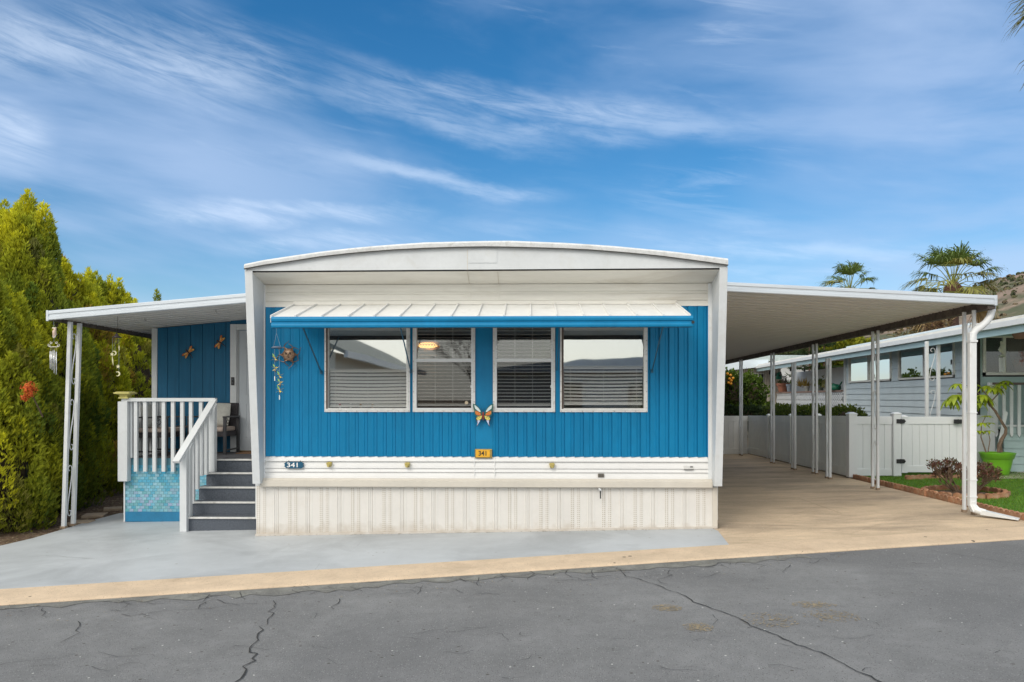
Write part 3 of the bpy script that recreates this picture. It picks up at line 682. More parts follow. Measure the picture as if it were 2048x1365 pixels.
MB().box(X_(935, YF) - .003, X_(935, YF) + .003, YF - .003, YF + .001, Z_(541, YF), Z_(497, YF)).build("fascia_seam", M_ledge, home)
zs = Z_(568.7, YW)
ms = MB(); ms.hexa([(xfL, YF, zb0), (xfR, YF, zb1), (xfR, YF, zb1 + .02), (xfL, YF, zb0 + .02)], [(xfL, YW + .03, zs), (xfR, YW + .03, zs), (xfR, YW + .03, zs + .02), (xfL, YW + .03, zs + .02)])
ms.build("soffit", M_cream, home)
for px, pj in ((935, 939), (995.4, 997.5)):
    xa, xb = X_(px, YF), X_(pj, YW); MB().hexa([(xa - .004, YF, zb0 - .006), (xa + .004, YF, zb0 - .006), (xa + .004, YF, zb0 + .001), (xa - .004, YF, zb0 + .001)], [(xb - .004, YW, zs - .006), (xb + .004, YW, zs - .006), (xb + .004, YW, zs + .001), (xb - .004, YW, zs + .001)]).build("soffit_seam", M_ledge, home)
# roof cap roll and roof skin
r1 = random.Random(3)
mc = MB(); vs = []
for (x, z), (x2, z2) in zip(C2, K2):
    j = r1.uniform(-.004, .004)
    vs += [(x, YF + .02, z), (x, YF - .035, z + .001), (x2, YF - .04, z2 - .03 + j), (x2, YF - .02, z2 - .006 + j), (x2, YF + .05, z2 + j), (x2, YF + .3, z2 + .004)]
mc.add(vs, [(i * 6 + k, (i + 1) * 6 + k, (i + 1) * 6 + k + 1, i * 6 + k + 1) for i in range(n - 1) for k in range(5)] + [tuple(range(6)), tuple((n - 1) * 6 + k for k in range(6))[::-1]])
M_roof = mat("roof_coating", (0.66, 0.67, 0.67), 0.6, var=0.1, vscale=6, bump=0.5, bscale=30, stain=(0.4, 0.4, 0.38), stscale=6, stlo=0.5, sthi=0.75)
mc.build("roof_edge_roll", M_roof, home)
ml = MB(); dr = [(x, z) for x, z in C2]
ml.tube([(x, YF - .038, z - .002) for x, z in dr], .0085, 5).build("drip_edge", mat("drip_edge_metal", (0.10, 0.10, 0.095), .5, metal=.5), home)
vs = [(x, YF + .28, z) for x, z in K2] + [(x, 27.2, z) for x, z in K2] + [(x, YF + .28, z - .1) for x, z in C2] + [(x, 27.2, z - .1) for x, z in C2]
MB().add(vs, [(i, i + 1, n + i + 1, n + i) for i in range(n - 1)] + [(2 * n + i, 2 * n + i + 1, 3 * n + i + 1, 3 * n + i) for i in range(n - 1)] + [(n + i, n + i + 1, 3 * n + i + 1, 3 * n + i) for i in range(n - 1)] + [(0, n, 3 * n, 2 * n), (n - 1, 2 * n - 1, 4 * n - 1, 3 * n - 1)]).build("roof", M_roof, home)
# tapered side fins
zfb = P(514, 968, 10.35).z
for sx, x in ((1, xfL - .006), (-1, xfR + .006)):
    xo, xi = x, x + sx * fin_w; zb = zfb if sx > 0 else P(1434, 973, 10.35).z; ztp = (zb0 if sx > 0 else zb1) + .03
    xe = x + sx * (.118 if sx > 0 else .115)
    q0 = [(xo, YF - .012, ztp), (xi, YF - .012, ztp), (xi, YW + .05, ztp), (xo, YW + .05, ztp)]
    q1 = [(xo, 10.33, zb), (xi, 10.33, zb), (xi, YW + .05, zb), (xo, YW + .05, zb)]
    MB().hexa(q1, q0).build("side_fin", M_white, home, bevel=.004)
    # inner return between fin and wall
    xin = iL if sx > 0 else iR
    MB().box(min(xi, xin), max(xi, xin), YW - .03, YW + .04, zl1, zs).build("corner_post", M_white2, home, bevel=.003)
# windows
def blind(name, x0, x1, z0, z1, y, pitch, tilt, parent, sag=0.0, lab=None):
    mb = MB(); z = z1 - pitch * .6
    r_ = random.Random(int(x0 * 100)); w_ = pitch * .95
    while z > z0 + .012:
        dz, dyv = math.sin(tilt) * w_ / 2, math.cos(tilt) * w_ / 2; j = r_.uniform(-.002, .002); xm = (x0 + x1) / 2; sg = sag * math.sin((z1 - z) / (z1 - z0) * 3.1)
        P_ = [(x0, 0), ((x0 * 3 + x1) / 4, -.7 * sg), (xm, -sg), ((x0 + x1 * 3) / 4, -.7 * sg), (x1, 0)]
        v_ = []
        for x, s_ in P_: v_ += [(x, y - dyv, z - dz + s_ + j), (x, y + dyv, z + dz + s_ + j), (x, y + dyv, z + dz + s_ + j + .003), (x, y - dyv, z - dz + s_ + j + .003)]
        mb.add(v_, [(i * 4 + k, i * 4 + (k + 1) % 4, i * 4 + 4 + (k + 1) % 4, i * 4 + 4 + k) for i in range(4) for k in range(4)] + [(0, 1, 2, 3), (16, 17, 18, 19)])
        z -= pitch
    o = mb.build("blind_slats", M_blind, parent, stuff=True)
    c = MB()
    for t in ((.08, .5, .92) if x1 - x0 > .85 else (.33, .66)):
        xx = x0 + (x1 - x0) * t; c.box(xx - .002, xx + .002, y - .03, y - .027, z0, z1)
    c.build("ladder_cord", M_blind, parent)
    MB().box(x0, x1, y - .02, y + .02, z0 - .005, z0 + .022).build("bottom_rail", M_blind, parent, bevel=.002)
    return o
for idx, (x0, x1) in enumerate(WX):
    big = idx in (0, 3)
    fr = MB(); t = 0.042 if big else 0.05; fl = 0.012
    for a0, a1, b0, b1 in ((x0, x0 + t, wz0, wz1), (x1 - t, x1, wz0, wz1), (x0 + t, x1 - t, wz0, wz0 + t), (x0 + t, x1 - t, wz1 - t, wz1)):
        fr.box(a0, a1, YW - .028, YW - .016, b0, b1)
    win = fr.build("window", M_alu, home, label=["wide picture window with half lowered blinds at the left end", "narrow sash window with a lit woven lamp behind it", "narrow sash window right of the centre panel", "wide picture window with blinds at the right end"][idx])
    i0, i1, j0, j1 = x0 + t * .55, x1 - t * .55, wz0 + t * .6, wz1 - t
    inner = MB(); tt = .026
    for a0, a1, b0, b1 in ((i0, i0 + tt, j0, j1), (i1 - tt, i1, j0, j1), (i0 + tt, i1 - tt, j0, j0 + tt)): inner.box(a0, a1, YW - .034, YW + .07, b0, b1)
    inner.build("frame", M_alu if big else M_white2, win)
    if big: MB().box(i0 + .001, i0 + .02 + .004, YW - .037, YW - .03, j0 + .02, j1).build("gasket", mat("brown_gasket", (0.07, 0.045, 0.035), .7), win)
    g0, g1, h0, h1 = i0 + tt, i1 - tt, j0 + tt, j1
    scr = MB(); n_ = int((x1 - x0) / .14)
    for k in range(n_ + 1):
        xx = x0 + .015 + (x1 - x0 - .03) * k / n_; scr.box(xx - .004, xx + .004, YW - .0305, YW - .027, wz0 + .008, wz0 + .016)
    for k in range(1, 8):
        zz = wz0 + k * .14
        for xx in (x0 + .012, x1 - .012): scr.box(xx - .004, xx + .004, YW - .0305, YW - .027, zz - .004, zz + .004)
    scr.build("screws", mat("rusty_screw", (0.12, 0.09, 0.07), .7), win, stuff=True)
    if big:
        zm = Z_(738.5 if idx == 0 else 732.5, YW)
        MB().box(g0, g1, YW + .012, YW + .016, zm, h1).build("upper_pane", M_glassU, win)
        MB().box(g0, g1, YW + .012, YW + .016, h0, zm).build("lower_pane", M_glassL, win)
        MB().box(g0, g1, YW + .03, YW + .07, zm - .012, zm + .016).build("blind_headrail", M_blind, win)
        blind("b", g0 + .01, g1 - .01, h0 + .02 + (.03 if idx == 3 else 0), zm, YW + .05, .0475, R(50 if idx == 0 else 34), win, .010)
        MB().box(g0 - .05, g1 + .05, YW + .13, YW + .14, zm - .04, h1 + .1).build("roller_shade", mat("grey_shade", (.45, .44, .41), .8), win)
        MB().box(g0, g1, YW + .02, YW + .12, h0 - .03, h0 + .003).build("inner_sill", M_cream, win)
    else:
        zm = Z_(719.5, YW)
        MB().box(g0 - .012, g1 + .012, YW - .04, YW - .02, zm - .035, zm + .012).build("meeting_rail", M_white2, win, bevel=.003)
        MB().box(g0, g1, YW + .012, YW + .016, zm, h1).build("upper_pane", M_glassS2, win)
        MB().box(g0, g1, YW - .006, YW - .002, h0, zm - .03).build("lower_pane", M_glassS, win)
        MB().box(g1 - .012, g1 + .004, YW - .02, YW - .012, Z_(776, YW), Z_(771, YW)).build("latch", M_white2, win)
        blind("b", g0 + .006, g1 - .006, h0 + .03, h1, YW + .05, .0478, R(9 if idx == 1 else 13), win, .003)
xd = P(933, 806, YW)
MB().lathe([(.024, 0), (.024, .003)], (xd.x, YW - .011, xd.z), 18, 'y').build("round_sticker", mat("tan_sticker", (.5, .42, .3), .7), bpy.data.objects["window.001"])
# lamp hanging inside the narrow window
pc = P(856, 691.5, 10.95); lamp = thing("pendant_lamp", "glowing amber woven pendant lamp hanging behind the left narrow window", "lamp", (pc.x, pc.y, 3.3))
lm = MB()
for s_ in (-1, 1):
    for k in range(26):
        a0 = k * 2 * math.pi / 26; pts = []
        for j in range(9):
            t = j / 8; a = a0 + s_ * t * 1.5; r_ = .175 * math.sqrt(max(0.12, 1 - (2 * t - 1) ** 2 * .85)); pts.append((pc.x + r_ * math.cos(a), pc.y + r_ * math.sin(a), pc.z - .062 + t * .124))
        lm.tube(pts, .0045, 3)
lm.build("woven_shade", mat("rattan", (.35, .2, .08), .7), lamp)
MB().ball(pc, .13, 14, 8, (1.1, 1.1, .36)).build("glowing_globe", mat("lamp_glow", (1, .6, .2), .5, emit=((1.0, .56, .16), 2.6)), lamp)
MB().tube([(pc.x, pc.y, pc.z + .06), (pc.x, pc.y, 3.3)], .004, 5).build("cord", M_black, lamp)

# ---- window awning
M_rust0 = mat("dark_rail_metal", (0.06, 0.055, 0.055), 0.7)
YA = 9.5
za0, za1 = Z_(634.5, YA), Z_(611, YW); zah = Z_(602.5, YW)
aw = thing("window_awning", "long white ribbed metal awning with blue front edge over the four windows", "awning", (-.6, YW - .02, za1))
rt = [590, 634, 682, 730, 777, 823.7, 871, 917, 965, 1012.5, 1061, 1108.8, 1157.6, 1205, 1253.8, 1302.6, 1350]
rx = [X_(p, YW) for p in rt]
M_awn = mat("awning_white", (0.70, 0.70, 0.68), 0.5, var=0.05, vscale=4, stain=(0.48, 0.46, 0.42), stscale=5, stlo=0.57, sthi=0.85)
for a, b in zip(rx[:-1], rx[1:]):
    MB().hexa([(a + .004, YA + .02, za0), (b - .004, YA + .02, za0), (b - .004, YA + .02, za0 + .008), (a + .004, YA + .02, za0 + .008)],
              [(a + .004, YW - .03, za1), (b - .004, YW - .03, za1), (b - .004, YW - .03, za1 + .008), (a + .004, YW - .03, za1 + .008)]).build("awning_panel", M_awn, aw)
for x in rx:
    MB().hexa([(x - .012, YA + .015, za0 - .004), (x + .012, YA + .015, za0 - .004), (x + .009, YA + .015, za0 + .034), (x - .009, YA + .015, za0 + .034)],
              [(x - .012, YW - .022, za1 - .004), (x + .012, YW - .022, za1 - .004), (x + .009, YW - .022, za1 + .034), (x - .009, YW - .022, za1 + .034)]).build("rib", M_awn, aw)
MB().box(rx[0] - .01, rx[-1] + .01, YW - .05, YW - .02, za1 + .006, zah).build("header_strip", M_cream, aw, bevel=.003)
zv0 = Z_(655, YA); h = za0 + .012 - zv0
MB().sweep([(.03, 0), (0, 0), (-.016, .006), (-.02, h * .2), (-.014, h * .36), (-.004, h * .42), (-.004, h * .52), (-.018, h * .6), (-.022, h * .78), (-.014, h * .94), (0, h), (.03, h)],
           (X_(543, YA), YA, zv0), (X_(1386, YA), YA, zv0), (0, 1, 0), (0, 0, 1)).build("front_valance", M_blue, aw)
MB().box(X_(544, YA), X_(1385, YA), YA + .0305, YA + .036, zv0 + .062, za0 + .01).build("valance_back", M_awn, aw)
MB().box(X_(544, YA), X_(1385, YA), YA + .0305, YA + .05, zv0 - .002, zv0 + .06).build("lower_rail", M_rust0, aw)
for x, s_ in ((rx[0] - .008, 1), (rx[-1] + .008, -1)):
    MB().hexa([(x - .004, YA + .03, za0 - .06), (x + .004, YA + .03, za0 - .06), (x + .004, YA + .03, za0 + .02), (x - .004, YA + .03, za0 + .02)],
              [(x - .004, YW - .03, za1 - .01), (x + .004, YW - .03, za1 - .01), (x + .004, YW - .03, za1 + .02), (x - .004, YW - .03, za1 + .02)]).build("end_plate", M_awn, aw)
for pf, pb, yb in ((602.6, 644, 745.6), (799, 821, 744), (1327.6, 1298.6, 743)):
    a = P(pf, 657, YA + .05); b = P(pb, yb, YW - .03); b.x = a.x; a.z += .06
    MB().bar(a, b, .02, .012, (1, 0, 0)).bar(b + Vector((0, 0, -.02)), b + Vector((0, 0, .03)), .03, .03).build("support_arm", M_arm, aw)
MB().bar((.37, YA + .05, zv0 + .05), (.37, YW - .03, 2.26), .02, .012, (1, 0, 0)).build("support_arm", M_arm, aw)
MB().lathe([(.02, -.03), (.02, -.025), (.009, -.02), (.009, .0)], (X_(1385, YA), YA - .0, Z_(646, YA)), 8, 'y').build("end_knob", M_black, aw)

# ---- signs and small fittings on the front wall
M_letw = mat("white_lettering", (.85, .85, .85), .5); M_letk = mat("black_lettering", (.02, .02, .02), .5)
c = P(588, 930.5, YW - .04); s1 = thing("number_plaque", "small teal wooden plaque with white house number 341 at the left end of the siding", "sign", c)
pts = [(-.125, 0), (-.135, .02), (-.118, .035), (-.105, .044), (-.05, .046), (0, .047), (.06, .045), (.105, .044), (.12, .03), (.138, .022), (.126, .002), (.138, -.02), (.12, -.034), (.1, -.046), (0, -.047), (-.06, -.046), (-.105, -.044), (-.12, -.03), (-.135, -.018)]
MB().plate([(c.x + x, c.z + z) for x, z in pts], c.y - .008, c.y + .008).build("board", mat("teal_plaque", (0.005, 0.085, 0.16), .5, var=.2, vscale=20), s1)
text_mesh("341", .088, "lettering", M_letw, s1, (c.x - .012, c.y - .011, c.z - .002), .002, xs=1.35)
for sx in (-.075, .085): MB().tube([(c.x + sx, c.y, c.z + .04), (c.x + sx, c.y + .01, c.z + .06)], .006, 6).build("hook", M_black, s1)
c = P(967, 907.5, YW - .04); s2 = thing("number_sign", "amber house number sign reading 341 in a brass box below the butterfly", "sign", c)
w2, h2 = .118, .062
MB().box(c.x - w2, c.x + w2, c.y - .01, c.y + .02, c.z - h2, c.z + h2).build("brass_frame", mat("aged_brass", (.42, .30, .10), .45, metal=.6, var=.2, vscale=30), s2, bevel=.006)
MB().box(c.x - w2 + .016, c.x + w2 - .03, c.y - .016, c.y - .008, c.z - h2 + .014, c.z + h2 - .012).build("amber_face", mat("amber_face", (.80, .42, .03), .35, var=.1, vscale=20), s2, bevel=.002)
text_mesh("341", .092, "lettering", M_letk, s2, (c.x - .008, c.y - .018, c.z + .001), .002, xs=0.92)
for i, (px, py, lb) in enumerate(((658, 929, "yellow plastic cup hook nearest the teal plaque"), (814.5, 930, "yellow plastic cup hook below the left narrow window"), (1104, 931, "yellow plastic cup hook right of the amber number sign"))):
    c = P(px, py, YW - .05); hk = thing("light_clip", lb, "clip", c, "yellow clips along the lower white siding")
    MB().lathe([(.026, -.034), (.030, -.02), (.036, .008), (.041, .012), (.041, .02), (.034, .02), (.030, .004)], c, 14, 'z', False).build("cup", mat("yellowed_plastic", (.55, .45, .14), .5, var=.2, vscale=40), hk)
    MB().box(c.x - .03, c.x + .03, c.y + .02, c.y + .035, c.z - .03, c.z + .03).build("back_plate", MATS["yellowed_plastic"], hk)
    MB().ball((c.x + (.018 if i != 2 else -.018), c.y - .03, c.z - .022), .007, 6, 5).build("screw", M_black, hk)
c = P(1202, 951.5, YW - .03); v = thing("vent_plate", "small brown metal vent plate low on the white siding", "vent", c)
MB().box(c.x - .042, c.x + .042, c.y - .006, c.y + .01, c.z - .024, c.z + .024).build("frame", mat("brown_metal", (.22, .2, .16), .5, metal=.3), v, bevel=.002)
for k in range(4): MB().box(c.x - .034, c.x + .034, c.y - .009, c.y - .005, c.z - .017 + k * .01, c.z - .013 + k * .01).build("slat", M_bronze, v)
c = P(1377.5, 935, YW - .03); v = thing("maker_plate", "little silver name plate at the right end of the white siding", "plate", c)
MB().box(c.x - .066, c.x + .066, c.y - .003, c.y + .01, c.z - .026, c.z + .02).build("plate", M_alu, v)
MB().box(c.x - .066, c.x + .066, c.y - .012, c.y - .003, c.z - .032, c.z - .026).build("lip", M_black, v); MB().box(c.x + .018, c.x + .055, c.y - .005, c.y - .002, c.z - .002, c.z + .012).build("stamp", M_bronze, v)
c = P(1199, 979, YW - .07); v = thing("hose_tap", "short outdoor tap with a dark hose stub poking through the skirting", "tap", c)
MB().tube([(c.x, c.y + .06, c.z), (c.x, c.y, c.z + .004), (c.x + .01, c.y - .02, c.z), (c.x + .01, c.y - .02, c.z - .02)], [.016, .016, .013, .011], 8).build("spout", M_white2, v, smooth=True)
MB().tube([(c.x + .01, c.y - .02, c.z - .02), (c.x + .011, c.y - .02, c.z - .09), (c.x + .012, c.y - .018, c.z - .125)], [.009, .008, .009], 7).build("hose_stub", M_black, v)
MB().tube([(c.x - .01, c.y + .0, c.z + .022), (c.x + .02, c.y + .0, c.z + .022)], .006, 6).build("handle", M_bronze, v)

# ---- butterfly
c = P(966.5, 829, YW - .07); bf = thing("metal_butterfly", "painted metal butterfly with white orange and yellow wings below the centre panel", "wall ornament", c)
k_ = YW / FPX
def bp(lst, s_): return [(c.x + s_ * x * k_, c.z - y * k_) for x, y in lst]
cols = {'wg': (0.03, .12, .09), 'ww': (.62, .72, .72), 'wo': (.65, .16, .03), 'wy': (.72, .62, .16), 'wt': (.55, .6, .78), 'wk': (.02, .02, .03), 'wr': (.28, .05, .03)}
Mc = {k: mat("enamel_" + k, v, .4) for k, v in cols.items()}
for s_ in (-1, 1):
    MB().plate(bp([(2, -3), (8, -13), (14, -19), (20.5, -21), (19.5, -13), (17.5, -5), (17, 1), (13, 5), (5, 3)], s_), c.y - .004, c.y + .004).build("upper_wing", Mc['wg'], bf)
    wv = bpy.data.objects[-1] if False else None
    MB().plate(bp([(5, -6), (10, -13), (15, -17.5), (18, -18), (16, -11), (11, -7), (6, -4)], s_), c.y - .007, c.y - .0045).build("white_patch", Mc['ww'], bf)
    MB().plate(bp([(4, 0), (9, -5), (16, -7), (15.5, -1), (12, 2), (6, 2.5)], s_), c.y - .0068, c.y - .0045).build("orange_patch", Mc['wo'], bf)
    MB().plate(bp([(1.5, 1), (6, 2.5), (13, 4), (15, 8), (14, 12), (12, 19), (14, 25.5), (10.5, 22), (8, 15), (4, 11), (2, 8)], s_), c.y - .0035, c.y + .0045).build("lower_wing", Mc['wk'], bf)
    MB().plate(bp([(2.5, 2.5), (6, 3.5), (12, 5), (13.6, 8), (12.5, 11), (9, 12), (4, 9)], s_), c.y - .007, c.y - .004).build("yellow_patch", Mc['wy'], bf)
    MB().plate(bp([(6, 12), (11.6, 12.2), (11, 18), (12.6, 23), (9.5, 18.5)], s_), c.y - .007, c.y - .004).build("lilac_patch", Mc['wt'], bf)
    for x, y in ((6, -2), (10, -3.5), (13.5, -4.5), (6, 7), (10, 8.5)):
        MB().bar((c.x + s_ * x * k_, c.y - .009, c.z - y * k_), (c.x + s_ * (x + 2.6) * k_, c.y - .009, c.z - (y + (2 if y < 5 else -3)) * k_), .005, .003).build("vein", Mc['wy'] if y < 5 else Mc['wk'], bf)
    MB().tube([(c.x, c.y - .01, c.z + 5 * k_), (c.x + s_ * 3 * k_, c.y - .015, c.z + 12 * k_), (c.x + s_ * 4.4 * k_, c.y - .015, c.z + 13 * k_)], .0022, 5).build("antenna", M_black, bf)
MB().lathe([(.002, -.085), (.010, -.06), (.014, -.03), (.011, .0), (.015, .015), (.006, .035)], (c.x, c.y - .006, c.z), 10).build("body", Mc['wr'], bf, smooth=True)

# ---- sun face
c = P(577.5, 710, YW - .06); sf = thing("sun_face", "bronze sun face ornament with curling rays on blue siding", "wall ornament", c)
M_brz = mat("weathered_bronze", (.16, .095, .06), .45, metal=.5, var=.3, vscale=40); M_brz2 = mat("polished_bronze", (.30, .20, .13), .5, metal=.2, var=.2, vscale=50)
MB().lathe([(.02, .012), (.078, .008), (.086, -.004), (.078, -.016), (.066, -.012)], c, 24, 'y', False).build("rim", M_brz, sf, smooth=True)
fc = MB().ball((c.x, c.y - .004, c.z), .068, 20, 12, (1, .42, 1))
fc.build("face", M_brz2, sf, smooth=True)
ft = MB()
ft.hexa([(c.x - .006, c.y - .03, c.z + .018), (c.x + .006, c.y - .03, c.z + .018), (c.x + .006, c.y - .045, c.z + .016), (c.x - .006, c.y - .045, c.z + .016)], [(c.x - .013, c.y - .03, c.z - .014), (c.x + .013, c.y - .03, c.z - .014), (c.x + .008, c.y - .042, c.z - .012), (c.x - .008, c.y - .042, c.z - .012)])
ft.build("nose", M_brz2, sf, smooth=True)
for s_ in (-1, 1):
    MB().tube([(c.x + s_ * .012, c.y - .034, c.z + .024), (c.x + s_ * .028, c.y - .034, c.z + .031), (c.x + s_ * .046, c.y - .024, c.z + .024)], .005, 5).build("eyebrow", M_brz, sf)
    MB().ball((c.x + s_ * .026, c.y - .032, c.z + .012), .013, 8, 6, (1.3, .6, .75)).build("eye", mat("dark_bronze", (.03, .02, .015), .5), sf)
MB().tube([(c.x - .022, c.y - .028, c.z - .028), (c.x, c.y - .036, c.z - .034), (c.x + .022, c.y - .028, c.z - .028)], [.003, .007, .003], 6).build("mouth", MATS["dark_bronze"], sf)
for k in range(12):
    a = k * math.pi / 6 + .26; L_ = (.125 if k % 3 == 0 else .085); pts = []; rd = []
    for j in range(8):
        t = j / 7; r_ = .08 + L_ * t; aa = a + .28 * math.sin(t * 5.0) * (1 if k % 2 else -1); pts.append((c.x + r_ * math.cos(aa), c.y - .004, c.z + r_ * math.sin(aa))); rd.append(.0105 * (1 - t * .8))
    MB().tube(pts, rd, 5).build("ray", M_brz, sf)

# ---- flower wind chime at the left end of the awning
c = P(553, 664, YA + .12); wc = thing("flower_wind_chime", "wind chime with strings of yellow flowers hanging from the awning's left end", "wind chime", c)
kk = c.y / FPX
def cp(px, py, dy=0): q = P(px, py, c.y + dy); return (q.x, q.y, q.z)
M_str = mat("thin_cord", (.35, .42, .5), .6)
MB().lathe([(.0, .022), (.05, .016), (.07, 0), (.067, -.006)], cp(554, 696), 18, 'z', False).build("top_disc", mat("grey_blue_wood", (.10, .14, .2), .6), wc)
hub = cp(553, 667)
for px in (547, 561): MB().tube([hub, cp(px, 694)], .0014, 4).build("hanger", M_str, wc)
MB().tube([hub, (hub[0], hub[1], hub[2] + .14)], .0014, 4).build("hanger", M_str, wc)
M_pet = mat("yellow_petals", (.75, .55, .10), .5, var=.3, vscale=30); M_lf = mat("green_petals", (.25, .45, .08), .5); M_wh = mat("white_beads", (.8, .85, .8), .3)
for px, y0, y1, fl in ((549, 698, 762, (717, 738)), (558.5, 698, 800, (752, 767, 781))):
    MB().tube([cp(px, y0), cp(px + 1, y1)], .0015, 4).build("string", M_str, wc)
    for n_, py in enumerate(fl):
        q = Vector(cp(px + 1 + (n_ % 2), py)); f = MB(); g_ = MB()
        for j in range(6):
            a = j * math.pi / 3 + n_; d = Vector((math.cos(a), math.sin(a) * .8, .55 - 1.1 * (j % 2))); s_ = Vector((-math.sin(a), math.cos(a), 0)) * .011
            f.add([q - s_ * .4, q + d * .028 - s_, q + d * .055, q + d * .028 + s_], [(0, 1, 2, 3)])
        f.build("flower", M_pet, wc)
        d = Vector((-.6, 0, 1.2)); g_.add([q + d * .01, q + d * .03 + Vector((.01, 0, 0)), q + d * .055, q + d * .03 - Vector((.012, 0, 0))], [(0, 1, 2, 3)]); g_.build("leaf", M_lf, wc)
        MB().ball(q - Vector((0, 0, .035)), .009, 7, 5).build("bead", M_brz, wc)
    MB().tube([cp(px + .5, y1 - 9), cp(px + .5, y1)], .006, 6).build("tube_bell", M_wh, wc)

# ---- figurines on the sill of the left window
for i, (px, col, hat, lb) in enumerate(((680, (.7, .7, .7), (.6, .2, .25), "tiny figurine with a pink top leftmost on the window sill"), (701.5, (.75, .75, .75), (.8, .8, .8), "tiny white round headed figurine on the window sill"), (721.5, (.45, .25, .12), (.5, .3, .12), "tiny brown figurine on the window sill"), (745, (.5, .28, .2), (.75, .6, .45), "tiny brown and cream figurine rightmost on the window sill"))):
    c = P(px, 818, YW + .045); base = c.copy(); base.z = wz0 + .042 + .026 - .012; f = thing("figurine", lb, "figurine", base, "figurines on the window sill")
    z = base.z; MB().lathe([(.012, 0), (.017, .01), (.012, .026), (.008, .034)], (c.x, c.y, z), 10).build("body", mat("fig%d" % i, col, .5), f, smooth=True)
    MB().ball((c.x, c.y, z + .045), .016, 10, 7).build("head", mat("fighead%d" % i, hat, .5), f, smooth=True)
    for s_ in (-1, 1): MB().ball((c.x + s_ * .006, c.y - .014, z + .047), .0035, 5, 4).build("eye", M_black, f)
    for s_ in (-1, 1): MB().tube([(c.x + s_ * .013, c.y, z + .024), (c.x + s_ * .022, c.y - .004, z + .012)], .004, 5).build("arm", MATS["fig%d" % i], f)

# ================================================================== LEFT SIDE: porch room, patio roof, deck, stairs
YD, YP, ZD = 13.25, 11.9, 0.93
M_ceil = mat("roof_pan_white", (0.66, 0.66, 0.65), 0.45, var=0.07, vscale=1.2, stain=(.32, .31, .29), stscale=1.1, stlo=.5, sthi=.75, stretch=(0.3, 3, 1))
M_ceil2 = mat("carport_pan_beige", (0.72, 0.71, 0.68), 0.5, var=0.08, vscale=1.2, stain=(.50, .48, .43), stscale=1.1, stlo=.48, sthi=.75, stretch=(0.25, 3, 1))
M_fas = mat("metal_fascia", (0.60, 0.65, 0.70), 0.35, metal=0.25, var=0.05, vscale=3, stain=(.42, .46, .5), stscale=2, stlo=.5, sthi=.8, stretch=(.3, 1, 4))
M_rust = mat("weathered_gutter", (0.085, 0.07, 0.06), 0.8, var=0.35, vscale=9, bump=.3, bscale=30, stain=(.17, .14, .11), stscale=7, stlo=.5, sthi=.7)
pxl, pxr = X_(95, 11.2), xfL + .02
zpL, zpR = 3.05, 3.345
def zroof(x): return zpL + (zpR - zpL) * (x - pxl) / (pxr - pxl)
patio = thing("patio_roof", "white ribbed metal patio roof sloping down to the left over the porch", "patio roof", (pxl, 12.6, 2.9))
def pan(x0, x1, z0, z1, m, name="roof_panel", wdt=.2, dz=.02):
    """one roof pan running along x, one lip at its far edge; local origin at its near edge"""
    mb = MB()
    pr = [(.004, .012), (wdt * .25, .012), (wdt * .3, .0), (wdt * .7, .0), (wdt * .75, .012), (wdt - .022, .012), (wdt - .018, -.004), (wdt - .002, -.004), (wdt - .002, .03), (.004, .03)]
    mb.add([(x0, a, z0 + b) for a, b in pr] + [(x1, a, z1 + b) for a, b in pr], [tuple(range(10)), tuple(range(19, 9, -1))] + [(i, 10 + i, 10 + (i + 1) % 10, (i + 1) % 10) for i in range(10)])
    return local_mesh(mb, name, m)
me = pan(pxl + .06, pxr, zroof(pxl + .06) + .012, zpR + .012, M_ceil, wdt=.22)
y = 11.24
while y < 14.4: shared(me, "roof_panel", (0, y, 0), patio).location = Vector((0, y, 0)) - ORG[patio.name]; y += .22
def fascia(x0, z0, x1, z1, y, parent, hgt=.145):
    pr = [(.03, 0), (.0, 0), (-.012, .01), (-.012, hgt * .36), (-.002, hgt * .44), (-.002, hgt * .58), (-.012, hgt * .66), (-.012, hgt * .92), (.004, hgt), (.05, hgt)]
    return MB().sweep(pr, (x0, y, z0), (x1, y, z1), (0, 1, 0), (0, 0, 1)).build("front_fascia", M_fas, parent)
fascia(pxl, P(95, 641.5, 11.2).z, pxr + .1, P(490, 600, 11.2).z, 11.2, patio)
gz_l = P(95, 641.5, 11.2).z
MB().hexa([(pxl, 11.21, gz_l + .0), (pxl + .10, 11.21, gz_l + .0), (pxl + .10, 11.21, gz_l + .13), (pxl, 11.21, gz_l + .13)], [(pxl, 14.4, gz_l - .03), (pxl + .10, 14.4, gz_l - .03), (pxl + .10, 14.4, gz_l + .10), (pxl, 14.4, gz_l + .10)]).build("side_gutter", M_rust, patio)
MB().box(pxl - .015, pxl + .02, 11.185, 11.215, gz_l - .01, gz_l + .15).build("corner_cap", M_fas, patio, bevel=.003)
for px, yy in ((290, 12.0), (432, 11.8)):
    x = X_(px, yy); z = zroof(x); MB().tube([(x, yy, z + .01), (x, yy, z - .03), (x + .02, yy, z - .03)], .004, 5).build("ceiling_hook", M_rust, patio)

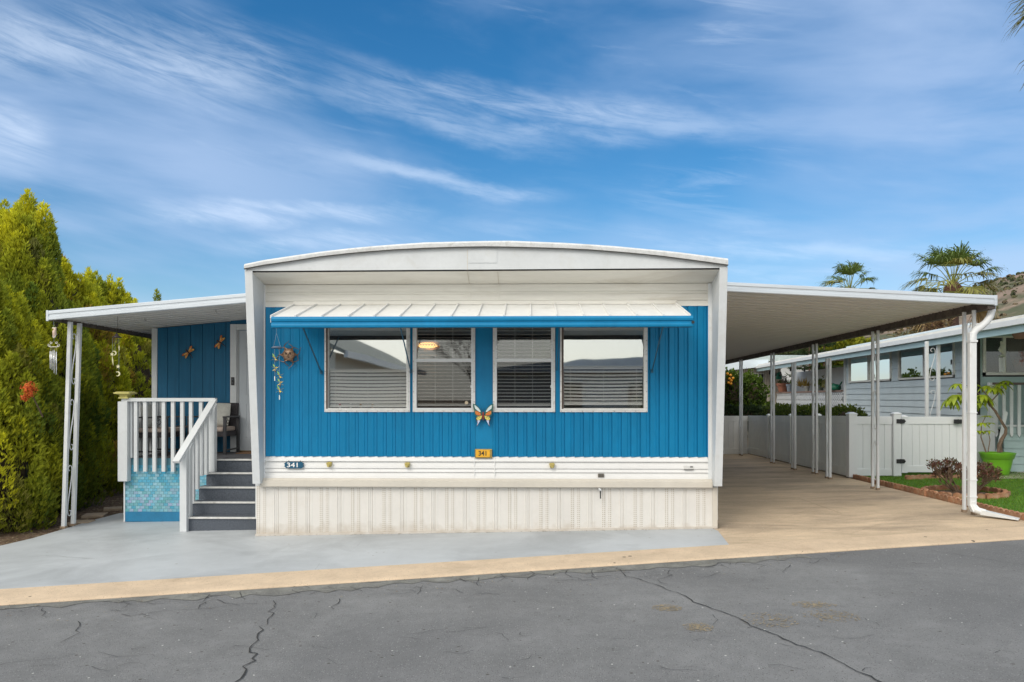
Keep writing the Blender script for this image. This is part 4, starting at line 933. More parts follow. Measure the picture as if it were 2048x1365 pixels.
def lattice_post(name, label, x, y, z0, z1, xt=None, gap=.2, wd=.05, m=None, scr=True, group=None, ax='y', lwd=None):
    t = thing(name, label, "post", (x, y, z0), group); xt = x if xt is None else xt; m = m or M_white2
    g = Vector((0, gap, 0)) if ax == 'y' else Vector((gap, 0, 0))
    for k in (0, 1):
        a = Vector((x, y, z0)) + g * k; b = Vector((xt, y, z1)) + g * k
        MB().bar(a, b, wd, wd, (0, 1, 0)).build("leg", m, t, bevel=.003)
        MB().box(a.x - wd * .7, a.x + wd * .7, a.y - wd * .7, a.y + wd * .7, z0 - .004, z0 + .03).build("foot", mat("rusty_foot", (.3, .22, .15), .8, var=.3, vscale=30), t)
    if scr:
        n_ = max(2, int((z1 - z0) / .82)); sp = (z1 - z0 - .1) / n_; mid = Vector((x, y, z0)) + g * .5
        for k in range(n_):
            zc = z0 + .05 + (k + .5) * sp; dxx = (xt - x) * (zc - z0) / (z1 - z0); pts = []
            for j in range(27):
                u = -1 + 2 * j / 26; s_ = math.copysign(1, u); au = abs(u)
                if au < .55: zz = u * sp * .46 / .55 * .72; off = math.sin(u / .55 * math.pi / 2) * gap * .24
                else:
                    th = (au - .55) / .45 * 4.6; rad = gap * .24 * (1 - (au - .55) / .45 * .55)
                    zz = s_ * (sp * .46 * .72 + math.sin(th) * rad * 1.1); off = s_ * (math.cos(th) * rad)
                pts.append(mid + Vector((dxx, 0, zc - z0 - 0)) + Vector((0, 0, zz)) + g.normalized() * off)
            MB().tube(pts, .0085, 5).build("scroll", m, t)
    return t
xpl = X_(138, 11.5)
lattice_post("lattice_post", "leaning white wrought iron post holding up the patio roof beside the hedge", X_(134, 11.5), 11.42, gz(-7, 11.5), P(145, 648, 11.42).z + .03, X_(147, 11.5), .24, .055)

# porch room
pr_ = thing("porch_room", "blue grooved porch room wall with white corner board beside the front door", "porch room", (-5.1, YD, 0))
xc0, xc1 = X_(304.5, YD), X_(315, YD)
x = xc1; pw_ = X_(347, YD) - X_(323, YD); dxl = X_(461.5, YD)
edges = [xc1] + [X_(v, YD) for v in (335, 358, 381, 405, 429, 452)] + [dxl]
for a, b in zip(edges[:-1], edges[1:]):
    za, zb = zroof(a) + .0, zroof(b)
    MB().hexa([(a + .004, YD, ZD - .1), (b - .004, YD, ZD - .1), (b - .004, YD + .05, ZD - .1), (a + .004, YD + .05, ZD - .1)], [(a + .004, YD, za), (b - .004, YD, zb), (b - .004, YD + .05, zb), (a + .004, YD + .05, za)]).build("grooved_board", M_blued, pr_)
MB().box(xc0, XL, YD + .012, YD + .1, 0, zroof(xc0)).build("wall_backing", M_blued, pr_)
MB().box(dxl, XL, YD, YD + .03, P(470, 649, YD).z, zroof(XL)).build("wall_over_door", M_blued, pr_)
MB().box(xc0, xc1, YD - .025, YD + .03, ZD - .3, zroof(xc0)).build("corner_board", M_white2, pr_, bevel=.004)
MB().box(xc0, xc0 + .08, YD + .03, 19, .0, 2.9).build("side_wall", M_blued, pr_)
dz1 = P(470, 649, YD).z
dfr = MB().box(dxl, X_(474, YD), YD - .03, YD + .02, ZD, dz1).box(X_(474, YD), X_(560, YD), YD - .03, YD + .02, dz1 - .10, dz1).build("door_frame", M_white2, pr_, bevel=.004)
MB().box(X_(473.5, YD), X_(478, YD), YD - .012, YD + .03, ZD, dz1 - .1).build("door_stop", mat("grey_trim", (.4, .41, .42), .5), dfr)
door = MB().box(X_(478.5, YD), X_(575, YD), YD - .004, YD + .03, ZD + .02, dz1 - .11).build("door", mat("pale_door_paint", (.52, .56, .60), .4), pr_)
for z0, z1 in ((ZD + .25, ZD + .85), (ZD + 1.0, ZD + 1.85)):
    for a, b, c_, d in ((X_(492, YD), X_(560, YD), z0, z0 + .012), (X_(492, YD), X_(560, YD), z1 - .012, z1), (X_(492, YD), X_(492, YD) + .012, z0, z1)):
        MB().box(a, b, YD - .012, YD - .003, c_, d).build("panel_moulding", MATS["pale_door_paint"], door)
MB().box(X_(478, YD), X_(575, YD), YD - .03, YD + .02, ZD, ZD + .025).build("threshold", mat("brass_threshold", (.25, .17, .08), .4, metal=.5), dfr)
c = P(465.5, 763, YD - .04); db = thing("doorbell", "black video doorbell on the white door frame", "doorbell", c)
MB().box(c.x - .028, c.x + .028, c.y - .012, c.y + .012, c.z - .07, c.z + .07).build("case", M_black, db, bevel=.008)
MB().lathe([(.012, -.003), (.012, 0)], (c.x, c.y - .012, c.z + .035), 12, 'y').build("camera_eye", mat("lens_grey", (.15, .15, .17), .15), db)
MB().lathe([(.014, -.003), (.014, 0)], (c.x, c.y - .012, c.z - .03), 12, 'y').build("button", mat("button_grey", (.08, .08, .09), .3), db)

# deck
dxL, dxR = X_(249, YP), XL
deck = thing("porch_deck", "raised porch deck with blue mosaic tiled front and grey carpeted floor", "deck", ((dxL + dxR) / 2, YP, gz(-6, YP)))
M_carp = mat("blue_grey_carpet", (0.10, 0.115, 0.14), 0.95, var=.28, vscale=60, bump=.8, bscale=250)
M_carpf = mat("deck_floor_carpet", (0.10, 0.10, 0.11), 0.95, var=.2, vscale=40)
MB().box(dxL, dxR, YP + .02, YD, ZD - .06, ZD).build("deck_floor", M_carpf, deck)
gzp = gz(dxL, YP)
zbl = P(300, 1024, YP).z; ztl = P(300, 917, YP).z; dxm = X_(413, YP)
M_pblue = mat("panel_blue_paint", (.012, .17, .33), .5, var=.1, vscale=6)
MB().box(dxL, X_(433, YP), YP + .012, YP + .03, gzp + .01, ZD - .02).build("front_panel", M_pblue, deck)
MB().box(dxL, dxL + .03, YP + .03, YD, gzp + .01, ZD - .06).build("side_panel", M_white2, deck)
# mosaic tiles
M_tile = bpy.data.materials.new("mosaic_tile"); M_tile.use_nodes = True
N = M_tile.node_tree.nodes; L = M_tile.node_tree.links; b = N["Principled BSDF"]; b.inputs['Roughness'].default_value = .25
oi = N.new("ShaderNodeObjectInfo"); cr = N.new("ShaderNodeValToRGB"); sp = N.new("ShaderNodeSeparateXYZ"); L.new(oi.outputs['Location'], sp.inputs[0])
mr = N.new("ShaderNodeMapRange"); L.new(sp.outputs[2], mr.inputs[0]); mr.inputs[1].default_value = ztl; mr.inputs[2].default_value = zbl
ad = N.new("ShaderNodeMath"); ad.operation = 'MULTIPLY_ADD'; L.new(oi.outputs['Random'], ad.inputs[0]); ad.inputs[1].default_value = .62; 
ml_ = N.new("ShaderNodeMath"); ml_.operation = 'MULTIPLY'; L.new(mr.outputs[0], ml_.inputs[0]); ml_.inputs[1].default_value = .38; L.new(ml_.outputs[0], ad.inputs[2])
L.new(ad.outputs[0], cr.inputs[0]); e = cr.color_ramp.elements
e[0].position = 0; e[0].color = (.01, .22, .42, 1); e[1].position = 1; e[1].color = (.30, .33, .52, 1)
for p_, c_ in ((.15, (.05, .34, .52, 1)), (.3, (.20, .48, .62, 1)), (.45, (.07, .33, .47, 1)), (.6, (.28, .50, .60, 1)), (.75, (.12, .36, .40, 1)), (.88, (.30, .40, .56, 1))):
    q = e.new(p_); q.color = c_
nn = N.new("ShaderNodeTexNoise"); nn.inputs['Scale'].default_value = 60; tcn = N.new("ShaderNodeTexCoord"); L.new(tcn.outputs['Object'], nn.inputs[0])
hsn = N.new("ShaderNodeHueSaturation"); L.new(cr.outputs[0], hsn.inputs['Color']); mm = N.new("ShaderNodeMapRange"); L.new(nn.outputs['Fac'], mm.inputs[0]); mm.inputs[3].default_value = .7; mm.inputs[4].default_value = 1.25
L.new(mm.outputs[0], hsn.inputs['Value']); L.new(hsn.outputs[0], b.inputs['Base Color'])
tw, th = .0685, .0462
tme = local_mesh(MB().box(-tw / 2 + .0022, tw / 2 - .0022, -.006, .0, -th / 2 + .002, th / 2 - .002), "tile", M_tile)
rows = int(round((ztl - zbl) / th)); cnt = 0
for r_i in range(rows):
    z = zbl + (r_i + .5) * th; x = dxL + .006 + tw / 2 - (tw / 2 if r_i % 2 else 0)
    while x < dxm and cnt < 299:
        if x - tw / 2 > dxL - .002: shared(tme, "tile", (x, YP + .011 + rnd.uniform(-.0015, .0015), z), deck); cnt += 1
        x += tw
MB().box(dxL, dxm, YP + .0085, YP + .0115, zbl, ztl).build("grout", mat("grout_blue", (.10, .24, .30), .8), deck)
MB().box(dxL - .012, dxL + .008, YP - .004, YP + .03, gzp + .01, ZD - .02).build("edge_trim", M_white2, deck)
MB().box(dxL, dxm, YP + .004, YP + .013, gzp + .01, zbl).build("kick_board", M_pblue, deck)
c = G(243, 1024); MB().box(-6.43, -6.37, 12.15, 12.25, gzp, .35).build("brick_pier", mat("pier_block", (.25, .19, .14), .9, var=.3, vscale=20), deck)

# railing (front, left return)
rail = thing("deck_railing", "white painted wooden railing round the porch deck", "railing", (X_(340, YP), YP, ZD))
rt_, rb_ = P(300, 796.5, YP).z, P(300, 803.5, YP).z
YR = YP - .06
MB().box(X_(245, YR), X_(432, YR), YR - .04, YR + .05, rb_, rt_).build("top_rail", M_white, rail, bevel=.004)
MB().box(X_(239, YR), X_(258, YR), YR - .055, YR + .06, P(0, 962, YR).z, rb_).build("corner_post", M_white, rail, bevel=.005)
MB().box(X_(259, YR), X_(263, YR), YR + .02, YR + .09, ZD, rb_).build("inner_post", M_white, rail)
bme = None
for i, px in enumerate((272, 290.5, 309, 327.5, 346, 364.5, 382, 402)):
    zb_ = P(0, 943, YR).z if i < 6 else ZD
    MB().box(X_(px - 3.4, YR), X_(px + 3.4, YR), YR - .018, YR + .03, zb_, rb_).build("baluster", M_white, rail, bevel=.002)
YL0, YL1 = YR + .1, YD - .02; xs_ = dxL + .02
MB().box(xs_, xs_ + .06, YL0, YL1, rb_, rt_).build("side_rail", M_white, rail)
for k in range(11): MB().box(xs_, xs_ + .035, YL0 + .02 + k * .115, YL0 + .065 + k * .115, ZD, rb_).build("baluster", M_white, rail)
# finial cap
c = P(251, 797, YR); fn = MB(); x_, y_, z_ = c
for w0, w1, h0, h1 in ((.075, .075, -.005, .018), (.06, .066, .018, .05), (.066, .125, .05, .072), (.125, .125, .072, .09), (.125, .085, .09, .105)):
    fn.hexa([(x_ - w0, y_ - w0, z_ + h0), (x_ + w0, y_ - w0, z_ + h0), (x_ + w0, y_ + w0, z_ + h0), (x_ - w0, y_ + w0, z_ + h0)], [(x_ - w1, y_ - w1, z_ + h1), (x_ + w1, y_ - w1, z_ + h1), (x_ + w1, y_ + w1, z_ + h1), (x_ - w1, y_ + w1, z_ + h1)])
fn.build("post_cap", mat("yellow_cap_paint", (.52, .47, .15), .5, var=.12, vscale=20), rail)

# stairs
SY, SX0, SX1, TR = 10.98, X_(369, 10.98), XL - .015, .215
st_ = thing("porch_stairs", "five carpeted blue grey porch steps with white nosings", "stairs", ((SX0 + SX1) / 2, SY, gz(SX0, SY)))
lx = [369, 382, 397.5, 412.5, 433]
zst = [P(430, yy, SY + i * TR).z for i, yy in enumerate((1034.6, 1003.8, 973.9, 945.5, 918.5))]
g0_ = gz(SX0, SY) + .002
for i in range(5):
    x0 = X_(lx[i], SY + i * TR); zp = g0_ if i == 0 else zst[i - 1]; y0 = SY + i * TR
    yb_ = YP + .03 if i < 4 else YP + .1
    MB().box(x0, SX1, y0, y0 + .02, zp + .001, zst[i] - .022).build("riser", M_carp, st_)
    if i < 4: MB().box(x0, SX1, y0 + .004, y0 + TR - .001, zst[i] - .022, zst[i]).build("tread", M_carp, st_)
    MB().box(x0 - .01, SX1, y0 - .022, y0 + .003, zst[i] - .024, zst[i] + .003).build("nosing", mat("nosing_white", (.62, .62, .60), .5, var=.12, vscale=10, stain=(.3, .29, .27), stscale=9, stlo=.52, sthi=.75), st_, bevel=.003)
    if i < 4: MB().box(x0, x0 + .018, y0 + .02, YP + .02, zp, zst[i] - .022).build("stringer", M_white2, st_)
# stair railing
sr = thing("stair_railing", "sloping white wooden handrail with balusters beside the porch steps", "railing", (SX0, SY, g0_))
pa, pb = P(352, 925, 10.73), P(428, 800, YR + .0)
M_ = M_white; d = (pb - pa).normalized()
MB().bar(pa, pb, .105, .045, (0, 0, 1)).build("handrail", M_, sr, bevel=.005)
pl = P(372, 925, SY - .05)
def zr(y): return pa.z + (pb.z - pa.z) * (y - pa.y) / (pb.y - pa.y) - .02
def xr(y): return pa.x + (pb.x - pa.x) * (y - pa.y) / (pb.y - pa.y)
def slopebox(name, xa, xb, y0, y1, z0):
    return MB().add([(xa, y0, z0), (xb, y0, z0), (xb, y1, z0), (xa, y1, z0), (xa, y0, zr(y0)), (xb, y0, zr(y0)), (xb, y1, zr(y1)), (xa, y1, zr(y1))], [(0, 3, 2, 1), (4, 5, 6, 7), (0, 1, 5, 4), (1, 2, 6, 5), (2, 3, 7, 6), (3, 0, 4, 7)]).build(name, M_, sr, bevel=.003)
slopebox("newel_post", X_(360.5, 10.92), X_(374, 10.92), 10.90, 10.98, g0_)
slopebox("newel_post", X_(374.5, 11.0), X_(381, 11.0), 10.985, 11.07, zst[0])
for px, y0, st__ in ((385, 11.17, 0), (394, 11.30, 1), (403, 11.42, 2), (412, 11.55, 2)):
    slopebox("baluster", X_(px - 3.6, y0), X_(px + 2.6, y0), y0, y0 + .055, zst[min(4, st__ + 1)] - .03 if st__ else zst[1] - .03)
slopebox("top_post", X_(419, 11.74), X_(431, 11.74), 11.70, 11.80, zst[3])

# patio chairs
M_cush = mat("beige_cushion", (.46, .38, .33), .9, var=.1, vscale=8, bump=.3, bscale=90); M_pil = mat("striped_grey_pillow", (.5, .5, .46), .9, var=.1, vscale=30)
M_wick = mat("dark_wicker", (.05, .045, .05), .8, var=.4, vscale=60, bump=.8, bscale=120)
def armchair(name, label, x, y, rz, wdt=.6, pil=None):
    t = thing(name, label, "chair", (x, y, ZD), "dark patio chairs on the porch deck"); h = wdt / 2
    def put(mb, n, m, **k):
        c_, s_ = math.cos(rz), math.sin(rz); mb.v = [(x + vx * c_ - vy * s_, y + vx * s_ + vy * c_, ZD + vz) for vx, vy, vz in mb.v]; return mb.build(n, m, t, **k)
    for sx in (-1, 1):
        for yy in (-.3, .27): put(MB().box(sx * h - .022, sx * h + .022, yy - .022, yy + .022, 0, .62), "leg", M_bronze)
        put(MB().box(sx * h - .03, sx * h + .03, -.33, .30, .615, .64), "arm", M_bronze, bevel=.004)
        put(MB().tube([(sx * h, -.2, .60), (sx * h, -.12, .55), (sx * h, -.18, .51), (sx * h, -.22, .55), (sx * h, -.19, .575)], .006, 5), "scroll", M_bronze)
        put(MB().box(sx * h - .012, sx * h + .012, -.28, .26, .06, .085), "stretcher", M_bronze)
    put(MB().box(-h + .02, h - .02, -.31, .28, .30, .38), "seat_apron", M_wick)
    put(MB().box(-h + .03, h - .03, -.31, .24, .38, .455), "seat", M_cush, bevel=.025)
    put(MB().hexa([(-h + .02, .22, .34), (h - .02, .22, .34), (h - .02, .27, .34), (-h + .02, .27, .34)], [(-h + .02, .33, .86), (h - .02, .33, .86), (h - .02, .37, .86), (-h + .02, .37, .86)]), "backrest", M_wick, bevel=.01)
    pm = MB(); cx_, sgn = (0.0, 1)
    nn_ = 10; vs = []; fs = []
    for i in range(nn_ + 1):
        for j in range(nn_ + 1):
            u, v_ = i / nn_ * 2 - 1, j / nn_ * 2 - 1; th_ = .075 * (1 - u * u) ** .5 * (1 - v_ * v_) ** .5 if abs(u) < 1 and abs(v_) < 1 else 0
            k_ = 1 - .06 * (abs(u * v_))
            for sg in (0, 1): vs.append((u * .21 * k_ + cx_, .15 + v_ * .06 + (th_ if sg else -th_), .66 + v_ * .2 * k_))
    def ix(i, j, s__): return (i * (nn_ + 1) + j) * 2 + s__
    for i in range(nn_):
        for j in range(nn_):
            fs += [(ix(i, j, 0), ix(i + 1, j, 0), ix(i + 1, j + 1, 0), ix(i, j + 1, 0)), (ix(i, j, 1), ix(i, j + 1, 1), ix(i + 1, j + 1, 1), ix(i + 1, j, 1))]
    pm.add(vs, fs); c_, s_ = math.cos(rz), math.sin(rz); pm.v = [(x + vx * c_ - vy * s_, y + vx * s_ + vy * c_, ZD + vz) for vx, vy, vz in pm.v]
    o = pm.build("pillow", M_pil, None, smooth=True)
    tag(o, pil, "pillow", "pillows on the porch chairs")
armchair("patio_chair", "dark patio armchair turned sideways against the porch railing", X_(312, 12.45), 12.5, R(90), .62, "grey pillow leaning on the sideways chair by the railing")
armchair("patio_chair", "dark patio armchair against the blue wall beside the front door", X_(430, 12.9), 12.88, 0, .6, "pale pillow on the chair beside the front door")
stb = thing("side_table", "low dark side table between the two porch chairs", "table", (X_(372, 12.9), 12.95, ZD))
tx = X_(372, 12.9); MB().box(tx - .2, tx + .2, 12.75, 13.1, ZD + .44, ZD + .47).build("table_top", M_bronze, stb, bevel=.004)
for a in (-.17, .17):
    for b_ in (12.78, 13.07): MB().box(tx + a - .015, tx + a + .015, b_ - .015, b_ + .015, ZD, ZD + .44).build("leg", M_bronze, stb)
mt_ = thing("door_mat", "brown door mat in front of the pale front door", "door mat", (X_(500, 13.1), 12.95, ZD))
MB().box(X_(477, 12.9), X_(560, 12.9), 12.78, 13.2, ZD + .001, ZD + .014).build("mat", mat("coir_mat", (.22, .12, .06), .95, var=.3, vscale=40, bump=.6, bscale=200), mt_)

# dragonflies
def dragonfly(px, py, ang, lb):
    c = P(px, py, YD - .05); t = thing("metal_dragonfly", lb, "wall ornament", c, "metal dragonflies on the blue porch wall"); ca, sa = math.cos(ang), math.sin(ang)
    def tf(u, v_): return (c.x + u * ca - v_ * sa, c.z + u * sa + v_ * ca)
    cs = [mat("copper_wing", (.62, .16, .03), .4, var=.3, vscale=50), mat("gold_wing", (.70, .42, .10), .4, var=.3, vscale=50)]
    for s_ in (-1, 1):
        for k, (da, L_) in enumerate(((.25, .125), (-.30, .115))):
            u = lambda r_, w_: (da * r_ * 1.1 + w_, s_ * r_)
            pts = [(.012 * (1 - k * 2), 0), u(.05, .022), u(.09, .028), u(L_, .008), u(L_ - .01, -.014), u(.06, -.018)]
            MB().plate([tf(*p_) for p_ in pts], c.y - .003 - k * .002, c.y - k * .002 + .001).build("wing", cs[k], t)
            MB().plate([tf(p_[0] * .6 + .0, p_[1] * .72) for p_ in pts], c.y - .0075 - k * .001, c.y - .0048).build("wing_inlay", cs[1 - k], t)
            MB().tube([(tf(*pts[i])[0], c.y - .004, tf(*pts[i])[1]) for i in range(6)], .003, 4, True).build("wing_wire", M_rust, t)
    bpts = [tf(.06, 0), tf(.03, 0), tf(-.02, 0), tf(-.08, .005), tf(-.13, .015)]
    MB().tube([(a, c.y - .012, b_) for a, b_ in bpts], [.010, .013, .008, .006, .004], 6).build("body", mat("dark_copper", (.06, .025, .02), .5), t)
dragonfly(377, 705, R(135), "copper metal dragonfly ornament on the middle of the blue porch wall")
dragonfly(440, 685, R(150), "copper metal dragonfly ornament nearest the white door frame")

# seahorse wind chime, hanging from the roof corner
c = P(107.5, 643, 11.22); sc_ = thing("seahorse_wind_chime", "wind chime with seahorse topper scrolled bracket and silver tubes at the roof corner", "wind chime", c)
def q(px, py): v_ = P(px, py, c.y); return (v_.x, v_.y, v_.z)
M_shell = mat("painted_seahorse", (.62, .47, .38), .5, var=.2, vscale=30); M_iv = mat("ivory_metal", (.72, .70, .60), .45); M_silv = mat("silver_tube", (.75, .76, .78), .25, metal=.6)
MB().tube([q(107.5, 643), q(108, 655)], .002, 4).build("string", M_str, sc_)
MB().tube([q(105, 657), q(110.5, 658), q(108.5, 663), q(109.5, 669), (q(107, 673.5)), q(109.5, 674.5), q(109, 673)], [.008, .018, .028, .03, .012, .01, .006], 8).build("seahorse_body", M_shell, sc_, smooth=True)
MB().tube([q(109.5, 668), q(111, 671), q(110, 675), q(106.5, 675.5), q(105.5, 672), q(107, 671)], [.01, .010, .009, .008, .007, .004], 6).build("seahorse_tail", M_iv, sc_, smooth=True)
MB().tube([q(104.5, 655.5), q(108, 656.5), q(113, 655.5)], [.004, .008, .004], 5).build("crest", M_iv, sc_)
MB().tube([q(108, 675), q(108, 685)], .0018, 4).build("string", M_str, sc_)
for s_ in (-1, 1):
    for (cx_, cy_, r_, st0) in ((107.5 + s_ * 9, 691, 2.7, 0), (107.5 + s_ * 5, 686, 2.4, 1)):
        MB().tube([q(cx_ + s_ * r_ * (1 - j * .05) * math.cos(j * .6 - 1.2), cy_ + r_ * (1 - j * .05) * math.sin(j * .6 - 1.2)) for j in range(10)], .005, 5).build("scroll", M_iv, sc_)
MB().tube([q(97.5, 693), q(102, 694.5), q(107.5, 694), q(113, 694.5), q(117.5, 693)], .006, 5).build("bracket_bar", M_iv, sc_)
for px, y0, y1 in ((100.5, 703, 738), (104, 703, 740.5), (108.2, 701, 747), (112.5, 704, 749.5)):
    MB().tube([q(px, 694), q(px, y0)], .0012, 4).build("string", M_iv, sc_)
    MB().tube([q(px, y0), q(px, y1)], .0078, 8).build("tube", M_silv, sc_, smooth=True)
MB().tube([q(105, 700), q(105.4, 720)], .0012, 4).build("string", M_iv, sc_); MB().lathe([(.014, 0), (.014, .006)], q(105.4, 720), 10).build("clapper", M_rust, sc_)

# moon and star chime
c = P(235, 632, 11.6); c.z = zroof(c.x) + .02; mc_ = thing("moon_star_chime", "hanging chime with dark cap and cream moons and stars", "wind chime", c)
def q(px, py): v_ = P(px, py, c.y); return (v_.x, v_.y, v_.z)
M_cream2 = mat("cream_enamel", (.72, .68, .42), .5)
MB().tube([tuple(c), q(235, 650)], .003, 4).build("chain", M_rust, mc_)
for s_ in (-1, 1): MB().tube([q(235, 648), q(235 + s_ * 2.5, 668)], .0022, 4).build("hanger", M_rust, mc_)
MB().lathe([(.003, .06), (.015, .05), (.024, .03), (.03, .012), (.075, -.008), (.07, -.012)], q(233.5, 674), 16).build("cap", mat("bell_cap", (.10, .08, .09), .5, metal=.3), mc_, smooth=True)
MB().tube([q(234, 675), q(234.5, 688)], .007, 6).build("stem", M_rust, mc_)
for px, y0, y1 in ((225, 676, 704), (230, 676, 702), (237.8, 676, 742)): MB().tube([q(px, y0), q(px, y1)], .0016, 4).build("string", M_str, mc_)
def moon(px, py, r_, a0):
    cc_ = q(px, py); pts = [(cc_[0] + r_ * math.cos(a0 + t), cc_[2] + r_ * math.sin(a0 + t)) for t in np.linspace(-2.3, 2.3, 14)]
    pts += [(cc_[0] - r_ * .28 * math.cos(a0) + r_ * .72 * math.cos(a0 + t), cc_[2] - r_ * .28 * math.sin(a0) + r_ * .72 * math.sin(a0 + t)) for t in np.linspace(2.1, -2.1, 12)]
    return pts, cc_
def star(px, py, r_):
    cc_ = q(px, py); return [(cc_[0] + (r_ if k % 2 == 0 else r_ * .42) * math.sin(k * math.pi / 5), cc_[2] + (r_ if k % 2 == 0 else r_ * .42) * math.cos(k * math.pi / 5)) for k in range(10)]
def tri_plate(pts, y0, name):
    bm = bmesh.new(); vv = [bm.verts.new((x_, y0, z_)) for x_, z_ in pts]; f = bm.faces.new(vv); r_ = bmesh.ops.extrude_face_region(bm, geom=[f])
    for g in r_['geom']:
        if isinstance(g, bmesh.types.BMVert): g.co.y += .006
    bmesh.ops.recalc_face_normals(bm, faces=bm.faces); bmesh.ops.triangulate(bm, faces=bm.faces); me_ = bpy.data.meshes.new(name); bm.to_mesh(me_); bm.free()
    me_.transform(Matrix.Translation(-ORG[mc_.name])); me_.materials.append(M_cream2); return finish(bpy.data.objects.new(name, me_), mc_, ORG[mc_.name])
tri_plate(moon(228.5, 706.5, .036, .3)[0], c.y, "moon"); tri_plate(star(224.5, 709, .034), c.y - .01, "star")
tri_plate(star(236, 733.5, .034), c.y, "star"); tri_plate(moon(235.5, 748, .038, .1)[0], c.y, "moon")
MB().tube([q(224.5, 713), q(225.5, 722), q(226.5, 731)], [.004, .012, .003], 6).build("crescent_drop", M_cream2, mc_); MB().tube([q(238, 691), q(238.4, 696), q(238.5, 702)], [.003, .012, .003], 6).build("crescent_drop", M_cream2, mc_)

# ================================================================== CARPORT
YC = 11.0
cx1 = X_(1993, YC); cx0 = XR - .05
zf0 = P(1453, 582.5, YC).z; zf1 = P(1993, 611, YC).z
def zcar(x): return zf0 + (zf1 - zf0) * (x - X_(1453, YC)) / (cx1 - X_(1453, YC)) + .055
car = thing("carport", "long white metal carport roof sloping down to the right beside the home", "carport", (4.7, 18, 2.9))
def drop(y): return -.0085 * (y - YC)
me = pan(cx0, cx1 - .112, zcar(cx0), zcar(cx1 - .112), M_ceil2, wdt=.3)
y = YC + .04
while y < 26.8:
    shared(me, "roof_panel", (0, y, drop(y)), car); y += .3
fascia(cx0 - .05, zf0 + (zf0 - zf1) * .05, cx1, zf1, YC, car, .14)
MB().box(cx1 - .035, cx1 + .004, YC - .018, YC + .015, zf1 - .004, zf1 + .143).build("corner_cap", M_fas, car, bevel=.003)
MB().hexa([(cx1 - .11, YC + .02, zf1 - .05), (cx1, YC + .02, zf1 - .05), (cx1, YC + .02, zf1 + .12), (cx1 - .11, YC + .02, zf1 + .12)],
          [(cx1 - .11, 26.8, zf1 - .05 + drop(26.8)), (cx1, 26.8, zf1 - .05 + drop(26.8)), (cx1, 26.8, zf1 + .12 + drop(26.8)), (cx1 - .11, 26.8, zf1 + .12 + drop(26.8))]).build("side_gutter", M_rust, car)
XB = 6.5
for i in range(5):
    y0 = [11.32, 14.38, 17.42, 20.45, 23.5][i]; x0 = XB
    lb = ["white wrought iron carport post nearest the street beside the downspout", "second white wrought iron carport post at the lawn edge", "third carport post in front of the receding white fence", "fourth carport post far down the driveway", "fifth carport post by the back fence"][i]
    lattice_post("carport_post", lb, x0 + (.01 if i == 0 else 0), y0, gz(x0, y0), zcar(cx1 - .1) - .09 + drop(y0), None, .22 if i else .25, .043, M_white2, True, "posts of the carport")
# downspout
ds = thing("downspout", "white metal downspout curving from the carport gutter to the driveway", "downspout", (6.62, 11.2, gz(6.6, 11.2)))
def q(px, py, Y=11.15): v_ = P(px, py, Y); return v_
MB().bar(q(1944, 665), q(1944, 1013), .098, .075, (0, 1, 0)).build("pipe", M_white2, ds, bevel=.008)
el_ = MB(); pts = [q(1984, 612), q(1983.5, 622), q(1980, 634), q(1972, 645), q(1960, 655), q(1951, 661), q(1946, 668), q(1944, 680)]
el_.tube([pts[0]] + pts[1:] + [q(1944, 686)], .05, 10)
el_.build("elbow", M_white2, ds, smooth=True)
MB().box(q(1944, 683).x - .055, q(1944, 683).x + .055, 11.10, 11.2, q(1944, 685).z, q(1944, 681).z).build("strap", M_white2, ds)
for py in (826, 960, 994): MB().box(q(1944, py).x - .053, q(1944, py).x + .053, 11.105, 11.195, q(1944, py).z - .008, q(1944, py).z + .008).build("strap", M_white2, ds)
zg = gz(6.7, 11); xq = q(1944, 1010).x
p0, p1, p2, p3 = Vector((xq, 11.15, zg + .16)), Vector((xq + .03, 11.12, zg + .09)), Vector((xq + .13, 11.05, zg + .055)), Vector((xq + .40, 10.72, zg + .012))
sh = MB().hexa([p0 + Vector((-.05, -.04, 0)), p0 + Vector((.05, -.04, 0)), p0 + Vector((.05, .04, 0)), p0 + Vector((-.05, .04, 0))], [p1 + Vector((-.05, -.04, -.03)), p1 + Vector((.05, -.04, .02)), p1 + Vector((.05, .04, .02)), p1 + Vector((-.05, .04, -.03))])
sh.tube([p0 + Vector((0, 0, .05)), p0, p1, p2], [.05, .05, .052, .05], 10)
a_, b_ = p2 - (p3 - p2).normalized() * .06, p3; sv = Vector((.035, .045, 0))
sh.hexa([a_ - sv + Vector((0, 0, -.035)), a_ + sv + Vector((0, 0, -.035)), a_ + sv + Vector((0, 0, .04)), a_ - sv + Vector((0, 0, .04))], [b_ - sv * 1.7, b_ + sv * 1.7, b_ + sv * 1.7 + Vector((0, 0, .012)), b_ - sv * 1.7 + Vector((0, 0, .012))]); sh.build("shoe", M_white2, ds, bevel=.004)

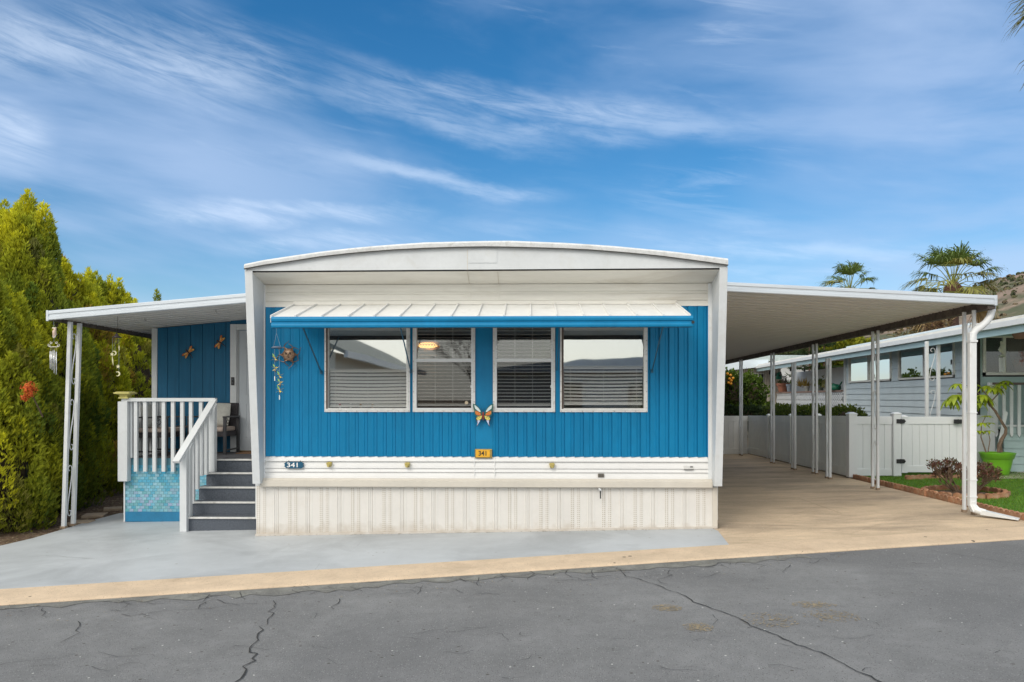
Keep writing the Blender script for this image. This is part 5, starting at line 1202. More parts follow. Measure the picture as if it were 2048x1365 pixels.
# ================================================================== VEGETATION AT THE LEFT
M_leaf = mat("cypress_foliage", (0.94, 0.97, 0.9), 0.65, attr='tint', transl=0.35, spec=0.25)
M_core = mat("dark_opaque_core", (0.05, 0.035, 0.02), 0.95, var=0.4, vscale=12)  # dark filler for the opaque cores added inside crowns to block light
M_bark = mat("bark", (0.13, 0.085, 0.055), 0.95, var=0.3, vscale=12, bump=1.0, bscale=40, stretch=(3, 3, .6))
def fbm(p, s): return mnoise.fractal(Vector(p) * s, 1.0, 2.0, 3)
def leaf_sprays(C, D, n3, L, Wd, col, spread=.5, droop=0.0):
    """C centres (n,3), D directions (n,3): fans of n3 slim leaf quads"""
    n = len(C); out = []; cs = []
    for k in range(n3):
        d = D + rng.normal(0, spread, (n, 3)); d[:, 2] -= droop; d /= np.linalg.norm(d, axis=1)[:, None] + 1e-9
        r_ = rng.normal(0, 1, (n, 3)); s_ = np.cross(d, r_); s_ /= np.linalg.norm(s_, axis=1)[:, None] + 1e-9
        l = L * rng.uniform(.6, 1.35, (n, 1)); w_ = Wd * rng.uniform(.6, 1.3, (n, 1))
        out.append(np.stack([C, C + d * l * .5 - s_ * w_, C + d * l, C + d * l * .5 + s_ * w_], 1)); cs.append(col * rng.uniform(.7, 1.3, (n, 1)))
    return np.concatenate(out), np.concatenate(cs)
def cypress(x, y, ztop, Rb, label, seed, n=100, spires=(), gold=0.5, brown=0.0, lean=0.0):
    """flame-shaped upright plumes of fine sprays over a dark solid core added to block light"""
    z0 = gz(x, y) - .03; t = thing("cypress_tree", label, "tree", (x, y, z0), "golden cypress hedge trees along the left side")
    r2 = random.Random(seed); lumps = [(0, 0, ztop - z0, Rb, 0)] + [(a, b, zz - z0, r_, 1) for a, b, zz, r_ in spires]
    C, D, Cl, vs, fs = [], [], [], [], []
    far = y > 14.5; per = 170 if not far else 110
    for (ox, oy, H, Rr, kind) in lumps:
        base = 0.0 if kind == 0 else H * .35
        def rad(h, a):
            u = max(0, min(1, (h - base) / (H - base))); b_ = Rr * (1 - u ** 2.2) ** .8 * (0.84 + .16 * min(1, u * 6 + .1))
            return max(.02, b_ * (1 + .22 * fbm((x + ox + math.cos(a) * 1.1, y + oy + math.sin(a) * 1.1, h * .62 + seed), 1.4)))
        m = int(n * (H - base) * Rr / 4.4)
        for i in range(m + 1):
            h = base + (H - base) * (.02 + .93 * (i + r2.random()) / m if i < m else .97); a = r2.random() * 2 * math.pi
            if math.sin(a) > .55: a = -a                              # most plumes where they can be seen
            ph = r2.uniform(.45, .95) * (1 - .35 * (h / H)); pr = r2.uniform(.15, .25) * (1 - .3 * h / H); r_ = rad(h, a) - pr * .35
            if i == m: r_ = 0; ph = .55
            hb = max(.0, h - ph * .55); ca, sa = math.cos(a), math.sin(a)
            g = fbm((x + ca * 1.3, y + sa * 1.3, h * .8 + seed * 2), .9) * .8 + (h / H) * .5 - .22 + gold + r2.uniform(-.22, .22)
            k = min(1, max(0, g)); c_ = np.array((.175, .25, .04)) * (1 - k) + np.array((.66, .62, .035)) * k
            if brown and r2.random() < brown: c_ = np.array((.55, .36, .07))
            if r2.random() < .05: c_ = c_ * .5 + np.array((.10, .07, .04))
            u = rng.random(per); th = rng.random(per) * 2 * math.pi; rr_ = pr * np.sqrt(np.clip(1 - (2 * u - .75) ** 2 / 1.6, .03, 1)) * (1 - u ** 3) * rng.uniform(.75, 1.05, per)
            px_ = x + ox + lean * h + ca * (r_ + .10 * u * ph) + np.cos(th) * rr_; py_ = y + oy + sa * (r_ + .10 * u * ph) + np.sin(th) * rr_; pz_ = z0 + hb + u * ph
            C.append(np.stack([px_, py_, pz_], 1)); D.append(np.stack([np.cos(th) * .45 + ca * .25, np.sin(th) * .45 + sa * .25, np.full(per, .9)], 1))
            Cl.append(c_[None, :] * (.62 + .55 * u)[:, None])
        NA, NH = 18, 14; b0 = len(vs)
        for j in range(NH + 1):
            h = base + (H - base) * j / NH * .93
            for q_ in range(NA): a = 2 * math.pi * q_ / NA; r_ = rad(h, a) * .70; vs.append((x + ox + lean * h + math.cos(a) * r_, y + oy + math.sin(a) * r_, z0 + h))
        for j in range(NH):
            for q_ in range(NA): fs.append((b0 + j * NA + q_, b0 + j * NA + (q_ + 1) % NA, b0 + (j + 1) * NA + (q_ + 1) % NA, b0 + (j + 1) * NA + q_))
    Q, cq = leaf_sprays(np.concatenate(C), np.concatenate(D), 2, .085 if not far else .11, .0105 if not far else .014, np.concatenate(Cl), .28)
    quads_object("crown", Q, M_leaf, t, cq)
    MB().add(vs, fs).build("light_block_core", M_core, t, stuff=True)  # solid core added to stop light passing through the crown
    MB().tube([(x, y, z0 - .05), (x + .03, y, z0 + .8), (x + lean * 2, y, z0 + 2)], [.09, .07, .05], 8).build("trunk", M_bark, t)
    tw = MB()
    for k in range(26):
        a = r2.uniform(0, 6.28); h = r2.uniform(.05, 1.2); rr_ = Rb * r2.uniform(.75, .98)
        p_ = Vector((x + math.cos(a) * .08, y + math.sin(a) * .08, z0 + h)); e_ = Vector((x + math.cos(a + .2) * rr_, y + math.sin(a + .2) * rr_, z0 + h + r2.uniform(.1, .6))); m_ = p_.lerp(e_, .5) + Vector((0, 0, -.08))
        tw.tube([p_, m_, e_], [.012, .008, .003], 4)
    tw.build("twigs", M_bark, t, stuff=True)
    return t
cypress(-8.72, 11.5, 4.30, 1.25, "nearest bright yellow green cypress at the left edge of the picture", 1, 230, ((.40, .4, 3.5, .78), (-.5, -.2, 3.9, .8)), .66)
x2 = X_(42, 13.6)
cypress(x2, 13.6, 5.3, 1.2, "tallest cypress with two spires behind the nearest one", 2, 210, ((X_(57, 14) - x2, .4, Z_(391, 14), .46), (X_(89, 13.8) - x2, .2, Z_(417, 13.8), .38), (X_(3, 13.8) - x2, .2, Z_(412, 13.8), .5), (.45, -.2, 4.3, .7)), .36)
cypress(-9.0, 13.8, 3.9, 1.0, "dark green cypress directly behind the leaning lattice post", 12, 200, ((.1, .5, 3.6, .7),), .12)
cypress(X_(124, 15.7), 15.7, Z_(513, 15.7), 1.15, "gold and rust tinted pointed cypress behind the roof corner", 3, 190, ((.52, .2, 4.1, .65), (.30, -.3, 3.4, .7)), .72, brown=.12)
x3 = X_(180, 18)
cypress(x3, 18.0, Z_(545, 18), 1.4, "golden cypress seen beneath the patio roof beside the tall ones", 4, 140, ((X_(216, 18) - x3, .2, Z_(562, 18), .75), (X_(238, 18) - x3, .2, Z_(598, 18), .6), (.9, 0, 3.6, .9)), .6, brown=.06)
cypress(-10.5, 20.4, 4.15, 1.5, "dense green cypress beneath the roof left of the moon chime", 5, 120, ((.7, 0, 3.9, .9),), .34)
cypress(-10.5, 23.0, 4.35, 1.6, "cypress with yellow crown seen right of the moon chime", 6, 110, ((.8, .2, 4.1, .9),), .6, brown=.05)
cypress(-9.9, 25.6, 4.3, 1.6, "far cypress touching the corner board of the porch room", 7, 100, ((.8, .2, 4.1, .9),), .6)
cypress(-11.2, 12.2, 4.6, 1.3, "green cypress left of the nearest one at the hedge row end", 21, 120, (), .4)
cypress(-12.3, 16.5, 5.0, 1.4, "cypress in the second row behind the tallest one", 22, 90, (), .3)
cypress(-14.2, 27.0, 5.35, .7, "distant cypress tip showing just above the patio roof", 8, 60, (), .1)
for px, Y, ztp, lb in ((260, 30, 5.98, "small dark tree tip above the patio roof edge"), (316.5, 32, 6.42, "smallest dark tree tip above the patio roof nearest the home")):
    cypress(X_(px, Y), Y, ztp, .5, lb, int(px), 40, (), .0)
# orange flower cluster and dry patches
c = P(58, 778, 10.55); fl = thing("flower_cluster", "orange flower cluster growing out of the nearest cypress", "flowers", c); V = []; cc = []
for ox, oy, r_, m in ((0, 0, .085, 420), (-.06, -.12, .045, 120), (.02, -.08, .04, 100)):
    for k in range(m):
        d = rng.normal(0, 1, 3); d /= np.linalg.norm(d); p_ = np.array(c) + [ox, 0, oy] + d * r_ * rng.uniform(.2, 1.45); u = np.cross(d, rng.normal(0, 1, 3)); u /= np.linalg.norm(u); v_ = np.cross(d, u); s_ = .012
        V.append([p_ - u * s_, p_ - v_ * s_, p_ + u * s_, p_ + v_ * s_]); cc.append(np.array((.75, .17, .05)) * rng.uniform(.6, 1.3))
quads_object("petals", np.array(V), M_leaf, fl, np.array(cc))['kind'] = 'stuff'
MB().tube([(c.x, c.y + .3, c.z - .4), (c.x, c.y + .15, c.z - .2), (c.x, c.y, c.z)], [.012, .009, .006], 5).build("stem", M_bark, fl)

# ================================================================== RIGHT SIDE: fences and gate
M_vin = mat("white_vinyl", (0.76, 0.78, 0.80), 0.35, var=0.025, vscale=1.5); M_vin2 = mat("weathered_vinyl", (0.84, 0.88, 0.87), 0.4, var=0.05, vscale=2, stain=(.70, .76, .75), stscale=2.5, stlo=.52, sthi=.8, stretch=(1, 1, .3))
M_vin3 = mat("back_fence_vinyl", (0.76, 0.76, 0.74), 0.45, var=0.05, vscale=2)
FX, FY0, FY1 = 6.93, 16.5, 24.3
ztop0, ztop1 = 1.49, 1.32
def vpost(parent, x, y, z0, z1, m, w_=.125, label=None):
    mb = MB().box(x - w_ / 2, x + w_ / 2, y - w_ / 2, y + w_ / 2, z0, z1)
    o = mb.build("post", m, parent, bevel=.004)
    h = w_ / 2 + .008; MB().add([(x - h, y - h, z1), (x + h, y - h, z1), (x + h, y + h, z1), (x - h, y + h, z1), (x - h, y - h, z1 + .02), (x + h, y - h, z1 + .02), (x + h, y + h, z1 + .02), (x - h, y + h, z1 + .02), (x - h * .35, y - h * .35, z1 + .05), (x + h * .35, y - h * .35, z1 + .05), (x + h * .35, y + h * .35, z1 + .05), (x - h * .35, y + h * .35, z1 + .05)],
        [(3, 2, 1, 0)] + [(a, b_, b_ + 4, a + 4) for a, b_ in ((0, 1), (1, 2), (2, 3), (3, 0), (4, 5), (5, 6), (6, 7), (7, 4))] + [(8, 9, 10, 11)]).build("post_cap", m, o)
# receding section along the driveway
f1 = thing("vinyl_fence", "white vinyl fence receding along the driveway behind the carport posts", "fence", (FX, 20, gz(FX, 20)))
def zt_(y): return ztop0 + (ztop1 - ztop0) * (y - FY0) / (FY1 - FY0)
def zb_(y): return gz(FX, y) + .02
secs = [FY0 + .07, 18.45, 20.35, 22.25, FY1]
for i, (a, b_) in enumerate(zip(secs[:-1], secs[1:])):
    for (lo, hi, nm, th_) in ((zt_, lambda y: zt_(y) - .17, "top_rail", .05), (lambda y: zb_(y) + .19, lambda y: zb_(y) + .0, "bottom_rail", .05)):
        MB().hexa([(FX - th_ / 2, a, hi(a)), (FX + th_ / 2, a, hi(a)), (FX + th_ / 2, a, lo(a)), (FX - th_ / 2, a, lo(a))], [(FX - th_ / 2, b_, hi(b_)), (FX + th_ / 2, b_, hi(b_)), (FX + th_ / 2, b_, lo(b_)), (FX - th_ / 2, b_, lo(b_))]).build(nm, M_vin2, f1, bevel=.003)
    n_ = 12; 
    for k in range(n_):
        y0, y1 = a + (b_ - a) * k / n_, a + (b_ - a) * (k + 1) / n_
        MB().box(FX - .012, FX + .012, y0 + .004, y1 - .004, zb_(y0) + .18, zt_(y0) - .16).build("board", M_vin2, f1)
    if i: vpost(f1, FX, a - .0, zb_(a) - .02, zt_(a) + .005, M_vin2, .10)
# back section
f2 = thing("back_fence", "pale vinyl fence closing off the far end of the driveway", "fence", (5.5, FY1, gz(5.5, FY1)))
zbk = gz(5.5, FY1); n_ = 18
MB().box(2.7, FX - .03, FY1 - .02, FY1 + .03, ztop1 - .19, ztop1 - .01).build("top_rail", M_vin3, f2, bevel=.003); MB().box(2.7, FX - .03, FY1 - .02, FY1 + .03, zbk + .0, zbk + .19).build("bottom_rail", M_vin3, f2, bevel=.003)
for k in range(28): MB().box(2.7 + k * .15 + .003, 2.7 + k * .15 + .147, FY1 - .005, FY1 + .02, zbk + .18, ztop1 - .18).build("board", M_vin3, f2)
# front section and gate facing the street
gx = [X_(1697, FY0), X_(1791, FY0), X_(1925, FY0)]
f3 = thing("street_fence", "short white vinyl fence panel facing the street left of the gate", "fence", (7.4, FY0, gz(7.4, FY0)))
zf = lambda py: Z_(py, FY0)
vpost(f3, X_(1703, FY0), FY0, zf(953), zf(829), M_vin, .17); vpost(f3, X_(1791.5, FY0), FY0, zf(951), zf(829), M_vin, .165)
xa, xb = X_(1711, FY0), X_(1783, FY0)
MB().box(xa, xb, FY0 - .03, FY0 + .03, zf(848), zf(833)).build("top_rail", M_vin, f3, bevel=.004); MB().box(xa, xb, FY0 - .03, FY0 + .03, zf(950), zf(936.5)).build("bottom_rail", M_vin, f3, bevel=.004)
n_ = 5
for k in range(n_): MB().box(xa + (xb - xa) * k / n_ + .003, xa + (xb - xa) * (k + 1) / n_ - .003, FY0 - .012, FY0 + .012, zf(937), zf(847)).build("board", M_vin, f3)
gt = thing("vinyl_gate", "white vinyl gate with black hinges facing the street", "gate", (X_(1860, FY0), FY0, zf(945)))
xa, xb = X_(1801.5, FY0), X_(1930, FY0)
vpost(gt, X_(1807, FY0), FY0, zf(944), zf(835), M_vin, .12); vpost(gt, X_(1930, FY0) + .05, FY0, zf(944), zf(832), M_vin, .15)
MB().box(xa + .06, xb, FY0 - .03, FY0 + .03, zf(848), zf(833.5)).build("top_rail", M_vin, gt, bevel=.004); MB().box(xa + .06, xb, FY0 - .03, FY0 + .03, zf(943), zf(930)).build("bottom_rail", M_vin, gt, bevel=.004)
for k in range(8): MB().box(xa + .08 + (xb - xa - .1) * k / 8 + .003, xa + .08 + (xb - xa - .1) * (k + 1) / 8 - .003, FY0 - .012, FY0 + .012, zf(931), zf(847)).build("board", M_vin, gt)
for px, py in ((1801.5, 843), (1801.5, 923), (1916, 843.5)):
    c = P(px, py, FY0 - .085); h = MB().box(c.x - .09, c.x - .008, c.y - .012, c.y + .0, c.z - .045, c.z + .045).box(c.x + .008, c.x + .075, c.y - .012, c.y + .0, c.z - .045, c.z + .045)
    h.plate([(c.x + .07, c.z - .042), (c.x + .105, c.z), (c.x + .07, c.z + .042)], c.y - .012, c.y).tube([(c.x, c.y - .008, c.z - .05), (c.x, c.y - .008, c.z + .05)], .012, 6)
    h.build("hinge", M_black, gt)
# short extension fence panel behind the downspout, to the pot
MB().box(X_(1940, 16.45), X_(1982, 16.45), 16.9, 16.95, gz(9, 16), zf(835)).build("side_panel", M_vin, gt)
# posts rising in front of the fence to the neighbour's eave
for px, y0, pt, lb in ((1660, 16.4, 717.5, "white lattice post at the fence corner under the neighbouring eave"), (1590, 18.6, 726, "white lattice post at mid fence under the neighbouring eave")):
    x0 = X_(px, y0); lattice_post("eave_post", lb, x0, y0, gz(x0, y0), Z_(pt, y0), None, .17, .05, M_white2, True, "posts under the neighbouring eave")

# scalloped terracotta edging
M_ter = mat("terracotta", (0.36, 0.17, 0.09), 0.9, var=0.25, vscale=12, bump=.6, bscale=90, objrand=.2, stain=(.5, .34, .22), stscale=9, stlo=.5, sthi=.7); 
def scallop_mesh(n_=3, r_=.062, th_=.075, hgt=.085):
    mb = MB(); top = []
    for k in range(n_):
        for j in range(7):
            a = math.pi - math.pi * j / 6; top.append((k * 2 * r_ + r_ + r_ * math.cos(a) * .98, hgt - r_ * .55 + math.sin(a) * r_ * .55))
    L_ = n_ * 2 * r_; pts = [(0, -.05)] + top + [(L_, -.05)]
    mb.plate([(x_ + .002 if x_ < .01 else x_ - .002 if x_ > L_ - .01 else x_, z_) for x_, z_ in pts], -th_ / 2, th_ / 2); return local_mesh(mb, "edging_brick", M_ter), L_
sme, sL = scallop_mesh()
ed = thing("lawn_edging", "row of scalloped terracotta edging bricks between driveway and lawn", "edging", (6.9, 13, gz(6.9, 13)))
e0, e1 = Vector((6.93, 16.45)), Vector((6.90, 10.35)); d = (e1 - e0); n_ = int(d.length / (sL + .004)); d.normalize(); ang = math.atan2(d.y, d.x)
for k in range(n_):
    p_ = e0 + d * k * (sL + .004); shared(sme, "edging_brick", (p_.x, p_.y, gz(p_.x, p_.y)), ed, (0, 0, ang + rnd.uniform(-.02, .02)))
e0, e1 = Vector((6.93, 10.36)), Vector((11.0, 11.5)); d = (e1 - e0); n_ = int(d.length / (sL + .004)); d.normalize(); ang = math.atan2(d.y, d.x)
for k in range(n_):
    p_ = e0 + d * k * (sL + .004); shared(sme, "edging_brick", (p_.x, p_.y, gz(p_.x, p_.y)), ed, (0, 0, ang + rnd.uniform(-.02, .02)))
ring = thing("planter_ring", "round terracotta scalloped ring around the brown succulent on the lawn", "edging", (7.52, 13.3, gz(7.5, 13.3)))
sm2, s2L = scallop_mesh(2, .055, .07, .09); RC = Vector((7.52, 13.35)); RR = .60; nr = int(2 * math.pi * RR / (s2L + .01))
for k in range(nr):
    a = 2 * math.pi * k / nr; p_ = RC + Vector((math.cos(a), math.sin(a))) * RR; shared(sm2, "edging_brick", (p_.x, p_.y, gz(p_.x, p_.y) + .02), ring, (0, 0, a + math.pi / 2))
MB().lathe([(RR - .03, 0), (RR * .5, .035), (.02, .045)], (RC.x, RC.y, gz(7.5, 13) + .022), 24, 'z', False).build("soil", M_mulch, ring)
pt2 = P(1815, 948, 15.9); row = thing("small_edging", "short terracotta edging row by the gate post on the lawn", "edging", (pt2.x, pt2.y, gz(8, 16)))
for k in range(5): shared(sme, "edging_brick", (pt2.x + k * sL * .85 - .1, pt2.y - (.12 if k == 0 else 0), gz(8, 16) + .02), row, (0, 0, .15))

# ================================================================== RIGHT SIDE: plants
M_succ = mat("succulent_leaf", (1, 1, 1), 0.55, attr='tint')
sb = thing("brown_succulent", "bushy brown leaved succulent inside the terracotta ring", "plant", (RC.x, RC.y, gz(7.5, 13.3)))
r3 = random.Random(21); tips = []; stm = MB()
def branch(p, d, L, rad, depth):
    q_ = p + d * L; mid = p.lerp(q_, .5) + Vector((r3.uniform(-.02, .02), r3.uniform(-.02, .02), 0)); stm.tube([p, mid, q_], [rad, rad * .85, rad * .7], 6)
    if depth == 0: tips.append((q_, d)); return
    for k in range(r3.choice((2, 3, 3))):
        nd = (d + Vector((r3.uniform(-.8, .8), r3.uniform(-.8, .8), r3.uniform(-.15, .55)))).normalized(); branch(q_, nd, L * r3.uniform(.6, .85), rad * .68, depth - 1)
for k in range(11):
    a = k * 2.4; d = Vector((math.cos(a) * .9, math.sin(a) * .7, r3.uniform(.5, 1.3))).normalized()
    branch(Vector((RC.x + math.cos(a) * .13, RC.y + math.sin(a) * .12, gz(7.5, 13.3) + .03)), d, r3.uniform(.16, .24), .019, 3)
stm.build("stems", mat("succulent_stem", (.17, .11, .07), .8, var=.2, vscale=30), sb, stuff=True)
C = np.array([t[0] for t in tips for _ in range(11)]) + rng.normal(0, .02, (len(tips) * 11, 3)); D = np.array([t[1] for t in tips for _ in range(11)]) + rng.normal(0, .6, (len(tips) * 11, 3)); D[:, 2] += .3; D /= np.linalg.norm(D, axis=1)[:, None]
cl = np.array([(.15, .055, .045), (.11, .06, .035), (.10, .09, .03), (.2, .08, .05)])[rng.integers(0, 4, len(C))]
Q, cq = leaf_sprays(C, D, 1, .052, .011, cl, .3); quads_object("leaves", Q, M_succ, sb, cq)

# concrete pad, green pot, umbrella plant
pad = struct(poly("concrete_pad", [(9.3, 15.6), (12.5, 15.2), (16, 15.8), (16, 17.0), (9.3, 17.0)], .028, mat("pale_concrete", (.46, .42, .36), .85, var=.1, vscale=3)))
py0 = 16.35; pc = P(1994.5, 947, py0); pz = gz(pc.x, py0) + .03
pot = thing("green_pot", "large lime green plastic plant pot on the concrete pad", "pot", (pc.x, pc.y, pz))
pz1 = Z_(904, py0); Hh = pz1 - pz
MB().lathe([(.20, 0), (.215, .01), (.25, Hh * .35), (.285, Hh * .72), (.29, Hh * .73), (.305, Hh * .74), (.335, Hh * .97), (.345, Hh), (.325, Hh), (.30, Hh * .86)], (pc.x, pc.y, pz), 32, 'z', False).build("pot_body", mat("lime_plastic", (.17, .46, .02), .35, var=.05, vscale=4), pot, smooth=True)
MB().lathe([(.295, Hh * .88), (.01, Hh * .9)], (pc.x, pc.y, pz), 24, 'z', False).build("soil", M_mulch, pot)
ub = thing("umbrella_plant", "potted umbrella plant with drooping yellow green leaf clusters in the green pot", "plant", (pc.x, pc.y, pz + Hh))
def pp(px, py, dy=0): return P(px, py, py0 + dy)
tr = MB(); tr.tube([pp(2000, 905), pp(1999, 892), pp(2003, 880), pp(2011, 868), pp(2012, 858), pp(2002, 842), pp(1990, 822), pp(1978, 808), pp(1972, 796)], [.055, .048, .04, .034, .03, .028, .026, .024, .02], 8)
tr.tube([pp(2010, 868), pp(2001, 888, -.1), pp(1996, 905, -.1)], [.02, .022, .03], 7); tr.tube([pp(1984, 815), pp(1978, 795), pp(1965, 780)], [.018, .015, .01], 6)
tr.tube([pp(1972, 796), pp(1950, 790), pp(1915, 788)], [.014, .011, .008], 6); tr.tube([pp(1978, 808), pp(1995, 790), pp(2008, 775)], [.015, .012, .008], 6); tr.tube([pp(1974, 800), pp(1940, 775), pp(1922, 765)], [.012, .01, .006], 6)
tr.tube([pp(1972, 905, -.12), pp(1962, 875, -.15), pp(1963, 850, -.15), pp(1972, 832, -.15)], [.017, .013, .011, .008], 6); tr.tube([pp(1976, 905, -.1), pp(1980, 880, -.1), pp(1976, 862, -.1)], [.012, .01, .007], 6)
tr.build("trunk", mat("grey_brown_bark", (.20, .14, .10), .9, var=.3, vscale=20, bump=.5, bscale=60), ub)
M_umb = mat("umbrella_leaf", (.36, .46, .03), .4, var=.35, vscale=9, transl=.35, spec=.4)
def umb_cluster(px, py, L, n_, droop, dy=0, sd=0, wd=.30):
    c = pp(px, py, dy); r_ = random.Random(int(px * 3 + py)); mb = MB()
    for k in range(n_):
        a = 2 * math.pi * k / n_ + r_.uniform(-.25, .25); d = Vector((math.cos(a), math.sin(a), 0)); up = r_.uniform(.1, .35); pts = []
        Lk = L * r_.uniform(.75, 1.1)
        for j in range(6):
            t = j / 5; pts.append(c + d * Lk * (t - .22 * droop * t * t) + Vector((0, 0, Lk * (up * t - droop * t * t))))
        s_ = Vector((-d.y, d.x, 0)); ws = [.02, .6, 1, .95, .6, .05]; b0 = []
        for p_, w_ in zip(pts, ws): b0 += [p_ - s_ * w_ * L * wd * .5 - Vector((0, 0, w_ * L * .05)), p_, p_ + s_ * w_ * L * wd * .5 - Vector((0, 0, w_ * L * .05))]
        mb.add(b0, [(j * 3 + i, j * 3 + i + 1, j * 3 + i + 4, j * 3 + i + 3) for j in range(5) for i in (0, 1)])
    return mb.build("leaf_cluster", M_umb, ub, smooth=True, fix=False)
for a in ((1916, 768, .26, 8, .9), (1912, 790, .34, 9, 1.0), (1900, 798, .30, 8, 1.1, .1), (1934, 786, .30, 8, 1.0, -.15), (1965, 790, .30, 8, .9, -.1), (1972, 796, .28, 8, 1.0, .1), (1990, 776, .30, 9, .8), (2004, 768, .28, 8, .8, .1), (1975, 772, .28, 8, .8, .15), (1958, 806, .24, 7, 1.0), (1948, 770, .22, 7, .8), (2012, 762, .22, 7, .7),
          (1973, 832, .17, 8, .5, -.15), (1964, 846, .2, 8, .8, -.15), (1976, 862, .17, 7, .7, -.1), (1958, 862, .19, 7, .7, -.12), (1980, 846, .16, 6, .5, -.1)): umb_cluster(*a)

# ================================================================== THE NEIGHBOURING HOME
M_nb = mat("pale_blue_clapboard", (0.58, 0.66, 0.69), 0.6, var=0.05, vscale=2); M_nbt = mat("teal_fascia", (0.45, 0.62, 0.66), 0.5, var=.05, vscale=3); M_nbs = mat("porch_clapboard", (0.42, 0.55, 0.54), 0.6, var=.06, vscale=3)
nd = Vector((.063, 1, 0)).normalized(); nn_v = Vector((nd.y, -nd.x, 0))       # along the side wall; its normal points away (+x)
W0 = Vector((9.93, 17.2, 0))
def onw(px, py): return hit(px, py, W0, nn_v)
nb = thing("neighbour_home", "pale blue clapboard mobile home with white eave behind the vinyl fence", "mobile home", (11, 20, gz(10, 20)))
E0 = Vector((9.16, 17.0, 0))
def one(px, py): return hit(px, py, E0, nn_v)
# clapboards of the side wall, broken by windows
wy0, wy1 = 17.2, 25.4
ztw = one(1900, 655).z; 
def wallpt(y, z, out=0.0): return Vector((W0.x + .063 * (y - 17.2) - out, y, z))
wins = [(onw(1699.5, 760), onw(1784, 760)), (onw(1799, 750), onw(1911, 750))]
wys = [(b_.y, a_.y) for a_, b_ in wins]; wzb = onw(1740, 764).z; wzt = onw(1907, 680).z + .06
bh = .175; z = .6
while z < ztw + .1:
    segs = [(wy0, wy1)]
    if z + bh > wzb + .02 and z < wzt - .02:
        segs = []; cur = wy0
        for a_, b_ in sorted(wys): segs.append((cur, a_)); cur = b_
        segs.append((cur, wy1))
    for a_, b_ in segs:
        if b_ - a_ < .02: continue
        MB().add([wallpt(a_, z, .022), wallpt(b_, z, .022), wallpt(b_, z + bh, .0), wallpt(a_, z + bh, 0), wallpt(a_, z, 0), wallpt(b_, z, 0)], [(0, 1, 2, 3), (0, 4, 5, 1), (0, 3, 4), (1, 5, 2)]).build("clapboard", M_nb, nb)
    z += bh
MB().hexa([wallpt(wy0, .1, -.02), wallpt(wy0, .1, -.1), wallpt(wy0, 3.3, -.1), wallpt(wy0, 3.3, -.02)], [wallpt(wy1, .1, -.02), wallpt(wy1, .1, -.1), wallpt(wy1, 3.3, -.1), wallpt(wy1, 3.3, -.02)]).build("wall_core", M_dark, nb)
for (ya, yb), lb in zip(wys, ("far sliding window of the neighbouring home", "near sliding window of the neighbouring home")):
    fr = MB(); t_ = .05
    for p_, q_ in (((ya, wzb), (yb, wzb + t_)), ((ya, wzt - t_), (yb, wzt)), ((ya, wzb), (ya + t_, wzt)), ((yb - t_, wzb), (yb, wzt))):
        a0, a1 = wallpt(p_[0], 0, .05), wallpt(q_[0], 0, .05)
        fr.hexa([(a0.x, a0.y, p_[1]), (a0.x + .08, a0.y, p_[1]), (a0.x + .08, a0.y, q_[1]), (a0.x, a0.y, q_[1])], [(a1.x, a1.y, p_[1]), (a1.x + .08, a1.y, p_[1]), (a1.x + .08, a1.y, q_[1]), (a1.x, a1.y, q_[1])])
    wo = fr.build("window", M_cream, nb, label=lb)
    ym = (ya + yb) / 2
    MB().bar(wallpt(ym, wzb + .03, .03), wallpt(ym, wzt - .03, .03), .05, .05).build("mullion", M_alu, wo)
    for a_, b_ in ((ya + .04, ym), (ym, yb - .04)):
        MB().add([wallpt(a_, wzb + .04, .012), wallpt(b_, wzb + .04, .012), wallpt(b_, wzt - .04, .012), wallpt(a_, wzt - .04, .012)], [(0, 1, 2, 3)]).build("pane", M_glassN, wo)
# corner boards
for y_ in (wy0 + .03, wy1): MB().bar(wallpt(y_, .5, .03), wallpt(y_, ztw, .03), .09, .05).build("corner_board", M_white2, nb)
# eave and roof: white metal edge over a teal fascia
ea, eb = one(2230, 597), one(1512, 730.7)
fb = one(1900, 678).z
def ez(p_, dz_): return Vector((p_.x, p_.y, p_.z + dz_))
zE = (one(2048, 631).z + one(1521, 729).z) / 2
ea.z = eb.z = zE
slope = Vector((1, -.063, 0)).normalized()
hE = one(1900, 656).z - one(1900, 666).z; hT = one(1900, 666).z - one(1900, 678.5).z
def eave_piece(name, z0, z1, out, m, th_=.06):
    a_, b_ = ea - slope * out, eb - slope * out
    return MB().hexa([(a_.x, a_.y, z0), (a_.x + th_, a_.y, z0), (a_.x + th_, a_.y, z1), (a_.x, a_.y, z1)], [(b_.x, b_.y, z0), (b_.x + th_, b_.y, z0), (b_.x + th_, b_.y, z1), (b_.x, b_.y, z1)]).build(name, m, nb, bevel=.004)
eave_piece("roof_edge", zE - .055, zE, .02, M_cream); eave_piece("gutter", zE - .165, zE - .058, .10, M_white2, .12); eave_piece("fascia_board", zE - .165 - hT, zE - .168, .0, M_nbt, .04)
MB().hexa([(ea.x + .05, ea.y, zE - .10), (ea.x + .9, ea.y, zE - .10), (ea.x + .9, ea.y, zE - .07), (ea.x + .05, ea.y, zE - .07)], [(eb.x + .05, eb.y, zE - .10), (eb.x + .9, eb.y, zE - .10), (eb.x + .9, eb.y, zE - .07), (eb.x + .05, eb.y, zE - .07)]).build("soffit", M_nbt, nb)
MB().hexa([(ea.x, ea.y, zE - .03), (ea.x + 5, ea.y, zE + .28), (ea.x + 5, ea.y, zE + .32), (ea.x, ea.y, zE + .012)], [(eb.x, eb.y, zE - .03), (eb.x + 5, eb.y, zE + .28), (eb.x + 5, eb.y, zE + .32), (eb.x, eb.y, zE + .012)]).build("roof", M_white, nb)
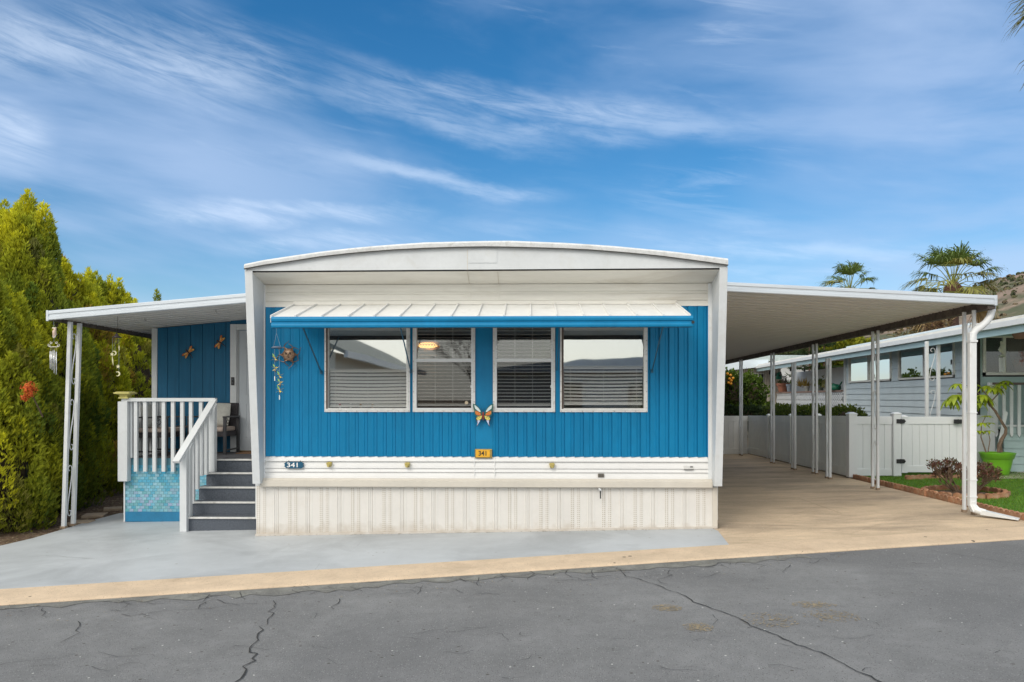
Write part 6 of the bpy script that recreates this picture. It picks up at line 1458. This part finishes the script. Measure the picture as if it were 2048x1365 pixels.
vtp = one(2042, 628); MB().box(10.2, 10.9, 15.2, 15.8, zE + .05, zE + .42).build("roof_vent", M_white2, nb, bevel=.01)
# front wall with clapboards, window, porch
FW = 17.25; xw0, xw1 = W0.x, 15.5; fwx0, fwx1, fwz0, fwz1 = P(1964, 0, FW).x, P(2062, 0, FW).x, Z_(751.5, FW), Z_(672.5, FW)
z = .25
while z < zE - .1:
    segs = [(xw0 - .02, xw1)] if (z + bh < fwz0 + .03 or z > fwz1 - .03) else [(xw0 - .02, fwx0), (fwx1, xw1)]
    for a_, b_ in segs: MB().add([(a_, FW - .022, z), (b_, FW - .022, z), (b_, FW, z + bh), (a_, FW, z + bh), (a_, FW, z), (b_, FW, z)], [(0, 1, 2, 3), (0, 4, 5, 1), (0, 3, 4), (1, 5, 2)]).build("clapboard", M_nbs, nb)
    z += bh
MB().box(xw0 + .02, xw1, FW + .02, FW + .1, .1, zE - .1).build("wall_core", M_dark, nb)
wf = MB().box(fwx0, fwx0 + .06, FW - .05, FW + .02, fwz0, fwz1).box(fwx1 - .06, fwx1, FW - .05, FW + .02, fwz0, fwz1).box(fwx0, fwx1, FW - .05, FW + .02, fwz0, fwz0 + .06).box(fwx0, fwx1, FW - .05, FW + .02, fwz1 - .06, fwz1).build("window", M_cream, nb, label="front porch window of the neighbouring home")
xm_ = P(2007, 0, FW).x; MB().box(xm_ - .03, xm_ + .03, FW - .04, FW + .01, fwz0 + .06, fwz1 - .06).build("mullion", M_cream, wf)
for a_, b_ in ((fwx0 + .06, xm_ - .03), (xm_ + .03, fwx1 - .06)): MB().box(a_, b_, FW - .012, FW - .008, fwz0 + .06, fwz1 - .06).build("pane", M_glassS, wf)
MB().hexa([(fwx1 - .3, FW + .012, fwz0), (fwx1, FW + .012, fwz0), (fwx1, FW + .016, fwz1), (fwx1 - .62, FW + .016, fwz1)], [(fwx1 - .3, FW + .017, fwz0), (fwx1, FW + .017, fwz0), (fwx1, FW + .019, fwz1), (fwx1 - .62, FW + .019, fwz1)]).build("curtain", mat("brown_curtain", (.28, .2, .17), .9), wf)
MB().box(ea.x + .3, xw1, ea.y, FW, zE - .13, zE - .105).build("porch_ceiling", M_nbt, nb)
PYr = 16.85; prl = thing("porch_railing", "white picket railing with pointed pickets on the neighbouring porch", "railing", (P(2020, 800, PYr).x, PYr, 1.2))
zr1, zr0 = Z_(766, PYr), Z_(849, PYr); xr0 = P(1982, 0, PYr).x
MB().box(xr0, xr0 + 4, PYr - .06, PYr + .08, zr1 - .05, zr1 + .0).build("top_rail", mat("dark_rail", (.14, .10, .09), .6), prl)
MB().box(xr0, xr0 + 4, PYr + .0, PYr + .05, Z_(853, PYr), Z_(849.5, PYr)).build("lower_rail", M_white2, prl)
for k in range(16):
    x_ = xr0 + .10 + k * .163; wd_ = .033
    MB().plate([(x_ - wd_, Z_(868, PYr)), (x_, Z_(874, PYr)), (x_ + wd_, Z_(868, PYr)), (x_ + wd_, zr1 - .05), (x_ - wd_, zr1 - .05)], PYr - .035, PYr - .01).build("picket", M_white2, prl)
MB().box(xr0 - .05, xr0 + .06, PYr - .05, PYr + .05, 0.3, zr1).build("end_post", M_white2, prl)
z = gz(11, PYr) + .02
while z < Z_(853, PYr): MB().add([(xr0 + .3, PYr + .02, z), (xw1, PYr + .02, z), (xw1, PYr + .045, z + .17), (xr0 + .3, PYr + .045, z + .17), (xr0 + .3, PYr + .06, z)], [(0, 1, 2, 3), (0, 3, 4)]).build("clapboard", M_nbs, nb); z += .17
MB().box(xr0 + .33, xw1, PYr + .06, FW, z - .15, z - .1).build("porch_floor", M_dark, nb)
# stair stringer boards by the porch
stp = thing("porch_side_stair", "white boards of a small side stair between gate and porch", "stairs", (P(1965, 900, 16.7).x, 16.7, .2))
MB().box(P(1950, 0, 16.7).x, P(1988, 0, 16.7).x, 16.72, 16.75, .2, Z_(830, 16.7)).build("side_board", M_white, stp)
MB().hexa([P(1992, 905, 16.65), P(1998, 905, 16.65), P(2016, 826, 16.65), P(2009, 820, 16.65)], [P(1992, 905, 16.69), P(1998, 905, 16.69), P(2016, 826, 16.69), P(2009, 820, 16.69)]).build("leaning_board", M_white2, stp)
# eave post in front of the near window
c = one(1880, 681); lattice_post("eave_post", "white lattice post before the near window of the neighbouring home", c.x - .14, c.y + .3, gz(9, 17), c.z, None, .26, .065, M_white2, True, "posts under the neighbouring eave", 'x')
c = P(2004, 690, 16.2); wc2 = thing("shell_chime", "white shell wind chime hanging before the porch window", "wind chime", c)
MB().tube([P(2004, 672, 16.2), P(2004, 690, 16.2)], .004, 4).build("string", M_str, wc2)
MB().tube([P(2002, 683, 16.2), P(2006, 692, 16.2), P(2001, 700, 16.2), P(2006, 708, 16.2)], [.02, .05, .045, .02], 7).build("shells", M_iv, wc2)
MB().lathe([(.0, .04), (.08, 0), (.0, -.01)], P(2004, 713, 16.2), 10).build("cap", M_iv, wc2)
for dx_ in (-5, -2, 1.5, 4.5): MB().tube([P(2004 + dx_, 716, 16.2), P(2004 + dx_ * .8, 744, 16.2)], .013, 6).build("tube", M_white2, wc2)
c = P(2040, 666, 15.6); hb = thing("hanging_basket", "pinkish hanging basket with red flowers at the right picture edge", "basket", c)
MB().lathe([(.0, -.13), (.09, -.12), (.14, -.04), (.13, .03), (.10, .05)], c, 14).build("bowl", mat("dusty_pink_clay", (.4, .22, .19), .8), hb, smooth=True); MB().tube([c + Vector((0, 0, .03)), c + Vector((0, 0, .3))], .005, 4).build("chain", M_rust, hb)
V = []; cc = []
for k in range(160):
    d = rng.normal(0, 1, 3); d /= np.linalg.norm(d); p_ = np.array(P(2046, 716, 15.6)) + d * rng.uniform(.03, .17); u = np.cross(d, [0, 0, 1.]); V.append([p_ - d * .04, p_ - u * .006, p_ + d * .04, p_ + u * .006]); cc.append(np.array((.42, .10, .07)) * rng.uniform(.6, 1.4))
quads_object("flowers", np.array(V), M_leaf, hb, np.array(cc)); MB().tube([P(2044, 680, 15.6), P(2046, 712, 15.6)], .006, 4).build("hanging_stem", M_bark, hb)

# recessed side porch with block wall, plants and string lights
bw0, bw1 = 25.6, 34.0
bwt = onw(1690, 784).z; bwb = onw(1690, 816).z - .05
bw = thing("block_wall", "low white pierced block wall of the neighbouring side porch", "wall", wallpt(29, .6))
MB().hexa([wallpt(bw0, bwt, .1), wallpt(bw0, bwt, -.12), wallpt(bw0, bwt + .06, -.12), wallpt(bw0, bwt + .06, .1)], [wallpt(bw1, bwt, .1), wallpt(bw1, bwt, -.12), wallpt(bw1, bwt + .06, -.12), wallpt(bw1, bwt + .06, .1)]).build("coping", mat("brown_coping", (.25, .17, .14), .8), bw)
blk = MB(); y_ = bw0
while y_ < bw1:
    for j in range(3):
        z0_ = bwb + (bwt - bwb) * j / 3; h_ = (bwt - bwb) / 3; off = .1 if j % 2 else 0
        yy = y_ + off
        blk.bar(wallpt(yy, z0_, .04), wallpt(yy + .1, z0_ + h_ / 2, .04), .05, .1).bar(wallpt(yy + .1, z0_ + h_ / 2, .04), wallpt(yy, z0_ + h_, .04), .05, .1)
    y_ += .2
for j in range(4): blk.bar(wallpt(bw0, bwb + (bwt - bwb) * j / 3, .04), wallpt(bw1, bwb + (bwt - bwb) * j / 3, .04), .03, .06)
blk.build("pierced_blocks", M_white, bw, stuff=True)
MB().hexa([wallpt(bw0, .2, 0.02), wallpt(bw0, .2, -.1), wallpt(bw0, bwb, -.1), wallpt(bw0, bwb, .02)], [wallpt(bw1, .2, .02), wallpt(bw1, .2, -.1), wallpt(bw1, bwb, -.1), wallpt(bw1, bwb, .02)]).build("base", M_white, bw)
MB().hexa([wallpt(bw0 - .2, .5, -1.3), wallpt(bw0 - .2, .5, -1.4), wallpt(bw0 - .2, zE - .3, -1.4), wallpt(bw0 - .2, zE - .3, -1.3)], [wallpt(bw1 + 2, .5, -1.3), wallpt(bw1 + 2, .5, -1.4), wallpt(bw1 + 2, zE - .3, -1.4), wallpt(bw1 + 2, zE - .3, -1.3)]).build("porch_back_wall", M_white, nb)
z = bwt
while z < zE - .3: MB().add([wallpt(25.4, z, -.02) + Vector((0, .02, 0)), wallpt(25.4, z, -1.3) + Vector((0, .02, 0)), wallpt(25.4, z + bh, -1.3), wallpt(25.4, z + bh, -.02)], [(0, 1, 2, 3)]).build("clapboard", M_nb, nb); z += bh
for px, pt, pbm in ((1478 + 55, 735, 815), (1589, 729, 790)):
    pass
def porch(px, py, out=0.0): p_ = onw(px, py); return p_
def potplant(name, label, px, w_px, h_px, col, kind):
    c = onw(px, 784); c.z = bwt + .06; s_ = c.y / FPX; r_ = w_px * s_ / 2; h_ = h_px * s_
    t = thing(name, label, "potted plant", c, None)
    MB().lathe([(r_ * .62, 0), (r_ * .85, h_ * .7), (r_, h_ * .72), (r_ * 1.04, h_)], c, 14).build("pot", mat("pot_" + str(px), col, .7, var=.15, vscale=10), t, smooth=False)
    return t, c + Vector((0, 0, h_)), s_
t, c, s_ = potplant("potted_plant", "terracotta bowl planter on the block wall", 1566, 26, 17, (.32, .13, .08), 0)
Q, cq = leaf_sprays(np.array([c] * 60) + rng.normal(0, .12, (60, 3)) * [1, 1, .3], np.tile([0, 0, 1.], (60, 1)), 2, .16, .02, np.tile([(.08, .1, .03)], (60, 1)), .8); quads_object("leaves", Q, M_leaf, t, cq)
t, c, s_ = potplant("potted_plant", "blue grey pot beside the terracotta bowl on the block wall", 1579, 13, 15, (.25, .30, .36), 0)
for px, w_, col, lb in ((1614, 11, (.35, .35, .32), "grey pot with two spiky yellow rosettes on bare stems on the block wall"),):
    t, c, s_ = potplant("potted_plant", lb, px, w_, 10, col, 0)
    st = MB(); 
    for tx, ty in ((1602, 770), (1613, 771)):
        e_ = onw(tx, ty + 4); e_.x -= .02; st.tube([c, c.lerp(e_, .6) + Vector((0, 0, -.02)), e_], [.02, .016, .012], 5)
        n_ = 34; D = rng.normal(0, .55, (n_, 3)); D[:, 2] = np.abs(D[:, 2]) + .5; D /= np.linalg.norm(D, axis=1)[:, None]
        Q, cq = leaf_sprays(np.array([e_] * n_), D, 1, .34, .02, np.tile([(.38, .26, .07)], (n_, 1)), .05); quads_object("rosette", Q, M_leaf, t, cq)
    st.build("stems", M_bark, t)
for px, w_, h_, col, lb, lc in ((1641, 15, 12, (.12, .14, .14), "dark grey pot of leafy plants on the block wall", (.12, .16, .04)), (1653, 11, 12, (.5, .48, .42), "cream pot with flowering plant on the block wall", (.3, .28, .12))):
    t, c, s_ = potplant("potted_plant", lb, px, w_, h_, col, 0)
    Q, cq = leaf_sprays(np.array([c] * 110) + rng.normal(0, .08, (110, 3)), np.tile([0, 0, 1.], (110, 1)), 2, .11, .025, np.tile([lc], (110, 1)), .8); quads_object("leaves", Q, M_leaf, t, cq)
c = onw(1674, 784); c.z = bwt + .06; c.x -= .05; wcn = thing("watering_can", "dark green watering can on the block wall beside the clapboard", "watering can", c)
Mg_ = mat("dark_green_plastic", (.01, .14, .08), .4)
MB().lathe([(.14, 0), (.18, .04), (.17, .16), (.10, .20), (.06, .21)], c, 14).build("body", Mg_, wcn, smooth=True); MB().tube([c + Vector((0, -.1, .06)), c + Vector((.03, -.3, .18)), c + Vector((.05, -.42, .28))], [.035, .025, .022], 7).build("spout", Mg_, wcn)
MB().tube([c + Vector((0, .12, .05)), c + Vector((0, .28, .12)), c + Vector((0, .2, .24)), c + Vector((0, .04, .2))], .02, 6).build("handle", Mg_, wcn)
# bird house, lattice ornament, string lights
c = onw(1555, 752); bh_ = thing("birdhouse", "dark green birdhouse hanging at the left end of the side porch", "birdhouse", c); s_ = c.y / FPX
MB().plate([(c.x - 4.5 * s_, c.z - 7 * s_), (c.x + 4.5 * s_, c.z - 7 * s_), (c.x + 4.5 * s_, c.z + 3 * s_), (c.x, c.z + 7.5 * s_), (c.x - 4.5 * s_, c.z + 3 * s_)], c.y - .3, c.y - .1).build("box", mat("bird_green", (.01, .16, .11), .6), bh_)
MB().lathe([(.03, 0), (.03, .006)], (c.x, c.y - .307, c.z), 10, 'y').build("hole", M_black, bh_); MB().tube([(c.x, c.y - .2, c.z + 7 * s_), (c.x, c.y - .2, c.z + .35)], .006, 4).build("cord", M_black, bh_)
c = onw(1573, 760); c.x -= .1; lo = thing("lattice_ornament", "dark metal diamond lattice ornament hanging above the terracotta bowl", "wall ornament", c); mb = MB(); s_ = c.y / FPX
for i in range(-4, 5):
    for j in range(-4, 5):
        if abs(i) + abs(j) <= 5:
            a_ = Vector((c.x + (i - j) * 1.0 * s_, c.y, c.z + (i + j) * 1.3 * s_))
            for dx_, dz_ in ((1, 1.3), (-1, 1.3)):
                if rng.random() < .9: mb.tube([a_, a_ + Vector((dx_ * s_, 0, dz_ * s_))], .010, 4)
mb.build("lattice", M_rust, lo); lo['note'] = ''
del lo['note']
sl_ = thing("string_lights", "string of dark outdoor bulbs along the neighbouring porch eave", "string lights", onw(1600, 735))
wp = [(1545, 744), (1560, 738), (1572, 741), (1590, 728), (1610, 736), (1632, 732), (1650, 724), (1672, 720)]
MB().tube([onw(a_, b_) - Vector((.3, 0, 0)) for a_, b_ in wp], .009, 4).build("cable", M_black, sl_)
for px, py in ((1553, 742), (1566, 745), (1576, 744), (1596, 735), (1601, 737), (1625, 735), (1643, 730), (1655, 727)):
    c = onw(px, py) - Vector((.3, 0, 0)); MB().tube([c, c - Vector((0, 0, .05)), c - Vector((0, 0, .14)), c - Vector((0, 0, .17))], [.02, .03, .04, .015], 6).build("bulb", M_black, sl_)

# ---- hedge strip behind the fence and citrus bush
def bush(name, label, cat, cs, n, col, col2, L=.07, Wd=.02, flower=None, group=None, trunk=True):
    c0 = cs[0]; t = thing(name, label, cat, (c0[0], c0[1], c0[2] - c0[3][2]), group); C = []; D = []; Cl = []; core = MB(); tot = sum(c_[3][0] * c_[3][2] for c_ in cs)
    for (x_, y_, z_, r_) in cs:
        m = int(n * r_[0] * r_[2] / tot); d = rng.normal(0, 1, (m, 3)); d /= np.linalg.norm(d, axis=1)[:, None]
        rr_ = rng.uniform(.7, 1.05, (m, 1)); nz = np.array([[1 + .28 * fbm((x_ + q_[0] * 1.2, y_ + q_[1] * 1.2, z_ + q_[2] * 1.2), 1.6 / max(r_))] for q_ in d])
        C.append(np.array([x_, y_, z_]) + d * np.array(r_) * rr_ * nz); D.append(d + [0, 0, .5])
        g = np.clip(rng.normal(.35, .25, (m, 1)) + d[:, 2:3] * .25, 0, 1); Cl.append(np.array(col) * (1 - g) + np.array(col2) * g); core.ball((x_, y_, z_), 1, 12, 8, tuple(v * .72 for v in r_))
    Q, cq = leaf_sprays(np.concatenate(C), np.concatenate(D), 2, L, Wd, np.concatenate(Cl), .6)
    quads_object("crown", Q, M_leaf, t, cq); core.build("light_block_core", M_core, t, stuff=True)  # leaves, plus an added opaque core that blocks light
    if trunk: MB().tube([(c0[0], c0[1], c0[2] - c0[3][2] * 1.6), (c0[0], c0[1], c0[2])], [.08, .04], 7).build("trunk", M_bark, t)
    return t
hs_ = [(7.5 + rnd.uniform(-.1, .1), 17.9 + .42 * k, 1.38, (.38, .42, .28)) for k in range(14)]
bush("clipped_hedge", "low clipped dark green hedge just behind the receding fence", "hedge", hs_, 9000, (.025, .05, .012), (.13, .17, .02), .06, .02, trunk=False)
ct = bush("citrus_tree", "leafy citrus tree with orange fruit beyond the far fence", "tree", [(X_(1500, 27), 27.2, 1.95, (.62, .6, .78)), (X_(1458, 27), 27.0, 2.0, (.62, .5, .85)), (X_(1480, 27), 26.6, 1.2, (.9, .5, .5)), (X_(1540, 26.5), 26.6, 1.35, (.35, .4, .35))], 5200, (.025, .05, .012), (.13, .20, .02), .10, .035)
M_or = mat("orange_fruit", (.75, .32, .02), .5)
for px, py in ((1459, 758), (1463, 762), (1457, 766), (1461, 751), (1466, 757), (1455, 748), (1462, 768)): MB().ball(P(px, py, 26.5 + .0), .05, 8, 6).build("fruit", M_or, ct, smooth=True)
bush("dark_undergrowth", "dark shaded shrub at the foot of the citrus tree", "shrub", [(X_(1450, 25.5), 25.4, 1.2, (.5, .4, .4)), (X_(1500, 25.6), 25.6, 1.2, (.7, .4, .38))], 2500, (.015, .03, .012), (.05, .08, .03), .10, .03, trunk=False)

# ---- beige building beyond the citrus tree and far roof
bb = thing("beige_building", "beige panelled building with small window beyond the citrus tree", "building", (9.2, 36, .3)); YB = 35.0
xl_, xr_ = P(1440, 0, YB).x, P(1562, 0, YB).x; nb_ = 26
for k in range(nb_): MB().box(xl_ + (xr_ - xl_) * k / nb_ + .01, xl_ + (xr_ - xl_) * (k + 1) / nb_ - .01, YB, YB + .06, .2, Z_(734, YB)).build("wall_panel", mat("beige_panel", (.50, .45, .38), .7, var=.05), bb)
MB().box(xl_, xr_, YB + .05, YB + 4, .2, Z_(734, YB)).build("wall_core", M_dark, bb)
MB().hexa([(xl_ - .5, YB - .5, Z_(746, YB)), (P(1530, 0, YB).x, YB - .5, Z_(734, YB)), (P(1530, 0, YB).x, YB - .5, Z_(721, YB)), (xl_ - .5, YB - .5, Z_(724, YB))], [(xl_ - .5, YB + 5, Z_(746, YB)), (P(1530, 0, YB).x, YB + 5, Z_(734, YB)), (P(1530, 0, YB).x, YB + 5, Z_(721, YB)), (xl_ - .5, YB + 5, Z_(724, YB))]).build("roof", mat("pale_blue_roof", (.60, .67, .72), .5), bb)
wx0, wx1 = P(1504, 0, YB).x, P(1528, 0, YB).x
fw = MB().box(wx0, wx1, YB - .04, YB - .005, Z_(769, YB), Z_(747, YB)).build("window", M_cream, bb)
for a_, b_ in ((1505.5, 1514.5), (1517, 1526.5)): MB().box(P(a_, 0, YB).x, P(b_, 0, YB).x, YB - .05, YB - .042, Z_(767, YB), Z_(748.5, YB)).build("pane", mat("dark_pane", (.03, .03, .025), .1), fw)
fr_ = thing("far_building", "far low building with pale teal roof behind the carport posts", "building", (14, 48, .3))
YB = 46; MB().hexa([(P(1480, 0, YB).x, YB, Z_(724, YB)), (P(1680, 0, YB).x, YB, Z_(722, YB)), (P(1670, 0, YB).x, YB, Z_(712, YB)), (P(1500, 0, YB).x, YB, Z_(712, YB))], [(P(1480, 0, YB).x, YB + 6, Z_(724, YB)), (P(1680, 0, YB).x, YB + 6, Z_(722, YB)), (P(1640, 0, YB).x, YB + 6, Z_(707, YB) + .2), (P(1500, 0, YB).x, YB + 6, Z_(707, YB) + .2)]).build("roof", mat("pale_teal_roof", (.52, .62, .62), .6, var=.1), fr_)
MB().box(P(1485, 0, YB).x, P(1670, 0, YB).x, YB + .4, YB + 5.5, .2, Z_(724, YB)).build("wall", M_white, fr_)

# ---- trees beyond the neighbouring roof
bush("yellow_green_tree", "yellow green leafy tree showing above the neighbouring roof", "tree", [(X_(1682, 44), 44, 4.45, (1.1, 1, .95)), (X_(1712, 44), 44.3, 4.4, (.7, .8, .85)), (X_(1668, 44), 44, 4.2, (.8, .8, .8))], 3200, (.10, .15, .02), (.42, .38, .03), .28, .08)
bush("bright_shrub", "small bright shrub right of the yellow green tree above the roof", "shrub", [(X_(1738, 44), 44, 4.7, (.5, .6, .45)), (X_(1752, 44), 44, 4.6, (.35, .5, .4))], 900, (.14, .18, .02), (.42, .4, .03), .2, .06)
for px, sc__, lb in ((1619, 1.0, "layered dark conifer left of the third carport post"), (1648, .8, "thin layered conifer right of the third carport post")):
    Yc = 42; x_ = X_(px, Yc); t = thing("layered_conifer", lb, "tree", (x_, Yc, 1)); st = MB().tube([(x_, Yc, 1), (x_, Yc, Z_(684, Yc))], [.10, .03], 6); st.build("trunk", M_bark, t); C = []; D = []
    for z_ in np.arange(2.6, Z_(682, Yc), .42):
        for k in range(9):
            a = k * .7 + z_ * 3; L_ = (1.25 - (z_ - 2.6) * .28) * sc__
            for u in np.linspace(.15, 1, 12): C.append((x_ + math.cos(a) * L_ * u, Yc + math.sin(a) * L_ * u, z_ + .12 * u)); D.append((math.cos(a), math.sin(a), .3))
    Q, cq = leaf_sprays(np.array(C), np.array(D), 4, .2, .025, np.tile([(.045, .075, .025)], (len(C), 1)), .45); quads_object("crown", Q, M_leaf, t, cq)
bush("far_tree", "olive bushy trees beyond the far teal roof under the carport", "tree", [(X_(1570 + 14 * k, 60), 60, 4.5 + .4 * (k % 2) + .12 * k, (1.1, 1, 1.0)) for k in range(-4, 4)], 3600, (.05, .075, .03), (.17, .19, .07), .35, .1)

# ---- fan palms
M_palm = mat("palm_leaf", (1, 1, 1), .5, attr='tint', transl=.25)
def palm(px, pyc, Y, rad, tr_r, label, seed, nf=44, zc=None, base=None):
    r_ = random.Random(seed); c = P(px, pyc, Y) if zc is None else Vector(zc); g0 = base if base is not None else 0.0
    t = thing("fan_palm", label, "palm tree", (c.x, c.y, g0), "fan palms")
    MB().tube([(c.x, c.y, g0 - .3), (c.x + .03, c.y, g0 + (c.z - g0) * .5), (c.x, c.y, c.z - .1)], [tr_r * 1.25, tr_r, tr_r * 1.05], 12).build("trunk", mat("palm_trunk", (.16, .10, .085), .95, var=.3, vscale=6, bump=1, bscale=14, stretch=(1, 1, 6)), t)
    MB().lathe([(tr_r * 1.1, -.9), (tr_r * 1.9, -.5), (tr_r * 1.8, -.1), (tr_r * 1.1, .12), (.03, .3)], c, 14).build("boot_bases", mat("palm_boots", (.14, .07, .045), .95, var=.5, vscale=12, bump=1.5, bscale=20), t)
    V = []; cc = []; st = MB()
    for k in range(nf):
        az_ = k * 2.399 + r_.uniform(-.2, .2); u = k / nf; elv = R(82) - u * R(128) + r_.uniform(-.15, .15)
        d = Vector((math.cos(az_) * math.cos(elv), math.sin(az_) * math.cos(elv), math.sin(elv))); Lp = rad * r_.uniform(.46, .66)
        p1 = c + Vector((0, 0, .1)) + d * Lp * .55; p2 = p1 + d * Lp * .45 + Vector((0, 0, -.04 * rad - .05 * rad * u)); st.tube([c, p1, p2], [.028, .02, .014], 5)
        fd = (p2 - p1).normalized(); sd_ = fd.cross(Vector((0, 0, 1)));
        if sd_.length < .1: sd_ = Vector((1, 0, 0))
        sd_.normalize(); nrm = sd_.cross(fd)
        dead = u > .80; col = np.array((.12, .18, .04)) if u < .4 else (np.array((.25, .25, .055)) if not dead else np.array((.48, .34, .14)))
        nl = 32; FL = rad * .50 * r_.uniform(.85, 1.1)
        for j in range(nl):
            th_ = (j / (nl - 1) - .5) * R(165); ld = (fd * math.cos(th_) + sd_ * math.sin(th_) + nrm * (.18 * abs(math.sin(th_)))).normalized(); LL = FL * (1 - .28 * abs(th_) / R(100)) * r_.uniform(.85, 1.1)
            ws = Vector(ld.cross(nrm)).normalized(); wd_ = .024 * rad / 2
            a0 = p2; a1 = p2 + ld * LL * .55 + Vector((r_.uniform(-.03, .03), 0, -.04 * LL)); a2 = p2 + ld * LL * .85 + Vector((r_.uniform(-.14, .06), r_.uniform(-.08, .08), -.26 * LL * r_.uniform(.4, 1.6))); a3 = a2 + ld * LL * .1 + Vector((-.05, 0, -.16 * LL * r_.uniform(.5, 1.5)))
            c_ = col * r_.uniform(.65, 1.35)
            for q0, q1, w0, w1 in ((a0, a1, .3, 1), (a1, a2, 1, .6), (a2, a3, .6, .1)):
                V.append([tuple(q0 - ws * wd_ * w0), tuple(q0 + ws * wd_ * w0), tuple(q1 + ws * wd_ * w1), tuple(q1 - ws * wd_ * w1)]); cc.append(c_)
    quads_object("fronds", np.array(V), M_palm, t, np.array(cc)); st.build("leaf_stalks", mat("palm_stalk", (.24, .26, .06), .6), t, stuff=True)
    return t
palm(1906, 572, 42, 2.75, .26, "larger fan palm rising behind the right end of the carport roof", 4, 36)
palm(1700, 584, 50, 2.3, .24, "smaller fan palm rising behind the middle of the carport roof", 9, 26)
palm(0, 0, 0, 3.0, .28, "tall fan palm whose frond tips enter the top right corner", 5, 44, zc=(20.35, 27, 16.1), base=0.2)
c = P(1872, 652, 40.5); df = thing("dry_palm_skirt", "dried brown palm fronds heaped left of the larger palm trunk", "dry fronds", (c.x, c.y, 1))
n_ = 500; D = rng.normal(0, 1, (n_, 3)); D[:, 2] -= .2; D /= np.linalg.norm(D, axis=1)[:, None]; Q, cq = leaf_sprays(np.array([c] * n_) + rng.normal(0, .22, (n_, 3)), D, 2, .55, .02, np.array([(.28, .17, .09), (.10, .06, .04), (.36, .27, .13)])[rng.integers(0, 3, n_)], .3); quads_object("dry_fronds", Q, M_palm, df, cq)
MB().tube([(c.x, c.y, .8), (c.x, c.y, c.z)], [.16, .14], 7).build("trunk", M_bark, df)
c = P(1838, 650, 43); bt = thing("bare_shrub", "loose brown and olive shrub on the slope left of the dried fronds", "shrub", (c.x, c.y, 2))
n_ = 600; D = rng.normal(0, 1, (n_, 3)); D[:, 2] = abs(D[:, 2]); D /= np.linalg.norm(D, axis=1)[:, None]; Q, cq = leaf_sprays(np.array([c] * n_) + rng.normal(0, .55, (n_, 3)) * [1.2, 1, .8], D, 2, .3, .03, np.array([(.20, .14, .05), (.13, .12, .04), (.3, .22, .08)])[rng.integers(0, 3, n_)], .4); quads_object("crown", Q, M_palm, bt, cq); MB().tube([(c.x, c.y, 1), (c.x, c.y, c.z)], [.06, .03], 6).build("trunk", M_bark, bt)

# ================================================================== ACROSS THE STREET (mirrored in the front windows)
M_shg = mat("grey_shingles", (.26, .28, .26), .9, var=.3, vscale=6, bump=1, bscale=30); M_oc = mat("cream_stucco", (.80, .77, .68), .8, var=.04)
oh = thing("opposite_house", "cream house with grey shingle roof across the street seen mirrored in the left window", "house", (-11, -13, 0))
X0, X1, y0, y1, ze = -7.0, -15.0, -6.2, -26, 3.5
MB().box(X1, X0, y1, y0, -.3, ze).build("wall", M_oc, oh)
xr_ = (X0 + X1) / 2; zrg = 5.4
for a_, b_ in ((X0 + .5, xr_), (X1 - .5, xr_)): MB().hexa([(a_, y0 + .6, ze - .1), (a_, y1, ze - .1), (a_, y1, ze + .05), (a_, y0 + .6, ze + .05)], [(b_, y0 + .6, zrg), (b_, y1, zrg), (b_, y1, zrg + .15), (b_, y0 + .6, zrg + .15)]).build("roof", M_shg, oh)
MB().add([(X0, y0, ze), (X1, y0, ze), (xr_, y0, zrg)], [(0, 1, 2)]).build("gable", M_oc, oh)
MB().box(X0 + .46, X0 + .6, y1, y0 + .6, ze - .22, ze + .03).build("gutter", M_white2, oh)
oh2 = thing("opposite_mobile_home", "low white mobile home with curved roof across the street seen mirrored in the right window", "mobile home", (5, -16, 0))
MB().box(-1.5, 11, -21, -14, -.2, 3.2).build("wall", M_oc, oh2); cv = [(-1.9 + 13.3 * i / 14, 3.2 + .55 * math.sin(math.pi * i / 14)) for i in range(15)]
MB().plate([(-1.9, 3.05)] + cv + [(11.4, 3.05)], -21.3, -13.6).build("roof", M_white, oh2)
for a_ in (1, 4.5, 8): MB().box(a_, a_ + 1.4, -13.98, -13.9, 1.4, 2.6).build("window", M_glassN, oh2)
br = thing("bare_tree", "bare branching tree across the street seen mirrored in the left windows", "tree", (-3.4, -28, 0)); mb = MB(); r4 = random.Random(8)
def bb_(p, d, L, r_, dep):
    q_ = p + d * L; mb.tube([p, q_], [r_, r_ * .7], 5)
    if dep:
        for _ in range(3): bb_(q_, (d + Vector((r4.uniform(-.7, .7), r4.uniform(-.7, .7), r4.uniform(-.2, .5)))).normalized(), L * .74, r_ * .62, dep - 1)
bb_(Vector((-3.4, -28, 0)), Vector((.02, 0, 1)), 2.0, .09, 6); mb.build("branches", M_bark, br)
